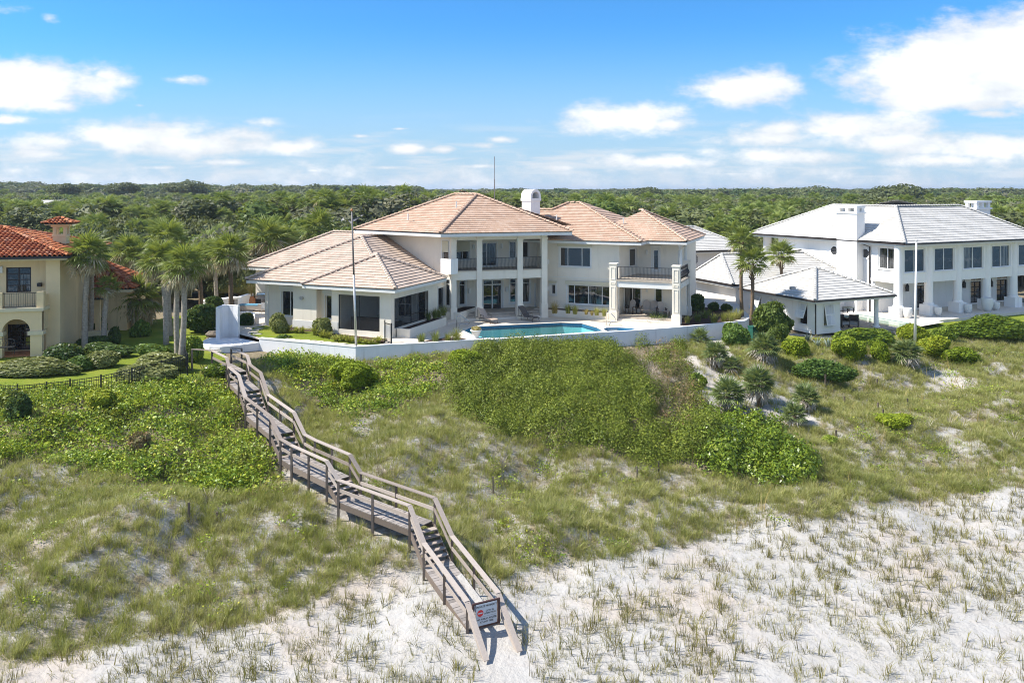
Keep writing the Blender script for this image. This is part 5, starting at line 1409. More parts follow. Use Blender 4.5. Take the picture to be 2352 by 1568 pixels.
# chimney with its own little roof
cc = at(136.5, 560, 57.5); FYc = Fr(cc.x, cc.y, -14); wv = .44
m = MB(); m.box(FYc, -wv, wv, 0, 2 * wv, 4.5, 7.15); m.box(FYc, -wv - .04, wv + .04, -.04, 2 * wv + .04, 7.15, 7.3)
for a in (-wv, wv - .2):
    for b in (0, 2 * wv - .2): m.box(FYc, a, a + .2, b, b + .2, 7.3, 7.85)
m.box(FYc, -wv - .1, wv + .1, -.1, 2 * wv + .1, 7.85, 8.0); m.box(FYc, -.85, .85, -.45, 1.3, 8.0, 8.1)
chy = m.build('chimney', M['yellow'], YH)
pl, cp = hip(FYc, -1.0, 1.0, -.6, 1.4, 8.1, .42, 'u')
for k in pl: pl[k] = [p for p in pl[k]]
tiled_roof(YH, [pl['front'], pl['right'], pl['left'], pl['back']], [cp['fl'], cp['fr']], M['red_tile'], 60, wt=.25, lt=.3, th=.04, kind='barrel', capr=.11, name='chimney_roof', key='small_red', capname='ridge_tile')
# low rear wing
g0 = at(*c5(662, 775), 61); FG = Fr(g0.x, g0.y, -10)
ev = MB(); ev.box(FG, -3, 4.6, .05, 6.5, g0.z - .25, g0.z - .04, 1)
pl, cp = hip(FG, -4, 4.8, 0, 6.6, g0.z, .62, 'u')
tiled_roof(YH, [pl['front'], pl['right']], [cp['fr'], cp['ridge']], M['red_tile'], 0, wt=.30, lt=.36, th=.04, kind='barrel', capr=.15, body=ev, bodymat=[M['void'], M['yellow_trim']], name='wing_roof', key='red')
MB().box(FG, -3, 4.1, .8, 6, ZY - .4, g0.z - .25).build('wall', M['yellow'], YH)
g1 = at(*c5(668, 862), 59.3); FG1 = Fr(g1.x, g1.y, -10); g1b = FG1.pt(3.3, 0, g1.z)
t0, t1, t2, t3 = FG1.pt(-2, 0, g1.z), FG1.pt(2.6, 0, g1.z), FG1.pt(1.4, 2.2, g1.z + .9), FG1.pt(-2, 2.2, g1.z + .9)
tiled_roof(YH, [[t0, t1, t2, t3], [t1, FG1.pt(2.6, 2.4, g1.z), t2]], [(t1, t2)], M['red_tile'], 0, wt=.30, lt=.36, th=.04, kind='barrel', capr=.14, name='porch_roof', key='red')
rw = FG1.rect(c5(682, 1120), c5(748, 1230), .6)
m = MB(); m.wall(FG1, -2, 2.1, ZY - .4, g1.z - .1, .6, .2, [(rw[0], rw[1], ZY + .4, rw[3]), (rw[1] + .55, rw[1] + 1.4, ZY + .4, rw[3] + .1)]).build('wall', M['yellow'], YH)
MB().box(FG1, -2, 3.6, -.9, -.7, ZY - .3, ZY + .55).build('garden_parapet', M['yellow_trim'], YH)
MB().bar(t0 - vv(0, .05, .05), t1 - vv(0, .05, .05), .1, .1).build('gutter', M['iron'], YH)

# ------------------------------------------------------------------ boardwalk
BW = thing('boardwalk', 'long weathered timber boardwalk with railings stepping down the dune to the beach', 'boardwalk', (-9, 37, -3))
def flatdir(a, b):
    d = (b - a); d.z = 0; return d.normalized()
def miter(i, w_):
    """left/right offset of station i (positive = seaward right)"""
    a = flatdir(ST[max(i - 1, 0)], ST[max(i, 1)]); b = flatdir(ST[min(i, len(ST) - 2)], ST[min(i + 1, len(ST) - 1)])
    na, nb = vv(-a.y, a.x, 0), vv(-b.y, b.x, 0); k = na + nb; k /= k.dot(na); return ST[i] + k * w_
pm = MB().box(WORLD, -.57, .57, -.067, .067, -.036, 0); tmp = pm.build('plank', M['plank']); plank_me = tmp.data; bpy.data.objects.remove(tmp)
pm = MB().box(WORLD, -.54, .54, -.14, .14, -.04, 0); tmp = pm.build('step', M['rail']); step_me = tmp.data; bpy.data.objects.remove(tmp)
def place(name, me, c, d, tilt=0.0):
    x = vv(d.y, -d.x, 0).normalized(); y = d.normalized(); z = x.cross(y)
    link(name, me, BW, Matrix(((x.x, y.x, z.x, c.x), (x.y, y.y, z.y, c.y), (x.z, y.z, z.z, c.z), (0, 0, 0, 1))))
rr_ = random.Random(4)
for i, k in enumerate(KIND):
    a, b = ST[i], ST[i + 1]; d = b - a; L = d.length; fd = flatdir(a, b)
    if k in ('flat', 'ramp'):
        n = int(L / .146)
        for j in range(n):
            c = a + d * ((j + .5) / n) + vv(0, 0, rr_.uniform(-.006, .006)); dd = d.normalized() if k == 'ramp' else fd
            dd = (dd + vv(rr_.uniform(-.012, .012), rr_.uniform(-.012, .012), 0)).normalized()
            place('plank', plank_me, c, dd)
    elif k == 'step':
        n = max(1, round(-d.z / .165))
        for j in range(n):
            c = a + d * ((j + .55) / n); c.z = a.z + d.z * (j + 1) / (n + .0) + (.0 if j == n - 1 else 0)
            if j < n - 1 or n == 1 or True: place('step', step_me, c + vv(0, 0, .0 if j < n - 1 else .004), fd)
    for s in (-1, 1):
        w_ = .555
        p, q = miter(i, s * w_), miter(i + 1, s * w_)
        if k != 'end': MB().bar(p - vv(0, 0, .17), q - vv(0, 0, .17), .045, .24).build('stringer', M['post'], BW)
        hgt = .95
        p, q = miter(i, s * .60), miter(i + 1, s * .60)
        hp, hq = (hgt, hgt) if k != 'end' else (hgt - .02, .06)
        if k == 'end': q = q + fd * .55
        MB().bar(p + vv(0, 0, hp), q + vv(0, 0, hq), .19, .042).build('handrail', M['rail'], BW)
        MB().bar(miter(i, s * .575) + vv(0, 0, .50), (miter(i + 1, s * .575) if k != 'end' else q) + vv(0, 0, .50 if k != 'end' else -.22), .04, .14).build('side_rail', M['rail'], BW)
        nposts = max(1, round(L / 1.9)) if k != 'step' else 1
        for j in range(nposts):
            t = j / nposts; c = p + (miter(i + 1, s * .60) - p) * t; g = float(terrain(c.x, c.y)) - .3
            top = c.z + hgt - .022; c2_ = c + vv(0, 0, 0)
            MB().bar(vv(c.x, c.y, g), vv(c.x, c.y, top), .095, .095, (0, 1, 0)).build('post', M['post'], BW)
# ends of the rails at the tower platform
for s, e in ((-1, 1), (1, 1)):
    p = miter(0, s * .60); o_ = vv(-.95, .62, 0) if s > 0 else vv(-.35, .55, 0)
for p, q in ((miter(0, -.6), miter(0, -.6) + vv(-.75, .55, 0)), (miter(0, .6), miter(0, .6) + vv(.45, .55, 0))):
    pass
Lp, Rp = at(441, 805, 50.4), at(555, 799, 50.6)
for p, q in ((miter(0, .6), Lp), (miter(0, -.6), Rp)) if (miter(0, .6) - Lp).length < (miter(0, -.6) - Lp).length else ((miter(0, -.6), Lp), (miter(0, .6), Rp)):
    q = vv(q.x, q.y, p.z)
    MB().bar(p + vv(0, 0, .952), q + vv(0, 0, .952), .19, .042).build('handrail', M['rail'], BW)
    MB().bar(vv(q.x, q.y, -1.2), q + vv(0, 0, .93), .095, .095, (0, 1, 0)).build('post', M['post'], BW)

q_ = []
for k in range(9):
    t_ = .25 + .75 * k / 8; c_ = ST[11] + (ST[12] - ST[11]) * t_; n_ = flatdir(ST[11], ST[12]); s_ = vv(-n_.y, n_.x, 0); s_ = s_ if s_.x > 0 else -s_
    q_.append((c_ + s_ * .55 + vv(0, 0, .05), c_ + s_ * (.42 - .42 * t_ * (.7 + .3 * math.sin(k * 2.1))) + vv(0, 0, .006)))
sd_ = MB(); sd_.add([p for pr in q_ for p in pr], [(2 * i, 2 * i + 1, 2 * i + 3, 2 * i + 2) for i in range(8)])
props(sd_.build('sand_drift', M['sand']), 'pale sand drifted over the right side of the boardwalk ramp', None, None, 'structure')
# gate with sign at the foot
gp_ = ST[12]; gd = flatdir(ST[12], ST[13]); gx_ = vv(-gd.y, gd.x, 0)
if gx_.x < 0: gx_ = -gx_
gz0 = -4.55
GT = thing('beach_gate', 'narrow brown barred gate closing the foot of the boardwalk', 'gate', tuple(gp_ + gd * .25))
FGt = Fr(0, 0, 0); FGt.o = gp_ + gd * .25; FGt.o.z = 0; FGt.u = gx_; FGt.n = -gd
if FGt.n.y < 0: FGt.n = -FGt.n
m = MB(); z0_, z1_ = gz0 + .12, gz0 + .98
m.box(FGt, -.52, -.45, -.03, .03, z0_, z1_).box(FGt, .45, .52, -.03, .03, z0_, z1_).box(FGt, -.45, .45, -.03, .03, z1_ - .06, z1_).box(FGt, -.45, .45, -.03, .03, z0_, z0_ + .06); m.build('gate_frame', M['redframe'], GT)
for k in range(6): MB().box(FGt, -.36 + k * .144 - .015, -.36 + k * .144 + .015, -.015, .015, z0_ + .06, z1_ - .06).build('bar', M['redframe'], GT)
SG = thing('warning_sign', 'white private property sign with red no entry disc on the boardwalk gate', 'sign', tuple(FGt.pt(0, -.05, gz0 + .5)))
su = .39; sz0, sz1 = gz0 + .20, gz0 + .93
MB().box(FGt, -su, su, -.052, -.034, sz0, sz1).build('sign_board', M['signwhite'], SG)
def lettering(parent, fr, n, u, z, text, size, mat, wide=1.0):
    cu = bpy.data.curves.new('lettering', 'FONT'); cu.body = text; cu.size = size; cu.align_x = 'CENTER'; cu.align_y = 'CENTER'; cu.extrude = .001; cu.offset = size * .025
    cu.materials.append(mat); o = bpy.data.objects.new('lettering', cu); COL.objects.link(o); o.parent = parent
    bpy.context.view_layer.update(); me = bpy.data.meshes.new_from_object(o.evaluated_get(bpy.context.evaluated_depsgraph_get())); bpy.data.objects.remove(o)
    o = bpy.data.objects.new('lettering', me); COL.objects.link(o); o.parent = parent
    p = fr.pt(u, n, z) - wl[parent.name]; x = fr.u; y = vv(0, 0, 1); zz = x.cross(y)
    o.matrix_basis = Matrix(((x.x * wide, y.x, zz.x, p.x), (x.y * wide, y.y, zz.y, p.y), (x.z * wide, y.z, zz.z, p.z), (0, 0, 0, 1)))
    return o
zt_ = sz1
lettering(SG, FGt, -.0545, 0, zt_ - .09, 'PRIVATE PROPERTY', .088, M['signblack'])
lettering(SG, FGt, -.0545, .12, zt_ - .26, 'CCTV IN', .078, M['signblack']); lettering(SG, FGt, -.0545, .12, zt_ - .345, 'OPERATION', .078, M['signblack'])
lettering(SG, FGt, -.0545, 0, zt_ - .52, 'NO PUBLIC ACCESS', .084, M['signblack']); lettering(SG, FGt, -.0545, 0, zt_ - .62, 'AT ANY TIME', .084, M['signblack'])
MB().box(FGt, -su + .04, su - .04, -.0555, -.0535, zt_ - .435, zt_ - .43).build('rule', M['signblack'], SG)
cdk = FGt.pt(-.235, -.0535, zt_ - .30); m = MB(); m.add([cdk + FGt.u * math.cos(6.283 * k / 24) * .115 + vv(0, 0, math.sin(6.283 * k / 24) * .115) - FGt.n * .001 for k in range(24)], [tuple(range(24))]); m.build('red_disc', M['signred'], SG)
MB().box(FGt, -.235 - .08, -.235 + .08, -.0565, -.0552, zt_ - .322, zt_ - .278).build('white_bar', M['signwhite'], SG)

# ------------------------------------------------------------------ outdoor shower wall and platform
zp = -.22
T = thing('tower_wall', 'tall curved white rendered wall standing on the round platform', 'wall', (-20.5, 58.3, zp))
tp = [ground(*c4b(*p), z=zp) for p in ((482, 1246), (530, 1216), (595, 1192))] + [ground(*c4b(*p), z=zp) for p in ((700, 1180), (800, 1186), (862, 1194), (897, 1200))]
zt2 = 2.05; m = MB(); n = len(tp)
innr = []
for i in range(n):
    d = (tp[min(i + 1, n - 1)] - tp[max(i - 1, 0)]).normalized(); innr.append(tp[i] + vv(-d.y, d.x, 0) * .16)
ring_ = [(p.x, p.y) for p in tp] + [(p.x, p.y) for p in innr[::-1]]
for i in range(n - 1): m.prism([(tp[i].x, tp[i].y), (tp[i + 1].x, tp[i + 1].y), (innr[i + 1].x, innr[i + 1].y), (innr[i].x, innr[i].y)], zp - .4, zt2)
m.build('wall_panel', M['wall_paint'], T)
m = MB()
for i in range(n - 1):
    a, b = tp[i] * 1.03 - innr[i] * .03, tp[i + 1] * 1.03 - innr[i + 1] * .03
    m.prism([(a.x, a.y), (b.x, b.y), (innr[i + 1].x, innr[i + 1].y), (innr[i].x, innr[i].y)], zt2, zt2 + .05)
m.build('wall_coping', M['white_wall'], T)
# left fin closing the concave wall
f0, f1 = tp[0], ground(*c4b(462, 1190), z=zp)
MB().prism([(f0.x, f0.y), (f0.x + .1, f0.y + .05), (f1.x + .3, f1.y + .9), (f1.x + .1, f1.y + .9)], zp - .3, zt2 - .01).build('side_fin', M['wall_paint'], T)
pf = [ground(*c4b(*p), z=zp) for p in ((142, 1318), (200, 1352), (300, 1392), (520, 1398), (900, 1362), (1356, 1300), (1180, 1262), (900, 1205), (470, 1205), (300, 1205), (175, 1262))]
o = MB().prism([(p.x, p.y) for p in pf], -1.3, zp).build('platform', M['wall_paint']); props(o, 'white concrete platform at the head of the boardwalk', None, None, 'structure')
ps = [ground(*c4b(*p), z=-.36) for p in ((318, 1398), (535, 1396), (545, 1440), (330, 1452))]; MBs = MB().prism([(p.x, p.y) for p in ps], -1.2, -.36)
ps = [ground(*c4b(*p), z=-.46) for p in ((325, 1440), (540, 1430), (555, 1478), (335, 1490))]; MBs.prism([(p.x, p.y) for p in ps], -1.2, -.46)
props(MBs.build('platform_steps', M['coping']), 'two pale steps from the platform to the boardwalk', None, None, 'structure')

# side terrace: low white wall with a fire opening
SW = thing('fireplace_wall', 'low white wall with a brick lined fire opening on the side terrace', 'wall', tuple(at(520, 700, 70)))
pA, pB, pC = at(471, 716, 66.5), at(548, 706, 69), at(582, 712, 72); pA.z = pB.z = pC.z = 0
dwl = (pB - pA).normalized(); FF = Fr(pA.x, pA.y, math.degrees(math.atan2(-dwl.y, dwl.x))); LW = (pB - pA).length; hz_ = FF.uz((510, 690), 0)[1] + .05
fo = FF.rect(c4b(768, 405), c4b(893, 555), 0)
m = MB(); m.wall(FF, 0, LW, -.4, hz_, 0, .6, [(fo[0], fo[1], .05, fo[3])]); m.build('wall_panel', M['white_wall'], SW)
MB().box(FF, -.05, LW + .05, -.05, .65, hz_ + .002, hz_ + .08).build('wall_coping', M['white_wall'], SW)
MB().box(FF, fo[0], fo[1], .5, .59, .05, fo[3]).build('fire_brick', M['rock'], SW)
dwl = (pC - pB).normalized(); FF2 = Fr(pB.x, pB.y + .02, math.degrees(math.atan2(-dwl.y, dwl.x))); MB().box(FF2, .02, (pC - pB).length, 0, .4, -.4, hz_ + .03).build('wall_panel', M['white_wall'], SW)
# low seat wall by the terrace
q = [ground(*c4b(*p), z=.0) for p in ((945, 770), (1195, 770), (1165, 930))]
SWT = thing('seat_wall', 'low white seat wall stepping down beside the round shrub', 'wall', tuple(q[0]))
MB().bar(q[0] + vv(0, 0, .22), q[1] + vv(0, 0, .22), .4, .44).build('wall_panel', M['white_wall'], SWT); MB().bar(q[1] + vv(.12, -.2, .19), q[2] + vv(.12, 0, .19), .35, .40).build('wall_panel', M['white_wall'], SWT)
# outdoor furniture on the side terrace
tb = ground(*c4b(1090, 700), z=0)
D = thing('daybed', 'low tan daybed with blue cushion on the side terrace', 'daybed', tuple(tb))
FD = Fr(tb.x, tb.y + 1, 4)
MB().box(FD, -1.4, 1.1, 0, .9, .18, .5).build('base', M['resin'], D); MB().box(FD, -1.35, .6, .03, .87, .502, .6).build('cushion', M['bluetarp'], D); MB().box(FD, .62, 1.75, -.1, .1, .12, .68).build('side_panel', M['resin'], D)
for u in (-1.3, 1.0): MB().box(FD, u - .04, u + .04, .4, .48, 0, .18).build('leg', M['darkwood'], D)
def chair_metal(p, rz, label):
    t = thing('patio_chair', label, 'chair', (p.x, p.y, 0), 'metal patio chairs on the side terrace', rz)
    fr = Fr(0, 0, 0); hold = wl[t.name]; wl[t.name] = Vector((0, 0, 0))
    MB().box(fr, -.25, .25, -.25, .25, .42, .46).build('seat', M['greyfab'], t); MB().box(fr, -.25, .25, .22, .26, .46, .95).build('backrest', M['greyfab'], t)
    for x in (-.24, .24):
        for y in (-.24, .24): MB().tube([(x, y, 0), (x, y, .62 if y < 0 else .42)], .014, 6).build('leg', M['ceramic'], t)
        MB().box(fr, x - .02, x + .02, -.25, .25, .62, .645).build('armrest', M['ceramic'], t)
    wl[t.name] = hold; return t
chair_metal(ground(*c4b(1560, 790)), .4, 'grey metal patio chair nearest the house corner'); chair_metal(ground(*c4b(1480, 700)), 2.6, 'grey metal patio chair behind the table on the side terrace')
tq = ground(*c4b(1640, 700)); t = thing('patio_table', 'small white table against the house corner', 'table', tuple(tq)); MB().box(Fr(tq.x, tq.y, 10), -.5, .5, -.4, .4, .70, .74).build('table_top', M['ceramic'], t)
for x in (-.45, .45):
    for y in (-.35, .35): MB().tube([tq + vv(x, y, 0), tq + vv(x, y, .70)], .02, 6).build('leg', M['ceramic'], t)
gq = ground(*c4b(1430, 560)); t = thing('grill', 'stainless barbecue grill on a cart by the terracotta pot', 'grill', tuple(gq)); fr = Fr(gq.x, gq.y, 10)
MB().box(fr, -.7, .5, -.3, .3, .1, .85).build('cart', M['steel'], t); MB().tube([fr.pt(-.55, 0, 1.0), fr.pt(.35, 0, 1.0)], .3, 12).build('hood', M['steel'], t); MB().box(fr, -.6, -.1, -.315, -.301, .18, .75).build('door', M['darkframe'], t)
pq = ground(*c4b(1610, 600)); t = thing('privacy_screen', 'plain white panel standing beside the house corner', 'screen', tuple(pq)); fr = Fr(pq.x, pq.y + .2, 18)
MB().box(fr, -.62, .45, 0, .08, .5, 1.85).build('panel', M['white_wall'], t)
for u in (-.58, .4): MB().box(fr, u - .03, u + .03, .01, .07, 0, .5).build('leg', M['steel'], t)
tq = ground(*c4b(1150, 566)); tq = vv(tq.x, tq.y, 0)
t = thing('terracotta_pot', 'big round terracotta pot planted with feathery grass', 'pot', tuple(tq))
MB().lathe(tq, [(.30, 0), (.46, .2), (.52, .45), (.48, .72), (.34, .9), (.38, .98), (.30, .98), (.28, .9)], 24).build('pot', M['terracotta'], t, True)
potgrass = t

# ------------------------------------------------------------------ pool furniture
def lounger(label, px, py, rz, sling):
    c = ground(px, py); t = thing('sun_lounger', label, 'sun lounger', (c.x, c.y, 0), 'sun loungers by the pool', rz); hold = wl[t.name]; wl[t.name] = Vector((0, 0, 0))
    # head at +y, foot at -y
    for x in (-.33, .33):
        MB().tube([(x, -1.0, .30), (x, -.3, .34), (x, .45, .32), (x, 1.0, .32)], .022, 6).build('side_rail', M['darkwood'], t)
        for y in (-.85, .55): MB().tube([(x, y, .32), (x * 1.05, y - .05, 0)], .022, 6).build('leg', M['darkwood'], t)
        MB().tube([(x * 1.12, -.05, .34), (x * 1.15, -.02, .56), (x * 1.15, .4, .58), (x * 1.12, .45, .34)], .022, 6).build('armrest', M['darkwood'], t)
    m = MB(); pr = [(-1.02, .33), (-.7, .40), (-.3, .36), (.2, .36), (.32, .42), (.65, .80), (.98, 1.08)]
    for (y0, a), (y1, b) in zip(pr[:-1], pr[1:]): m.add([(-.31, y0, a), (.31, y0, a), (.31, y1, b), (-.31, y1, b), (-.31, y0, a - .02), (.31, y0, a - .02), (.31, y1, b - .02), (-.31, y1, b - .02)], [(0, 1, 2, 3), (7, 6, 5, 4), (0, 4, 5, 1), (1, 5, 6, 2), (3, 2, 6, 7), (0, 3, 7, 4)])
    m.build('sling_seat', sling, t); MB().tube([(-.28, .9, .34), (-.28, .93, 1.0)], .015, 6).tube([(.28, .9, .34), (.28, .93, 1.0)], .015, 6).build('back_stay', M['darkwood'], t)
    wl[t.name] = hold; return t
p = c2(1262, 862); lounger('sun lounger with pale tan sling half in the sun, left of the two', *p, R(38), M['sling_tan'])
p = c2(1860, 838); lounger('sun lounger with dark brown sling in the shade, right of the two', *p, R(40), M['sling_brown'])
def grab(label, pts, r=.028):
    o = MB().tube(pts, r, 8).build('pool_handrail', M['steel'], None, True, origin=pts[0]); props(o, label, 'handrail')
a = ground(*c2(818, 945)); b = ground(*c2(1045, 920)); d = (b - a) * .85
for off, lb_ in ((0, 'outer'),):
    pts = [a + vv(0, 0, 0), a + vv(0, 0, .78), a + d * .08 + vv(0, 0, .88), a + d * .4 + vv(0, 0, .86), a + d * .9 + vv(0, 0, .42), a + d + vv(0, 0, .25), a + d * .82 + vv(.0, -.05, .18), a + d * .4 + vv(0, -.15, .32), a + d * .22 + vv(0, -.2, .28), a + d * .18 + vv(0, -.2, 0)]
    grab('bent steel handrail at the steps in the left corner of the pool', pts)
a = ground(*c3(928, 1325)); pts = [a, a + vv(0, 0, 1.0), a + vv(.15, -.1, 1.12), a + vv(.55, -.5, .75), a + vv(.7, -.6, .5), a + vv(.6, -.6, .38), a + vv(.35, -.5, .35), a + vv(.2, -.45, .1), a + vv(.2, -.45, 0)]
grab('curled bronze handrail between the pool and the spa', pts)
c = ground(*c2(1100, 1098)); t = thing('stone_urn', 'pale stone urn with red flowers on the pool edge', 'urn', tuple(c))
MB().lathe(c, [(.22, 0), (.24, .04), (.19, .08), (.26, .3), (.36, .52), (.41, .56), (.41, .62), (.33, .62), (.30, .5)], 20).build('urn', M['rock'] if False else M['ceramic'], t, True)
o = link('flowers', foliage('urn_flowers', .30, 160, .07, G['fountain_tan'], 5, (1, 1, .7), core=.6), t, Matrix.Translation(c + vv(0, 0, .66)))
# adirondack chairs under the balcony
def adirondack(fr, u, n, w_, face, label, kind='adirondack_chair', cat='chair', group='slatted resin seats under the balcony'):
    p = fr.pt(u, n, .30); t = thing(kind, label, cat, tuple(p), group, face); hold = wl[t.name]; wl[t.name] = Vector((0, 0, 0)); f = WORLD
    for k in range(5): MB().bar((-w_ / 2, -.32 + k * .13, .40 - k * .028), (w_ / 2, -.32 + k * .13, .40 - k * .028), .11, .022).build('seat_slat', M['resin'], t)
    n_ = max(1, round(w_ / .62)); each = w_ / n_
    for s in range(n_):
        c0_ = -w_ / 2 + each * (s + .5)
        for k in range(7):
            x = (k - 3) / 3 * (each / 2 - .05); top = 1.12 - .16 * (abs(k - 3) / 3) ** 2.2
            MB().bar((c0_ + x * .86, .22, .30), (c0_ + x, .22 + (top - .3) * .28, top), each / 7 - .012, .02, (0, 1, 0)).build('back_slat', M['resin'], t)
    for x in (-w_ / 2 - .06, w_ / 2 + .06):
        MB().box(f, x - .06, x + .06, -.42, .36, .58, .61).build('armrest', M['darkwood'], t)
        MB().box(f, x - .03, x + .03, -.36, -.26, 0, .58).build('leg', M['darkwood'], t); MB().bar((x, .34, 0), (x, .30, .58), .06, .08).build('leg', M['darkwood'], t)
    wl[t.name] = hold; return t
u, z = FR.uz(c3(1290, 1130), .3); adirondack(FR, u, .55, .58, R(-22 - 14), 'slatted chair by the sliding door under the balcony')
u, z = FR.uz(c3(1580, 1110), .7); adirondack(FR, u, .75, 1.25, R(-22), 'double slatted settee with two arched backs under the balcony', 'adirondack_settee', 'settee')
u, z = FR.uz(c3(1745, 1120), .4); adirondack(FR, u + .15, .35, .58, R(-22 + 20), 'slatted chair right of the settee under the balcony')
u, z = FR.uz(c3(1830, 1150), .2); p = FR.pt(u + .12, .1, .30); t = thing('side_table', 'little dark slatted table beside the right hand slatted chair', 'table', tuple(p)); MB().box(Fr(p.x, p.y, 22), -.24, .24, -.24, .24, .72, .76).build('table_top', M['resin'], t)
for x in (-.2, .2):
    for y in (-.2, .2): MB().box(Fr(p.x, p.y, 22), x - .025, x + .025, y - .025, y + .025, .3, .72).build('leg', M['darkwood'], t)
p = FR.pt(5.55, 2.0, 0); p = ground(*c3(2085, 1178), z=.05); t = thing('round_planter', 'white tub planter at the right end of the terrace', 'planter', tuple(p)); MB().lathe(p, [(.30, 0), (.42, .1), (.44, .5), (.44, .78), (.38, .78), (.38, .7)], 20).build('tub', M['ceramic'], t, True)
link('foliage', foliage('tub_plant', .36, 90, .08, G['dark'], 8, (1, 1, .4), core=.7), t, Matrix.Translation(p + vv(0, 0, .8)))
# sofa and clock in the screened porch
p = FL.pt(-2.3, 1.6, .06); t = thing('wicker_sofa', 'dark wicker sofa seen through the porch screen', 'sofa', tuple(p)); fr = Fr(p.x, p.y, 22)
MB().box(fr, -1.7, 1.7, -.2, .9, .1, .5).build('base', M['sofa'], t); MB().box(fr, -1.8, 1.8, -.45, -.2, .1, 1.15).build('backrest', M['sofa'], t)
for u in (-1.8, 1.6): MB().box(fr, u, u + .2, -.2, .9, .1, .85).build('armrest', M['sofa'], t)
for u in (-1.05, 0, 1.05): MB().box(fr, u - .5, u + .5, -.15, .85, .5, .68).build('cushion', M['cushion'], t)
MB().box(fr, .3, .85, -.18, .02, .7, 1.35).build('pillow', M['cushion'], t)
p = FL.pt(PLU + 1.0, 5.95, 2.1); t = thing('wall_clock', 'round pale wall clock on the back wall of the screened porch', 'clock', tuple(p))
MB().tube([FL.pt(PLU + 1.0, 5.99, 2.1), FL.pt(PLU + 1.0, 5.93, 2.1)], .36, 24).build('rim', M['darkframe'], t); MB().tube([FL.pt(PLU + 1.0, 5.94, 2.1), FL.pt(PLU + 1.0, 5.92, 2.1)], .26, 24).build('face', M['ceramic'], t)
# black garden gate on the wall
ga, gb = ground(*c1(1722, 1055)), ground(*c1(1825, 1100))
t = thing('garden_gate', 'black iron garden gate standing open by the porch corner', 'gate', tuple(gb))
m = MB(); m.bar(ga, ga + vv(0, 0, 1.55), .07, .07).bar(gb - vv(0, 0, 1.9), gb + vv(0, 0, 1.5), .09, .09).build('gate_post', M['iron'], t)
m = MB(); m.bar(ga + vv(0, 0, 1.35), gb + vv(0, 0, 1.4), .04, .05).bar(ga + vv(0, 0, .15), gb + vv(0, 0, .15), .04, .05); m.build('gate_rail', M['iron'], t)
for k in range(1, 8): q = ga + (gb - ga) * (k / 8); MB().bar(q + vv(0, 0, .15), q + vv(0, 0, 1.36), .02, .02).build('picket', M['iron'], t)

# ------------------------------------------------------------------ flagpoles
b = ground(*c1(1272, 1122)); top = at(808, 486, b.y); 
t = thing('flagpole', 'bare flagpole with a dark upper half at the corner of the white wall', 'flagpole', tuple(b))
mid = b + (vv(top.x, b.y, top.z) - b) * .53; tt = vv(top.x, b.y, top.z)
MB().tube([b, mid], [.085, .07], 12).build('lower_pole', M['pole'], t, True); MB().tube([mid, tt], [.065, .045], 12).build('upper_pole', M['oldpole'], t, True); MB().lathe(tt, [(.02, 0), (.07, .03), (.09, .1), (.06, .17), (.01, .2)], 12).build('ball', M['terracotta'], t, True)
b = at(*z3(1617, 1015), 62.5); tp_ = at(*z3(1627, 366), 62.5)
t = thing('flagpole', 'slim white flagpole in front of the white house', 'flagpole', (b.x, b.y, b.z - .6))
MB().tube([vv(b.x, b.y, b.z - .6), vv(tp_.x, b.y, tp_.z)], [.11, .055], 12).build('pole', M['white_wall'], t, True); MB().lathe(vv(tp_.x, b.y, tp_.z), [(.02, 0), (.08, .03), (.1, .1), (.06, .17), (.01, .2)], 12).build('ball', M['pole'], t, True)

# ------------------------------------------------------------------ iron fence of the left lawn
fpx = [(-30, 897), (40, 900), (107, 893), (161, 889), (232, 880), (303, 858), (371, 838), (431, 826)]
FE = thing('iron_fence', 'black iron picket fence along the edge of the left lawn', 'fence', (-24, 45, -1))
ftop = [(-30, 882), (40, 884), (107, 878.5), (161, 872), (232, 862), (303, 846), (371, 829), (431, 814)]
fp = []
for (x, y) in ftop:
    yy = np.interp(x, [-30, 40, 232, 371, 431], [44.6, 44.6, 45.0, 46.8, 48.3]); q = at(x, y, yy); fp.append(q)
pick = MB().box(WORLD, -.009, .009, -.009, .009, -1.16, 0).build('picket', M['iron']); pick_me = pick.data; bpy.data.objects.remove(pick)
for i in range(len(fp) - 1):
    a, b = fp[i], fp[i + 1]; d = b - a
    MB().bar(vv(a.x, a.y, float(terrain(a.x, a.y)) - .3), a + vv(0, 0, .06), .065, .065, (0, 1, 0)).build('post', M['iron'], FE)
    for dz in (-.05, -.22, -1.05): MB().bar(a + vv(0, 0, dz), b + vv(0, 0, dz), .03, .035).build('rail', M['iron'], FE)
    n = int(d.length / .125)
    for k in range(1, n): link('picket', pick_me, FE, Matrix.Translation(a + d * (k / n) - vv(0, 0, .02)))
a = fp[-1]; b = at(418, 778, 52.5); MB().bar(vv(a.x, a.y, -1.6), a + vv(0, 0, .06), .065, .065, (0, 1, 0)).build('post', M['iron'], FE)
d = b - a
for dz in (-.05, -.22, -1.05): MB().bar(a + vv(0, 0, dz), b + vv(0, 0, dz), .03, .035).build('rail', M['iron'], FE)
for k in range(1, 30): link('picket', pick_me, FE, Matrix.Translation(a + d * (k / 30) - vv(0, 0, .02)))
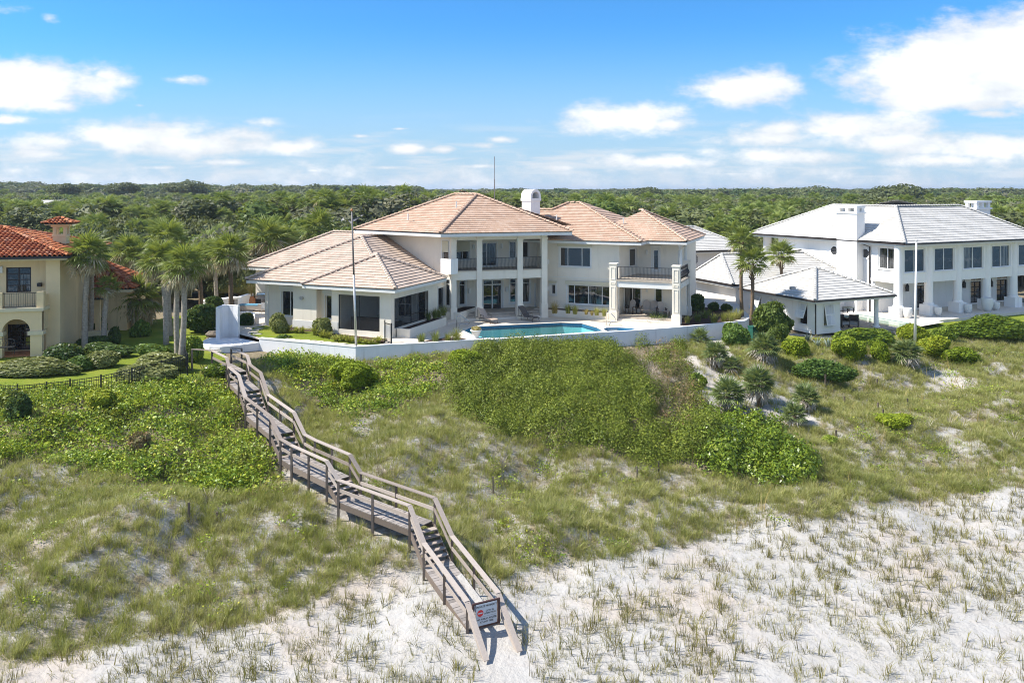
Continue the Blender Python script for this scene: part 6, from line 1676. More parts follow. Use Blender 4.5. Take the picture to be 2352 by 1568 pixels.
# rear fence between the gardens
FE2 = thing('iron_fence', 'dark iron fence at the far end of the left lawn', 'fence', (-27, 70, -.5))
ra_, rb_ = at(352, 742, 68.5), at(455, 748, 67); d = rb_ - ra_
for dz in (0, -.9): MB().bar(ra_ + vv(0, 0, dz), rb_ + vv(0, 0, dz), .03, .035).build('rail', M['iron'], FE2)
for k in range(31):
    q = ra_ + d * (k / 30)
    if k % 10 == 0: MB().bar(q - vv(0, 0, 1.3), q + vv(0, 0, .08), .07, .07, (0, 1, 0)).build('post', M['iron'], FE2)
    else: link('picket', pick_me, FE2, Matrix.Translation(q + vv(0, 0, .05)))

# bench in the ochre loggia
q = ground(*c5(55, 1470), z=-.4); t = thing('iron_bench', 'ornate black iron bench in the arched loggia', 'bench', tuple(q)); fr = Fr(q.x, q.y, -14)
MB().box(fr, -.9, .5, -.2, .25, .42, .46).build('seat', M['iron'], t)
m = MB(); m.tube([fr.pt(-.9, .25, .46), fr.pt(-.8, .3, .85), fr.pt(-.2, .32, .95), fr.pt(.4, .3, .85), fr.pt(.5, .25, .46)], .02, 6)
for k in range(8): m.tube([fr.pt(-.75 + .16 * k, .27, .46), fr.pt(-.7 + .16 * k, .3, .68), fr.pt(-.78 + .16 * k, .31, .88)], .012, 5)
m.build('backrest', M['iron'], t)
for u in (-.85, .45): MB().tube([fr.pt(u, -.18, 0), fr.pt(u + .05, -.2, .3), fr.pt(u, -.2, .65), fr.pt(u, .2, .68)], .02, 6).tube([fr.pt(u, .22, 0), fr.pt(u, .25, .46)], .02, 6).build('leg', M['iron'], t)
# pots of the white house
for i, (x, y, s, lb_) in enumerate(((1568, 880, 1.0, 'tall cream jar beside the corner column of the white house'), (1773, 872, .85, 'cream bowl shaped planter beside the second column'), (1976, 862, .85, 'cream bowl shaped planter beside the third column'), (2105, 842, 1.3, 'large grey white jar with lid by the fourth column'), (2165, 848, .8, 'cream bowl shaped planter right of the large jar'))):
    c = FW.pt(FW.uz(z3(x, y - 40), .2)[0], .2, ZG + .02); t = thing('jar', lb_, 'planter', tuple(c), 'cream jars along the white house')
    MB().lathe(c, [(.22 * s, 0), (.34 * s, .25 * s), (.42 * s, .6 * s), (.40 * s, .95 * s), (.36 * s, 1.02 * s), (.30 * s, 1.02 * s), (.28 * s, .9 * s)], 18).build('jar', M['ceramic'], t, True)
# wicker chairs in the pavilion
for x, lb_, rz in ((1133, 'dark wicker chair on the left in the pavilion', .3), (1203, 'dark wicker chair on the right in the pavilion', -.5)):
    c = ground(*z3(x, 940), z=ZP + .03); t = thing('wicker_chair', lb_, 'chair', tuple(c), 'wicker chairs in the pavilion', rz); hold = wl[t.name]; wl[t.name] = Vector((0, 0, 0))
    MB().box(WORLD, -.35, .35, -.35, .35, .25, .5).build('seat', M['greyfab'], t); MB().box(WORLD, -.38, .38, .35, .45, .12, 1.0).build('backrest', M['sofa'], t)
    for s in (-1, 1): MB().box(WORLD, *sorted((s * .35, s * .43)), -.35, .35, .12, .75).build('armrest', M['sofa'], t)
    for s in (-.36, .36):
        for y in (-.3, .4): MB().box(WORLD, s - .03, s + .03, y - .03, y + .03, 0, .12).build('leg', M['darkwood'], t)
    wl[t.name] = hold
c = ground(*z3(1168, 935), z=ZP + .03); t = thing('coffee_table', 'low white square table between the wicker chairs', 'table', tuple(c)); MB().box(Fr(c.x, c.y, -24), -.4, .4, -.3, .3, .38, .44).build('table_top', M['ceramic'], t)
for x in (-.35, .35):
    for y in (-.25, .25): MB().box(Fr(c.x, c.y, -24), x - .03, x + .03, y - .03, y + .03, 0, .38).build('leg', M['darkwood'], t)

# green bin by the pavilion wall
c = at(*c9(608, 800), 62.3); t = thing('garden_bin', 'dark green bin between the white wall and the bushy tree', 'bin', (c.x, c.y, -1.3)); MB().box(Fr(c.x, c.y, -20), -.35, .35, -.3, .3, -1.3, -.2).build('body', M['greenbin'] if 'greenbin' in M else M.setdefault('greenbin', simple('green_plastic', (.02, .10, .07), .5)), t); MB().box(Fr(c.x, c.y, -20), -.38, .38, -.33, .33, -.2, -.1).build('lid', M['greenbin'], t)

# dune marker stakes
stk = [(433, 1200, 1158), (590, 1300, 1262)] 
for x, yb_, yt_ in ((433, 1198, 1160), (497, 1197, 1186), (651, 1030, 1000)): stk.append((x, yb_, yt_))
stk = stk[2:]
for p, q in ((c6(518, 1385), c6(518, 1300)), (c6(704, 1352), c6(706, 1255)), (c6(1865, 505), c6(1868, 430)), (c6(2092, 620), c6(2098, 530)), (c6(2254, 775), c6(2256, 712)), (c6(2183, 1040), c6(2185, 1000)),
             (c7(187, 552), c7(192, 468)), (c7(567, 545), c7(568, 500)), (c7(328, 680), c7(330, 632)), (c7(575, 730), c7(577, 675)), (c7(617, 790), c7(618, 726)), (c7(795, 680), c7(797, 645)), (c7(745, 785), c7(746, 755)), (c7(265, 915), c7(267, 885))):
    stk.append((p[0], p[1], q[1]))
for p, q in (((1125, 225), (1127, 340)),):
    stk.append(((1400 + 1125 / 1.96) * .5742, (1800 + 340 / 1.96) * .5742, (1800 + 225 / 1.96) * .5742))
def on_terrain(px, py):
    Y = np.linspace(22, 80, 2400); X = (px - CX) * Y / F; Z = H - (py - HZ) * Y / F
    i = int(np.argmax(Z < terrain(X, Y))); return vv(X[i], Y[i], float(terrain(X[i], Y[i])))
for x, yb_, yt_ in stk:
    b = on_terrain(x, yb_); h = max(.4, (yb_ - yt_) * b.y / F + .1)
    o = MB().bar(b - vv(0, 0, .3), b + vv(rnd.uniform(-.04, .04), 0, h), .07, .07, (0, 1, 0)).build('marker_stake', M['post'], None, origin=b)
    props(o, 'thin dark wooden stake in the grass ' + ('left of the boardwalk' if x < 800 else 'right of the boardwalk stairs' if x < 1240 else 'along the lower edge of the thicket' if x < 1550 else 'on the sandy slope right of the palmettos' if b.y > 46 else 'among the sparse grass on the right dune'), 'stake', 'wooden stakes ' + ('left' if x < 800 else 'by the stairs' if x < 1240 else 'under the thicket' if x < 1550 else 'upper right' if b.y > 46 else 'lower right'))

# ------------------------------------------------------------------ palms
def fan(name, mat, L=1.0, R_=1.0, segs=17, droop=.35, seed=0, spread=112, ragged=.12):
    """one costapalmate frond along +X: petiole and a folded fan of blades"""
    q = np.random.default_rng(seed); V = []; Fc = []
    m = MB().bar((0, 0, 0), (L * .5, 0, .05), .035, .02).bar((L * .5, 0, .05), (L, 0, .0), .03, .02); V += m.v; Fc += m.f
    hub = np.array([L, 0, 0.])
    for i in range(segs):
        t = (i / (segs - 1) - .5) * 2; a = R(spread) * t; r = R_ * (1 - .22 * abs(t)) * q.uniform(1 - ragged, 1 + ragged); da = R(spread) / segs * .92
        def pt(rr, ang, dz=0): return hub + np.array([math.cos(ang) * rr, math.sin(ang) * rr, -droop * rr * rr / R_ + dz])
        k = len(V); V += [tuple(hub), tuple(pt(r * .5, a - da, .02)), tuple(pt(r * .58, a, -.035)), tuple(pt(r * .5, a + da, .02)), tuple(pt(r, a + q.normal() * .05, -.12 * q.random()))]
        Fc += [(k, k + 1, k + 2), (k, k + 2, k + 3), (k + 1, k + 4, k + 2), (k + 2, k + 4, k + 3)]
    return npmesh(name, V, Fc, mat)
FAN = [fan('frond', G['palm'], .85, 1.05, 17, .35, s) for s in (1, 2, 3)]
FAND = [fan('dead_frond', G['dead'], .8, .95, 11, .55, s, 80, .25) for s in (4, 5)]
FANP = [fan('frond', G['palmetto'], .8, .95, 15, .22, s) for s in (6, 7, 8)]
FANPD = [fan('dead_frond', G['deadpale'], .7, .8, 10, .6, s, 80, .3) for s in (9, 10)]
def dirmtx(c, az, el, s, roll=0.0):
    x = vv(math.cos(az) * math.cos(el), math.sin(az) * math.cos(el), math.sin(el)); y = vv(-math.sin(az), math.cos(az), 0); z = x.cross(y)
    if roll: y, z = y * math.cos(roll) + z * math.sin(roll), z * math.cos(roll) - y * math.sin(roll)
    return Matrix(((x.x * s, y.x * s, z.x * s, c.x), (x.y * s, y.y * s, z.y * s, c.y), (x.z * s, y.z * s, z.z * s, c.z), (0, 0, 0, 1)))
def crown_fronds(t, c, r, nl, nd, live, dead, q, low=-30, dlow=(-55, 8), stiff=0):
    for i in range(nl):
        k = (i + .5) / nl; az = i * 2.39996 + q.uniform(-.25, .25); el = R(88 - (88 - low) * k ** .8 + q.uniform(-8, 8))
        link('frond', live[i % len(live)], t, dirmtx(c, az, el, r / 1.9 * q.uniform(.88, 1.1), q.uniform(-.3, .3)))
    for i in range(nd):
        az = i * 2.39996 + 1 + q.uniform(-.3, .3); el = R(q.uniform(*dlow))
        link('dead_frond', dead[i % len(dead)], t, dirmtx(c - vv(0, 0, .12 * r), az, el, r / 1.9 * q.uniform(.75, 1.0), q.uniform(-.6, .6)))
def palm(label, base, top, r=1.8, nl=26, nd=14, rad=.16, bark='palmbark', seed=0, boots=False, group='sabal palms around the houses', cat='palm tree', bend=.1):
    q = random.Random(seed); t = thing('palm_tree', label, cat, tuple(base), group)
    d = top - base; N = 9; path = []; rads = []
    for i in range(N + 1):
        k = i / N; path.append(base + d * k + vv(math.sin(k * 3.1) * bend, 0, 0)); rads.append(rad * (1.25 - .35 * k if k < .3 else 1.15 - .2 * k) * q.uniform(.95, 1.05))
    MB().tube(path, rads, 10).build('trunk', M[bark], t, True)
    if boots:
        m = MB(); hgt = min(1.3, d.length * .35)
        for i in range(26): z = i / 26; az = i * 2.4; p = top - vv(0, 0, hgt * (1 - z)); o_ = vv(math.cos(az), math.sin(az), 0); m.bar(p + o_ * rad * .6, p + o_ * (rad + .14 + .08 * z) + vv(0, 0, .26), .1, .04)
        m.build('leaf_bases', M['darkbark'], t)
    crown_fronds(t, top + vv(0, 0, .1), r, nl, nd, FAN, FAND, q)
    return t
def pz(cropf, b, tp, z=None, y=None, **k):
    bb = cropf(*b); tt = cropf(*tp)
    B = on_terrain(*bb) if y is None else at(*bb, y)
    T = at(*tt, B.y); return dict(base=vv(B.x, B.y, B.z - .2), top=T, **k)
PL = [('tall sabal palm standing close to the corner of the ochre house', z4, (665, 1178), (697, 440), None, 1.95, 30, 18, 'palmbark', False),
      ('slim sabal palm half hidden behind the palm at the ochre house', z4, (698, 1090), (712, 480), 59, 1.6, 20, 16, 'palmbark', False),
      ('short sabal palm with a small dark green crown by the tall hedge', z4, (815, 1152), (846, 690), None, 1.2, 18, 10, 'palmbark', False),
      ('sabal palm leaning left behind the black fence corner', z4, (1302, 1135), (1262, 490), None, 2.1, 30, 20, 'palmbark', False),
      ('sabal palm with pale trunk in front of the fence end, left one of the pair', z4, (1398, 1300), (1392, 590), 52.5, 1.5, 18, 16, 'palmbark', False),
      ('sabal palm with pale trunk in front of the fence end, right one of the pair', z4, (1412, 1318), (1442, 530), None, 1.85, 28, 18, 'palmbark', False),
      ('tallest sabal palm rising behind the leaning palm', z4, (1340, 1080), (1315, 320), 60, 2.1, 26, 14, 'palmbark', False),
      ('sabal palm with dark trunk above the dark shrub by the fireplace wall', z4, (1572, 860), (1555, 480), 66, 2.0, 24, 18, 'darkbark', False),
      ('sabal palm with light trunk just behind the fireplace wall', z4, (1712, 730), (1690, 440), 71, 2.0, 24, 18, 'palmbark', False),
      ('sabal palm with straight brown trunk in front of the fireplace wall', z4, (1797, 850), (1800, 430), 62.5, 2.1, 30, 18, 'darkbark', False),
      ('wide low sabal palm with a ragged brown skirt at the end of the left lawn', z4, (1130, 1040), (1085, 780), 64, 2.6, 26, 40, 'darkbark', False),
      ('sabal palm crown showing behind the left lawn hedge', z4, (1010, 900), (1005, 420), 73, 2.2, 24, 16, 'darkbark', False),
      ('broad sabal palm behind the left end of the tan roof', z1, (370, 900), (375, 590), 80, 2.9, 28, 20, 'darkbark', False),
      ('bushy sabal palm behind the tan roof near the flagpole', z1, (840, 760), (845, 500), 92, 3.0, 30, 14, 'darkbark', False),
      ('tallest slim palm beside the low white wing', z3, (455, 862), (452, 372), 66.5, 1.75, 26, 6, 'darkbark', True),
      ('slim palm with red brown trunk in front of the white pavilion', z3, (505, 868), (520, 520), 65.2, 1.85, 26, 5, 'darkbark', True),
      ('short palm rising behind the white pavilion roof', z3, (735, 700), (718, 462), 77, 1.9, 26, 5, 'darkbark', True),
      ('palm with pale crown behind the white rear wing', z3, (392, 420), (392, 318), 112, 2.6, 24, 8, 'darkbark', True)]
for i, (lb_, cf, b, tp, y, r, nl, nd, bark, bo) in enumerate(PL):
    k = pz(cf, b, tp, y=y)
    if y is not None: k['base'].z = min(k['base'].z, -1.0)
    palm(lb_, k['base'], k['top'], r * .94, nl, int(nd * (1.5 if not bo else 1)), .17 if not bo else .14, bark, 100 + i, bo, bend=.12 if i % 2 else -.1)

def palmetto(label, cf, c, w_px, base=None, y=None, nl=24, nd=14, seed=0):
    bp = cf(*(base or c)); q = random.Random(seed)
    B = on_terrain(*bp) if y is None else at(*bp, y)
    x0 = cf(c[0] - w_px / 2, c[1]); x1 = cf(c[0] + w_px / 2, c[1]); r = (x1[0] - x0[0]) / 2 * B.y / F
    C = at(*cf(*c), B.y); C = vv(C.x, C.y, max(C.z - r * .25, B.z + .15))
    t = thing('palmetto', label, 'palmetto', tuple(B), 'cabbage palmettos on the dune')
    m = MB().tube([B - vv(0, 0, .3), (B + C) / 2 + vv(.05, 0, 0), C], [.15, .13, .1], 8)
    for i in range(10): az = i * 2.4; m.bar(C - vv(0, 0, .25), C - vv(0, 0, .1) + vv(math.cos(az) * .3, math.sin(az) * .3, -.05), .06, .03)
    m.build('stem', M['darkbark'], t)
    crown_fronds(t, C, r * 1.15, nl + 6, nd, FANP, FANPD, q, low=-12, dlow=(-48, 12))
for i, a in enumerate([('big palmetto at the foot of the white wall near the spa', c6, (690, 105), 320, (690, 185), None, 30, 12), ('palmetto with bleached fronds below the white wall', c6, (1050, 200), 230, (1050, 250), None, 18, 14),
          ('palmetto above the sandy hollow with dead lower fronds', c6, (1180, 320), 260, (1180, 470), None, 22, 20), ('small dark palmetto behind the sandy hollow', c6, (1310, 420), 200, (1310, 510), None, 16, 8),
          ('wide palmetto ringed with white dead fronds by the shrub', c6, (1585, 260), 320, (1580, 390), None, 26, 24), ('tall palmetto with a thick bleached skirt at the centre of the cluster', c6, (1530, 560), 340, (1540, 790), None, 28, 26),
          ('palmetto on bare stems at the edge of the sandy hollow', c6, (1285, 650), 350, (1300, 850), None, 28, 22), ('palmetto on the sand slope right of the cluster', c6, (1930, 680), 280, (1930, 830), None, 22, 12),
          ('low palmetto in the lower right of the cluster', c6, (1835, 830), 260, (1835, 950), None, 22, 14), ('palmetto sticking out of the glossy shrub', c6, (1290, 1030), 270, (1290, 1100), None, 20, 6),
          ('palmetto with a white skirt in front of the right flagpole', c7, (785, 275), 260, (785, 395), None, 28, 24), ('little palmetto in the vines below the left fence', z4, (95, 1520), 130, (95, 1570), None, 14, 6)]):
    palmetto(a[0], a[1], a[2], a[3], a[4], a[5], a[6], a[7], 300 + i)

# ------------------------------------------------------------------ shrubs, hedges, ornamental grasses
_sh = 0
def shrub(name, label, cat, cf, c, w_px, h_px, mat, base_z=None, y=None, leaf_=.06, n=900, depth=.8, squash=1.0, group=None, amp=.16, freq=1.3, rot=0.0, up=.3):
    """a rounded leafy mass standing on the ground; c = middle of its foot in the picture"""
    global _sh; _sh += 1
    p = cf(*c)
    if y is not None: B = at(*p, y)
    elif base_z is not None: B = ground(*p, z=base_z)
    else: B = on_terrain(*p)
    s = cf(1, 0)[0] - cf(0, 0)[0]; w_ = w_px * s * B.y / F / 2; h = h_px * s * B.y / F
    me = foliage(name, 1.0, int(n * 1.9), leaf_ * 1.55 / ((w_ * w_ * depth * h * .62) ** (1 / 3)), mat, _sh, (1, 1, 1), amp * 1.5 + .05, .68, up, .75, -.35, .6, freq)
    if amp > .1:             # several overlapping lobes make one bush
        qq = np.random.default_rng(_sh + 900); parts = []; nl = int(qq.integers(5, 9)); ls = leaf_ * 1.5 / ((w_ * w_ * depth * h * .62) ** (1 / 3))
        for k in range(nl):
            r_ = qq.uniform(.36, .66); aa = qq.uniform(0, 6.28); dd = qq.uniform(.15, 1.0) * (1 - r_) * 1.12; off = np.array([math.cos(aa) * dd, math.sin(aa) * dd, qq.uniform(-.55, .95) * (1 - r_)])
            W_, Fc_, D_ = lump(r_, amp * 1.3, _sh * 13 + k, 2, (1, 1, .9), freq); m_ = int(n * 2.2 * r_ * r_ * 1.6)
            ids = qq.integers(0, len(Fc_), m_); bc = qq.dirichlet((1, 1, 1), m_); T_ = np.array(Fc_)[ids]
            C_ = (W_[T_] * bc[:, :, None]).sum(1) * qq.uniform(.78, 1.15, (m_, 1)) + off; N_ = (D_[T_] * bc[:, :, None]).sum(1)
            kk = C_[:, 2] > -.6; parts.append(leafquads(C_[kk], N_[kk] + [0, 0, up], ls, .6, _sh * 7 + k, .75)); parts.append((W_ * .66 + off, Fc_))
        me = meshof(name, parts, [mat] * len(parts))
    co = np.empty(len(me.vertices) * 3, np.float32); me.vertices.foreach_get('co', co); co = co.reshape(-1, 3) * np.array([w_, w_ * depth, h * .62]) * (1.14 if amp > .1 else 1.0) + np.array([0, 0, h * .38])
    a = R(rot); co = np.stack([co[:, 0] * math.cos(a) - co[:, 1] * math.sin(a), co[:, 0] * math.sin(a) + co[:, 1] * math.cos(a), co[:, 2]], -1)
    me.vertices.foreach_set('co', co.astype(np.float32).ravel()); me.update()
    B = vv(B.x, B.y + w_ * depth * .55, B.z)
    if base_z is None and y is None: B.z = float(terrain(B.x, B.y))
    t = thing(name, label, cat, tuple(B), group)
    link('foliage', me, t, Matrix.Translation(B))
    m = MB()
    for k in range(4): m.tube([B - vv(0, 0, .1), B + vv(math.cos(k * 1.6) * w_ * .3, math.sin(k * 1.6) * w_ * depth * .3, h * .5)], [.035, .02], 5)
    m.build('stems', M['treebark'], t)
    return t
X = G
SH = [
 ('hedge', 'long low clipped hedge in front of the ochre loggia', 'hedge', z4, (215, 1392), 640, 130, X['pitto'], dict(leaf_=.055, n=3600, depth=.28, amp=.06, freq=2.2)),
 ('hedge', 'dark clipped hedge against the ochre wall', 'hedge', z4, (480, 1262), 270, 130, X['dark'], dict(leaf_=.06, n=1500, depth=.5, amp=.07)),
 ('shrub', 'round clipped shrub at the end of the long low hedge', 'shrub', z4, (605, 1345), 190, 110, X['hedge'], dict(n=1400, amp=.05)),
 ('hedge', 'yellow green low hedge right of the round shrub', 'hedge', z4, (800, 1320), 240, 120, X['pitto'], dict(n=1500, depth=.5, amp=.1)),
 ('shrub', 'spreading dark green juniper around the palm trunks', 'shrub', z4, (810, 1240), 400, 110, X['dark'], dict(n=2000, depth=.5, amp=.14)),
 ('hedge', 'dark boxy hedge behind the palm trunks', 'hedge', z4, (740, 1170), 300, 90, X['dark'], dict(n=1500, depth=.4, amp=.06)),
 ('hedge', 'tall narrow clipped hedge end on the left lawn', 'hedge', z4, (884, 1135), 75, 130, X['dark'], dict(n=700, depth=1.2, amp=.05)),
 ('hedge', 'square hedge behind the small palm', 'hedge', z4, (760, 1050), 120, 115, X['hedge'], dict(n=900, depth=.8, amp=.06)),
 ('hedge', 'light green hedge along the right edge of the left lawn', 'hedge', z4, (1215, 1240), 340, 110, X['hedge'], dict(n=2200, depth=.6, amp=.12)),
 ('hedge', 'pale yellow green hedge by the pale palm trunks', 'hedge', z4, (1270, 1335), 380, 120, X['pitto'], dict(n=2200, depth=.5, amp=.1)),
 ('hedge', 'grey green hedge just behind the iron fence', 'hedge', z4, (1130, 1450), 420, 150, X['pitto'], dict(n=2200, depth=.4, amp=.1)),
 ('shrub', 'bright green shrub between the fence end and the platform', 'shrub', z4, (1500, 1270), 160, 200, X['grape'], dict(n=1100, depth=.9, leaf_=.08)),
 ('shrub', 'shrub under the fence palms', 'shrub', z4, (1085, 1080), 150, 140, X['hedge'], dict(n=900)),
 ('shrub', 'big dark glossy shrub left of the white tower wall', 'shrub', z4, (1580, 1050), 300, 210, X['dark'], dict(n=2600, leaf_=.075, y=60.5)),
 ('shrub', 'dark shrub in front of the fireplace wall', 'shrub', z4, (1665, 850), 150, 95, X['dark'], dict(n=1000, leaf_=.07, y=64.5)),
 ('shrub', 'round green shrub right of the white tower wall', 'shrub', z4, (1912, 985), 105, 85, X['dark'], dict(n=900, leaf_=.07, base_z=0.0)),
 ('shrub', 'tall leafy shrub growing up at the white wall by the platform', 'shrub', c4b, (1800, 1490), 380, 320, X['hedge'], dict(n=1300, leaf_=.07, amp=.3)),
 ('shrub', 'rounded yellow green shrub by the bay wall', 'shrub', z1, (488, 1420), 170, 170, X['pitto'], dict(n=1700, base_z=.0, amp=.12)),
 ('shrub', 'rounded yellow green shrub left of the screened porch', 'shrub', z1, (868, 1440), 190, 165, X['pitto'], dict(n=1700, base_z=.0, amp=.12)),
 ('shrub', 'bright lime bush on the vine slope right of the boardwalk', 'shrub', crop(700, 1300, 2.24), (1585, 580), 360, 210, X['lime'], dict(n=2600, leaf_=.045, amp=.2)),
 ('shrub', 'bright lime bush under the corner of the white wall', 'shrub', c1, (1095, 1560), 430, 190, X['lime'], dict(n=2000, leaf_=.045, amp=.2)),
 ('shrub', 'lime bush right of the wall corner under the pool', 'shrub', lambda x, y: (x, y), (1070, 852), 75, 42, X['lime'], dict(n=1500, leaf_=.045, amp=.2)),
 ('shrub', 'lime bush left of the white skirted palmetto', 'shrub', c7, (610, 380), 150, 165, X['lime'], dict(n=1500, leaf_=.05, amp=.2)),
 ('shrub', 'domed lime bush below the right hand lawn', 'shrub', c7, (365, 392), 235, 175, X['lime'], dict(n=2200, leaf_=.05, amp=.18)),
 ('shrub', 'lime bush at the right hand end of the bush row', 'shrub', c7, (1190, 400), 230, 130, X['lime'], dict(n=1600, leaf_=.05, amp=.2)),
 ('shrub', 'yellow green bush behind the white skirted palmetto', 'shrub', c7, (1000, 350), 260, 150, X['limepale'], dict(n=2000, leaf_=.06, amp=.2)),
 ('shrub', 'lime bush right of the bushy tree by the pavilion', 'shrub', c6, (1880, 385), 240, 150, X['lime'], dict(n=1800, leaf_=.05, amp=.2)),
 ('shrub', 'low dome of bright green leaves in the right dune grass', 'shrub', c7, (730, 868), 240, 95, X['lime'], dict(n=1600, leaf_=.04, amp=.12)),
 ('shrub', 'small green dome beside a stake in the right dune', 'shrub', c7, (230, 978), 140, 75, X['grape'], dict(n=900, leaf_=.04, amp=.12)),
 ('shrub', 'bright green bush at the edge of the sandy hollow', 'shrub', c6, (1025, 640), 140, 150, X['grape'], dict(n=800, leaf_=.06, amp=.2)),
 ('shrub', 'dark bush with brown top below the white wall end', 'shrub', c6, (1370, 285), 240, 180, X['hedge'], dict(n=1500, leaf_=.06, amp=.2)),
 ('shrub', 'low green vine mound on the right dune', 'shrub', c7, (200, 545), 420, 175, X['hedge'], dict(n=2600, leaf_=.05, amp=.15, depth=.5)),
 ('bushy_tree', 'bushy light green tree in front of the pavilion wall', 'tree', c9, (745, 850), 230, 235, X['oaklight'], dict(n=3000, leaf_=.085, amp=.42, freq=2.0, y=61.5)),
 ('hedge', 'loose green hedge in front of the pavilion pool', 'hedge', c7, (500, 262), 420, 140, X['grape'], dict(n=3000, leaf_=.06, depth=.35, amp=.14, freq=2)),
 ('hedge', 'yellow green hedge by the right flagpole', 'hedge', c7, (870, 235), 260, 130, X['limepale'], dict(n=2200, leaf_=.06, depth=.5, amp=.14, freq=2)),
 ('hedge', 'long hedge at the edge of the right hand lawn', 'hedge', c7, (1430, 212), 640, 155, X['grape'], dict(n=4200, leaf_=.06, depth=.28, amp=.1, freq=2.4)),
 ('hedge', 'green hedge joining the long hedge to the flagpole hedge', 'hedge', c7, (1060, 232), 220, 125, X['grape'], dict(n=1600, leaf_=.06, depth=.5, amp=.12, freq=2)),
 ('shrub', 'dark shrub at the right end of the tan house', 'shrub', c9, (155, 660), 170, 130, X['dark'], dict(n=1200, leaf_=.07, base_z=.0)),
 ('shrub', 'dark shrub behind the grasses in the right hand bed', 'shrub', c9, (290, 660), 90, 70, X['dark'], dict(n=700, leaf_=.07, base_z=.0)),
 ('shrub', 'second dark shrub behind the grasses near the palms', 'shrub', c9, (400, 660), 80, 60, X['dark'], dict(n=600, leaf_=.07, base_z=.0)),
 ('shrub', 'brown dried bush in the middle of the vine slope', 'shrub', crop(0, 1500, 2.24), (1240, 715), 190, 170, X['brown'], dict(n=900, leaf_=.07, amp=.25)),
 ('shrub', 'yellow flowering bush among the vines under the fence', 'shrub', crop(0, 1500, 2.24), (910, 330), 300, 170, X['limepale'], dict(n=1800, leaf_=.05, amp=.2)),
 ('shrub', 'dark leafy bush under the fence at the left edge', 'shrub', crop(0, 1500, 2.24), (110, 420), 230, 220, X['dark'], dict(n=1600, leaf_=.07, amp=.25)),
 ('shrub', 'green bush beside the top of the boardwalk', 'shrub', z4, (1660, 1420), 180, 110, X['grape'], dict(n=1200, leaf_=.06, amp=.2)),
]
for s in SH: shrub(*s[:8], **s[8])
# agave-like grey plants on the lawn edge
def tuft(name, label, cat, B, h, mat, n=90, spread=.25, width=.02, curve=.8, seed=0, group=None, segs=3):
    V_, F_ = blades(n, h, spread, width, curve, seed, segs)
    o = npmesh(name, V_, F_, mat); t = thing(name, label, cat, tuple(B), group); link('blades', o, t, Matrix.Translation(B)); return t
G['agave'] = leaf('grey_blue_blade', [(0, (.12, .15, .12)), (1, (.26, .29, .25))], .1, .5)
for i, (x, y) in enumerate(((60, 225), (128, 262), (205, 262), (255, 245))):
    tuft('agave', 'grey green spiky agave on the bare strip below the right lawn', 'agave', on_terrain(*c7(x, y)), .9, G['agave'], 34, .3, .09, .7, 700 + i, 'agaves below the right lawn')
OG = [('fountain_green', c2, (310, 1160), 150, None), ('fountain_green', c2, (515, 1150), 175, None), ('fountain', c2, (690, 1140), 130, None), ('fountain', c2, (815, 1135), 195, None),
      ('fountain_green', c2, (415, 830), 100, .6), ('fountain_green', c2, (505, 805), 110, .7), ('fountain_green', c2, (565, 790), 110, .7), ('fountain_green', c2, (630, 765), 120, .7),
      ('fountain_tan', c2, (2240, 735), 140, .5), ('fountain', c3, (350, 1150), 115, .5), ('fountain', c3, (455, 1160), 110, .5), ('fountain_tan', c3, (625, 1170), 70, .5), ('fountain_tan', c3, (710, 1180), 55, .5), ('fountain', c3, (785, 1180), 100, .5), ('fountain', c3, (900, 1190), 100, .5),
      ('fountain', c9, (97, 752), 60, None), ('fountain_green', c9, (175, 742), 80, None), ('fountain_green', c9, (232, 715), 70, None), ('fountain', c9, (298, 752), 75, None), ('fountain', c9, (262, 690), 45, None), ('fountain', c9, (378, 740), 75, None), ('fountain', c9, (430, 738), 85, None), ('fountain', c9, (474, 720), 85, None)]
OL = ['green spiky grass clump nearest the garden gate on the terrace', 'green spiky grass clump second from the garden gate', 'dark olive grass clump hugging the big golden grass', 'big golden grass clump beside the stone urn',
      'smallest green grass clump in the step planter', 'second green grass clump in the step planter', 'third green grass clump in the step planter', 'green grass clump at the column end of the step planter',
      'big tan grass clump next to the last column', 'olive grass clump under the small window', 'olive grass clump right of the small window', 'low dry grass clump under the pool side window', 'lowest dry grass clump in the house planter', 'yellow grass clump second from the corner pillar', 'yellow grass clump next to the corner pillar',
      'short yellow grass clump by the right corner pillar', 'wide grey green grass clump behind the short yellow one', 'grey green grass clump by the dark shrub', 'round yellow grass clump at the front of the right bed', 'small yellow grass clump behind the round one', 'upright yellow grass clump in the middle of the right bed', 'large yellow grass clump near the slim palms', 'last yellow grass clump at the end of the white wall']
for i, ((g, cf, c, hpx, zz), lb_) in enumerate(zip(OG, OL)):
    B = ground(*cf(*c), z=.02 if zz is None else zz); s = cf(1, 0)[0] - cf(0, 0)[0]; h = hpx * s * B.y / F
    tuft('ornamental_grass', lb_, 'grass clump', B, h * (1.5 if zz else 1.15), G[g], 170, h * .75, .022, .75, 500 + i, 'ornamental grasses round the terrace')
# right bed soil
bed = [ground(*c9(*p), z=.03) for p in ((25, 755), (130, 620), (330, 640), (490, 685), (515, 705), (495, 722), (300, 752), (60, 772))]
m = MB(); m.add([tuple(p) for p in bed], [tuple(range(len(bed)))]); props(m.build('planting_bed', M['mulch']), 'brown mulch bed at the right end of the terrace', None, None, 'structure')
bed = [ground(*c2(*p), z=.03) for p in ((180, 1180), (420, 1120), (650, 1085), (900, 1090), (1010, 1122), (690, 1150))]
m = MB(); m.add([tuple(p) for p in bed], [tuple(range(len(bed)))]); props(m.build('planting_bed', M['mulch']), 'narrow mulch bed on top of the white wall', None, None, 'structure')
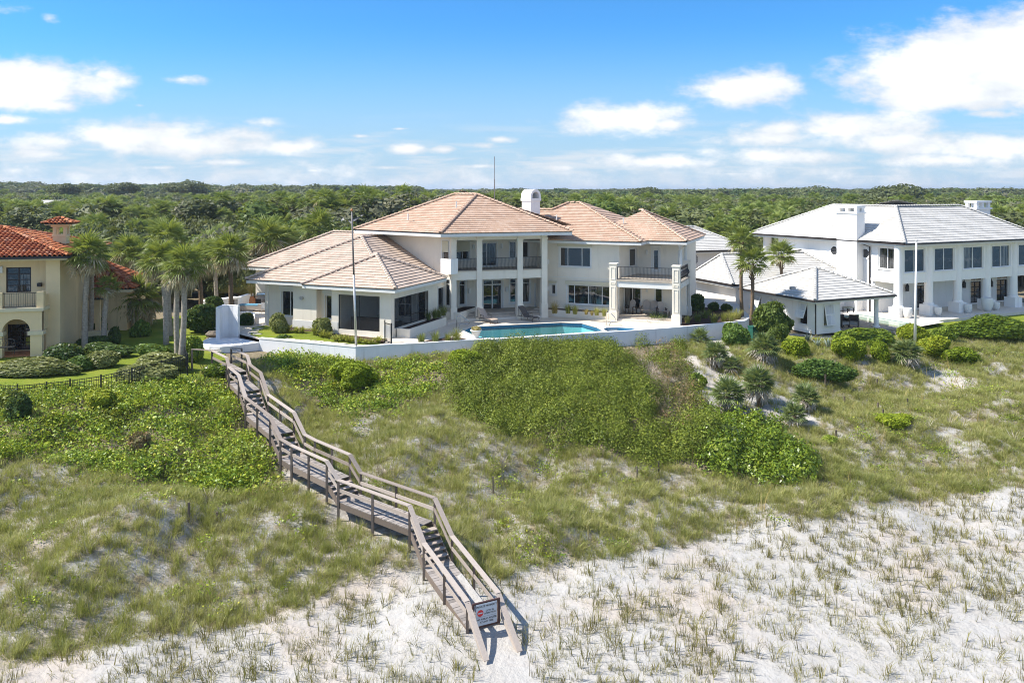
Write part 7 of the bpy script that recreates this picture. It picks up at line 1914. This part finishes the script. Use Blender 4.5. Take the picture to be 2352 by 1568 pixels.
# arching clumps along the porch
for i, (x, y, h, d) in enumerate(((200, 900, 120, 0), (330, 915, 100, 0), (430, 920, 100, 0), (640, 955, 170, 0), (740, 985, 120, 0), (830, 1005, 110, 0), (960, 1050, 110, 0), (1060, 1050, 110, 0), (1140, 1060, 110, 0), (1210, 1075, 100, 0), (1330, 1080, 90, 0), (1420, 1090, 80, 0), (1520, 1090, 75, 0), (1620, 1075, 120, 0))):
    B = ground(*c1(x, y - 15), z=.03); s = c1(1, 0)[0] - c1(0, 0)[0]; h_ = h * s * B.y / F
    tuft('arching_lily', ('clump of arching striped leaves between the two round bushes' if x < 500 else 'clump of arching striped leaves in front of the round bush by the porch' if x < 900 else 'clump of arching striped leaves under the porch screen' if x < 1500 else 'clump of arching striped leaves beside the black gate'), 'plant', B, h_ * 1.25, G['liriope'], 110, h_ * .6, .045, 1.35, 600 + i, 'arching clumps, ' + ('left' if x < 500 else 'by the bush' if x < 900 else 'under the screen' if x < 1500 else 'by the gate'), 4)
link('grass', npmesh('pot_grass', *blades(150, 1.45, .4, .022, .55, 77, 3), G['fountain_tan']), potgrass, Matrix.Translation(wl[potgrass.name] + vv(0, 0, .95)))
o = MB(); c = ground(*c4b(390, 1130), z=-.2); me = npmesh('rock', *lump(.45, .25, 3, 2, (1.2, .8, .7))[:2], M['rock']); props(link('rock', me, None, Matrix.Translation(c)), 'grey brown rock beside the white tower wall', 'rock')

# ------------------------------------------------------------------ scatters on the dune
def region(n, zones=None, not_zones=None, xr=(-46, 50), yr=(21, 69), seed=0, beach=None, prob=None, maxtop=.6):
    q = np.random.default_rng(seed); x = q.uniform(*xr, n); y = q.uniform(*yr, n); z = terrain(x, y); px, py = proj(x, y, z)
    k = (px > -130) & (px < 2480) & (py < 1720)
    top = np.interp(x, [-40, -29, -20.5, -18.6, -17.4, -15.5, -10.4, 0, 12.3, 20, 33, 45], [45.3, 45.4, 46.2, 48.5, 53.5, 54.5, 53.4, 56, 61.0, 62.2, 66, 70])
    k &= y < top - maxtop
    k &= ~inpoly(x, y, PAD)
    jx = px + 16 * patch(x, y, 1.3, 91) + q.normal(0, 9, n); jy = py + 12 * patch(x, y, 1.3, 92) + q.normal(0, 6, n)
    if zones is not None: k &= anyin(jx, jy, zones)
    if not_zones is not None: k &= ~anyin(px, py, not_zones)
    if beach is not None: k &= inpoly(jx, jy, Z_BEACH) == beach
    # keep the boardwalk clear
    d = np.full(n, 99.)
    for a, b in zip(ST[:-1], ST[1:]):
        ax, ay, bx, by = a.x, a.y, b.x, b.y; L2 = (bx - ax) ** 2 + (by - ay) ** 2; t = np.clip(((x - ax) * (bx - ax) + (y - ay) * (by - ay)) / L2, 0, 1)
        d = np.minimum(d, np.hypot(x - ax - t * (bx - ax), y - ay - t * (by - ay)))
    k &= d > .72
    if prob is not None: k &= q.random(n) < prob(x, y, px, py)
    return x[k], y[k], z[k], px[k], py[k], q
def patch(x, y, s, seed):
    q = np.random.default_rng(seed); r = 0
    for i in range(7):
        a = q.uniform(0, 6.28); f_ = s * (.6 + i * .45); r = r + np.sin((math.cos(a) * x + math.sin(a) * y) * f_ + q.uniform(0, 6) + 1.2 * np.sin((math.sin(a) * x - math.cos(a) * y) * f_ * .7)) / (1 + i * .35)
    return r / 2.4
def spray(name, protos, R_, label, smin, smax, tilt=.18, lift=0.0, hs=1.0, seed=1):
    x, y, z, px, py, q = R_; n = len(x)
    s = q.uniform(smin, smax, n)
    scatter(name, protos, np.stack([x, y, z + lift], -1), np.stack([q.normal(0, tilt, n), q.normal(0, tilt, n), q.uniform(0, 6.28, n)], -1), np.stack([s, s, s * hs * q.uniform(.8, 1.2, n)], -1), q.integers(0, len(protos), n), label)
    return n

grassp = [npmesh('tuft', *blades(52, h, sp, w_, cv_, 20 + i), G['dune']) for i, (h, sp, w_, cv_) in enumerate(((.52, .9, .015, .95), (.42, .85, .014, 1.1), (.62, .6, .014, .8), (.36, 1.1, .015, 1.2)))]
def dens(x, y, px, py):
    p = np.clip(.78 + .42 * patch(x, y, .9, 5) + .5 * patch(x, y, 2.0, 6), 0.03, 1)
    p = np.where(anyin(px, py, Z_SAND), p * .12, p); p = np.where(anyin(px, py, Z_VINE), p * .16, p)
    return np.clip(p, 0, 1)
N1 = spray('dune_grass', grassp, region(84000, None, Z_THICK + Z_GRAPE, seed=11, beach=False, prob=dens), 'olive green dune grass covering the slope', .55, 1.05)
bp_ = [npmesh('tuft', *blades(n, h, sp, .013, cv_, 40 + i), G['beach']) for i, (n, h, sp, cv_) in enumerate(((9, .44, .3, .75), (14, .38, .4, .95), (6, .52, .2, .5), (22, .40, .55, 1.0)))]
def bdens(x, y, px, py):
    return np.clip(.55 + .5 * patch(x, y, .7, 15) + .3 * patch(x, y, 2.1, 16), .03, 1) * np.where(inpoly(px, py, Z_TRAMP), .06, 1)
straw = [npmesh('tuft', *blades(n_, h, sp, .011, cv_, 140 + i, 2), G['straw']) for i, (n_, h, sp, cv_) in enumerate(((34, .26, 1.0, 1.1), (26, .34, .8, .9), (42, .18, 1.3, 1.2)))]
spray('low_grass', straw, region(60000, None, Z_THICK + Z_GRAPE, seed=111, beach=False, prob=lambda x, y, px, py: np.clip(.72 + .4 * patch(x, y, 1.6, 26), 0, 1) * np.where(anyin(px, py, Z_SAND), .12, 1) * np.where(anyin(px, py, Z_VINE), .15, 1)), 'low straw coloured grass and litter between the dune grass', .6, 1.3, .15)
wisp = [npmesh('tuft', *blades(n_, h, sp, .010, cv_, 150 + i, 2), G['straw']) for i, (n_, h, sp, cv_) in enumerate(((7, .26, .5, .8), (11, .2, .8, 1.1), (5, .34, .3, .6)))]
spray('fine_beach_grass', wisp, region(42000, None, None, seed=112, beach=True, yr=(19, 52), prob=lambda x, y, px, py: np.clip(.5 + .5 * patch(x, y, 1.0, 36), .05, 1) * np.where(inpoly(px, py, Z_TRAMP), .08, 1)), 'fine dry wisps of grass on the beach', .6, 1.3, .2)
N2 = spray('beach_grass', bp_, region(34000, None, None, seed=12, beach=True, prob=bdens, yr=(19, 52)), 'sparse young grass tufts on the white sand', .7, 1.5)
def clump(name, n, rad, hgt, size, mat, seed, aspect=.75):
    q = np.random.default_rng(seed); a = q.uniform(0, 6.28, n); r = rad * np.sqrt(q.random(n)); C = np.stack([r * np.cos(a), r * np.sin(a), hgt * q.random(n) * (1 - .6 * (r / rad) ** 2) + .03], -1)
    V_, F_ = leafquads(C, np.tile([0, -.15, .8], (n, 1)), size, aspect, seed, .5); return npmesh(name, V_, F_, mat)
vp = [clump('vine_clump', 80, .75, h, .062, G['vine'], 50 + i) for i, h in enumerate((.30, .55, .22))]
N3 = spray('vine_cover', vp, region(44000, Z_VINE, None, seed=13, prob=lambda x, y, px, py: np.clip(.75 + .5 * patch(x, y, 1.1, 8), .1, 1), maxtop=.1), 'leafy green vines covering the upper slope', .8, 1.25, .25, .0)
x, y, z, px, py, q = region(26000, None, Z_VINE + Z_THICK + Z_GRAPE, seed=14, beach=False, prob=lambda x, y, px, py: np.clip(.10 + .6 * patch(x, y, .8, 18), 0, 1) * .42)
spray('vine_patches', vp, (x, y, z, px, py, q), 'patches of creeping vine among the dune grass', .5, .9, .25)
def bush(name, n, rad, hgt, size, mat, seed):
    q = np.random.default_rng(seed); d = q.normal(size=(n, 3)); d[:, 2] = np.abs(d[:, 2]); d /= np.linalg.norm(d, axis=1)[:, None]; rr = q.uniform(.55, 1.05, n)[:, None]
    C = d * rr * np.array([rad, rad, hgt]); V_, F_ = leafquads(C, d + [0, -.1, .4], size, .5, seed, .6); return V_, F_
def bushm(name, n, rad, hgt, size, mat, seed):
    V_, F_ = bush(name, n, rad, hgt, size, mat, seed); return npmesh(name, V_, F_, mat)
tp_ = [bushm('thicket_bush', 230, .72, h, .055, G['thicket'], 60 + i) for i, h in enumerate((1.0, 1.25, .85))]
N4 = spray('thicket', tp_, region(42000, Z_THICK, Z_GRAPE, seed=15, maxtop=.0, prob=lambda x, y, px, py: np.where(anyin(px, py, Z_BROWN), .10 + .18 * patch(x, y, 1, 3), 1)), 'dense olive green thicket on the bank below the pool', .75, 1.15, .12, -.05)
bpz = [bushm('brown_bush', 170, .75, h, .06, G['brown'], 70 + i) for i, h in enumerate((.9, 1.15))]
N5 = spray('brown_thicket', bpz, region(11000, Z_BROWN, Z_GRAPE, seed=16, prob=lambda x, y, px, py: np.clip(.55 + .4 * patch(x, y, 1, 3), 0, 1)), 'browning scrub at the right side of the thicket', .7, 1.1, .15, -.05)
gp2 = [bushm('grape_bush', 120, .7, h, .10, G['grape'], 80 + i) for i, h in enumerate((1.0, 1.2))]
N6 = spray('glossy_thicket', gp2, region(34000, Z_GRAPE, None, seed=17), 'glossy bright green shrub mass at the right foot of the thicket', .75, 1.1, .12, -.05)
def twigs(name, n, h, seed):
    V_, F_ = blades(n, h, .8, .02, .9, seed, 2); return npmesh(name, V_, F_, G['twig'])
tw = [twigs('twig_clump', 40, .7, 90), twigs('twig_clump', 30, .9, 91)]
x, y, z, px, py, q = region(24000, None, Z_GRAPE, seed=18, beach=False, prob=lambda x, y, px, py: np.clip(.3 * patch(x, y, .8, 28) - .05, 0, 1) * .22 + np.where(anyin(px, py, Z_BROWN), .10, 0))
spray('dry_twigs', tw, (x, y, z, px, py, q), 'dry grey twigs and dead stems in the dune vegetation', .5, 1.0)
# seed stalks
V_, F_ = blades(5, 1.5, .5, .03, .5, 99, 4); V2, F2 = blades(3, 1.25, .3, .028, .6, 98, 4)
sp_ = [npmesh('seed_stalk', V_, F_, G['fountain_tan']), npmesh('seed_stalk', V2, F2, G['fountain_tan'])]
spray('seed_stalks', sp_, region(9000, None, Z_GRAPE, seed=19, beach=False, prob=lambda x, y, px, py: np.full(x.shape, .045)), 'tall straw coloured sea oat stalks', .7, 1.1)
print('scatter', N1, N2, N3, N4, N5, N6)

# lawn grass blades
lg = [npmesh('grass_tuft', *blades(12, .07, .22, .012, .8, 95, 2), leaf('lawn_blade', [(0, (.08, .12, .012)), (1, (.20, .24, .03))], .35, .6))]

# ------------------------------------------------------------------ the wood behind
def behind(x): return np.interp(x, [-140, -34, -29, -24, -20, 0, 12, 14, 34, 36, 52, 56, 140], [66, 71, 72, 77, 88, 92, 94, 114, 114, 104, 104, 95, 95])
q = np.random.default_rng(21)
crowns = [foliage('crown', 1.0, 1500, .075, m_, 400 + i, (1, 1, .72), .26, .84, .35, .8, -.3, .6, 1.8) for i, m_ in enumerate((G['oak'], G['oakgrey'], G['oak'], G['oaklight'], G['oak'], G['oakgrey']))]
tr_ = MB().tube([(0, 0, -.6), (.05, .02, .3), (0, 0, .6)], [.07, .055, .04], 7)
for k in range(4): tr_.tube([(0, 0, .15), (math.cos(k * 1.7) * .4, math.sin(k * 1.7) * .4, .62)], [.035, .015], 5)
tmp = tr_.build('trunk', M['treebark'], None); trunk_me = tmp.data; bpy.data.objects.remove(tmp)
KL = ['dark green scrub oak in the wood behind the houses', 'grey green scrub oak in the wood behind the houses', 'dark green scrub oak in the wood behind the houses', 'fresh light green tree in the wood behind the houses', 'dark green scrub oak in the wood behind the houses', 'grey green scrub oak in the wood behind the houses']
placed = []
def where(x, y):
    p = CX + F * x / y
    side = 'behind the ochre house' if p < 330 else 'behind the left palms' if p < 560 else 'behind the left roofs of the tan house' if p < 900 else 'behind the middle of the tan house' if p < 1260 else 'behind the right wing of the tan house' if p < 1570 else 'behind the slim right palms' if p < 1760 else 'behind the white house'
    return ('at the wood edge ' if y < behind(x) + 14 else 'deeper in the wood ') + side
def scrub(x, y, s, h, ki):
    lb_ = KL[ki].replace('in the wood behind the houses', where(x, y)); t = thing('scrub_tree', lb_, 'tree', (x, y, -1.3), lb_.replace('oak ', 'oaks ').replace('tree ', 'trees '), q.uniform(0, 6.28)); t.scale = (s, s, h)
    for nm, me, zz in (('trunk', trunk_me, .35), ('crown', crowns[ki], 1.0)):
        o = bpy.data.objects.new(nm, me); COL.objects.link(o); o.parent = t; o.location = (0, 0, zz)
tries = 0
while len(placed) < 170 and tries < 60000:
    tries += 1; y = 66 + 70 * q.random() ** 1.15; x = q.uniform(-.70, .70) * y
    if y < behind(x) + 2: continue
    r = q.uniform(2.0, 3.6)
    if any((x - a) ** 2 + (y - b) ** 2 < (.62 * (r + c)) ** 2 for a, b, c in placed): continue
    placed.append((x, y, r))
for (x, y, r) in placed: scrub(x, y, r, r * q.uniform(.75, 1.15) + .9, int(q.choice(6, p=[.24, .2, .22, .1, .14, .1])))
# palms in the wood
def palmcrown(name, seed, nl, nd):
    qq = random.Random(seed); V_ = []; F_ = []; mi = []
    for i in range(nl + nd):
        live = i < nl; me = (FAN if live else FAND)[i % 2]; az = i * 2.39996; el = R(85 - 115 * ((i + .5) / nl) ** .8) if live else R(qq.uniform(-70, -20))
        mt = dirmtx(vv(0, 0, 0), az, el, .55 * qq.uniform(.85, 1.1), qq.uniform(-.3, .3)); k = len(V_)
        V_ += [tuple(mt @ v.co) for v in me.vertices]; F_ += [tuple(k + j for j in p.vertices) for p in me.polygons]; mi += [0 if live else 1] * len(me.polygons)
    me = npmesh(name, V_, F_, [G['palmwood'], G['dead']]); me.polygons.foreach_set('material_index', mi); return me
G['palmwood'] = leaf('wood_palm_frond', [(0, (.07, .10, .025)), (.5, (.13, .16, .04)), (1, (.20, .22, .08))], .35, .4)
pcs = [palmcrown('crown', 31, 22, 8), palmcrown('crown', 32, 24, 3), palmcrown('crown', 33, 18, 12)]
tmp = MB().tube([(0, 0, -6), (.05, 0, -3), (0, 0, 0)], [.09, .08, .07], 7).build('trunk', M['palmbark'], None); ptr = tmp.data; bpy.data.objects.remove(tmp)
n = 0
while n < 95:
    y = 68 + 130 * q.random() ** 1.3; x = q.uniform(-.70, .70) * y
    if y < behind(x) + 1.5: continue
    n += 1; s = q.uniform(1.5, 2.3); hh = q.uniform(4.6, 7.6)
    lb_ = 'sabal palm ' + where(x, y); t = thing('palm_tree', lb_, 'palm tree', (x, y, -1.3), lb_.replace('palm ', 'palms ', 1), q.uniform(0, 6.28))
    for nm, me, sc in (('trunk', ptr, 1), ('crown', pcs[n % 3], s)):
        o = bpy.data.objects.new(nm, me); COL.objects.link(o); o.parent = t; o.location = (0, 0, hh); o.scale = (sc, sc, sc if nm == 'crown' else hh / 6)
# understorey between the near trees and the far wood
def forest(n, y0, y1, pw, smin, smax, hmin, hmax, seed, kinds, probs, xs=.74, rise=None):
    q = np.random.default_rng(seed); y = y0 + (y1 - y0) * q.random(n) ** pw; x = q.uniform(-xs, xs, n) * y; k = y > behind(x) + 1
    x, y = x[k], y[k]; n = len(x); s = q.uniform(smin, smax, n); h = q.uniform(hmin, hmax, n) * (1 + .25 * patch(x, y, .02, 3))
    if rise is not None: h = h + rise(x, y)
    idx = q.choice(kinds, n, p=probs)
    sz = s * .62
    return np.stack([x, y, -1.3 + h - sz * .75], -1), np.stack([0 * x, 0 * x, q.uniform(0, 6.28, n)], -1), np.stack([s, s, sz], -1), idx
fc = [foliage('crown', 1.0, 650, .115, m_, 430 + i, (1, 1, 1), .26, .86, .35, .8, -.2, .6, 1.9, 2) for i, m_ in enumerate((G['oak'], G['oakgrey'], G['oaklight'], G['oak']))] + [pcs[0], pcs[2]]
A = forest(700, 66, 145, 1.1, 1.6, 2.8, 2.2, 4.6, 5, [0, 1, 2, 3], [.35, .3, .15, .2])
scatter('undergrowth', fc[:4], *A, 'undergrowth filling the gaps between the trees behind the houses')
A = forest(5200, 125, 520, 1.35, 2.4, 5.6, 5.0, 8.8, 6, [0, 1, 2, 3, 4, 5], [.25, .24, .1, .15, .15, .11])
A[2][np.isin(A[3], [4, 5])] *= .55; A[2][np.isin(A[3], [4, 5]), 2] *= 1.5; A[0][np.isin(A[3], [4, 5]), 2] += 2.2
scatter('far_wood', fc, *A, 'broad wood of scrub oak and palms stretching to the horizon')
def ris(x, y): return np.where(x < -.12 * y, 4.2 * np.clip((y - 330) / 200, 0, 1), 0) + np.clip((y - 900) / 2500, 0, 1) * 5
fp_ = [fc[0], fc[1], fc[3], foliage('crown', 1.0, 500, .13, G['pine'], 451, (1, 1, 1), .3, .8, .3, .9, -.3, .5, 2.0, 2)]
A = forest(7500, 500, 3800, 1.9, 6, 12, 6.5, 10.5, 7, [0, 1, 2, 3], [.3, .15, .2, .35], rise=ris)
scatter('distant_wood', fp_, *A, 'distant tree line along the horizon')
# taller oak crowns standing out
for i, (px_, py_, yy, s) in enumerate(((2058, 436, 330, 11), (285, 425, 380, 8), (430, 424, 380, 9), (150, 428, 360, 7), (1480, 437, 420, 8))):
    p = at(px_, py_, yy); t = thing('tall_tree', ('broad dark tree crown above the horizon line on the right', 'tall dark tree on the left skyline, nearer the frame edge', 'tall dark tree at the highest point of the left skyline', 'dark tree crown low on the far left skyline', 'dark tree breaking the skyline right of the white chimney')[i], 'tree', (p.x, p.y, -1.3), 'tall trees on the skyline')
    o = bpy.data.objects.new('crown', crowns[(0, 4, 2, 4, 0)[i]]); COL.objects.link(o); o.parent = t; o.scale = (s, s, s * .6); o.location = (0, 0, p.z + 1.3 - s * .25)
    o = bpy.data.objects.new('trunk', trunk_me); COL.objects.link(o); o.parent = t; o.scale = (5, 5, p.z); o.location = (0, 0, p.z * .5)
# far roofs and utility poles in the wood
def far_house(label, px0, px1, py, yy, h, roofm, wallm):
    a, b = at(px0, py, yy), at(px1, py, yy); t = thing('far_house', label, 'house', (a.x, yy, -1.3)); f = Fr(a.x, yy, 3); L = b.x - a.x
    MB().box(f, .5, L - .5, .5, 9, -1.3, a.z).build('wall', wallm, t); pl, cp_ = hip(f, 0, L, 0, 9.5, a.z, h / 4.75, 'u'); m = MB()
    for k in pl: m.add(pl[k], [tuple(range(len(pl[k])))])
    m.build('roof', roofm, t)
far_house('distant house with red tiled roof above the wood', 952, 1004, 470, 165, 1.6, M['red_tile'], M['yellow'])
far_house('distant low building with white roof in the left wood', 78, 108, 467, 210, .8, M['white_tile'], M['white_wall'])
far_house('grey roof half hidden behind the bushy palm', 745, 790, 524, 118, 1.8, M['greyfab'], M['stucco'])
prev = None
for i, (x, y, y2) in enumerate(((720, 200, 230), (920, 212, 268), (1180, 220, 268), (1543, 210, 285))):
    p = at(*z1(x, y), 240); m = MB().tube([vv(p.x, p.y, -1.3), p], [.16, .12], 8)
    t = thing('utility_pole', 'pale utility pole with wires standing in the wood', 'utility pole', (p.x, p.y, -1.3), 'utility poles in the wood'); m.build('pole', M['pole'], t); MB().bar(p - vv(1, 0, .4), p + vv(1, 0, -.4), .12, .12).build('crossarm', M['oldpole'], t)
    if prev is not None:
        w_ = MB()
        for dz in (.35, 1.6):
            pts = [prev + (p - prev) * k / 8 - vv(0, 0, dz + .5 * math.sin(math.pi * k / 8)) for k in range(9)]; w_.tube(pts, .03, 4)
        w_.build('wire', M['oldpole'], t)
    prev = p

# ------------------------------------------------------------------ air
hz = MB().prism([(-4400, -6700), (4400, -6700), (4400, 6800), (-4400, 6800)], -9.5, 30).build('haze', [])
hz['kind'] = 'stuff'; hz['label'] = 'thin pale sea haze'
hm = bpy.data.materials.new('sea_haze'); hm.use_nodes = True; hm.node_tree.nodes.clear()
hv = hm.node_tree.nodes.new('ShaderNodeVolumePrincipled'); ho_ = hm.node_tree.nodes.new('ShaderNodeOutputMaterial')
hv.inputs['Color'].default_value = (.80, .88, 1.0, 1); hv.inputs['Density'].default_value = .00016; hv.inputs['Anisotropy'].default_value = .3
hm.node_tree.links.new(hv.outputs[0], ho_.inputs['Volume']); hz.data.materials.append(hm)
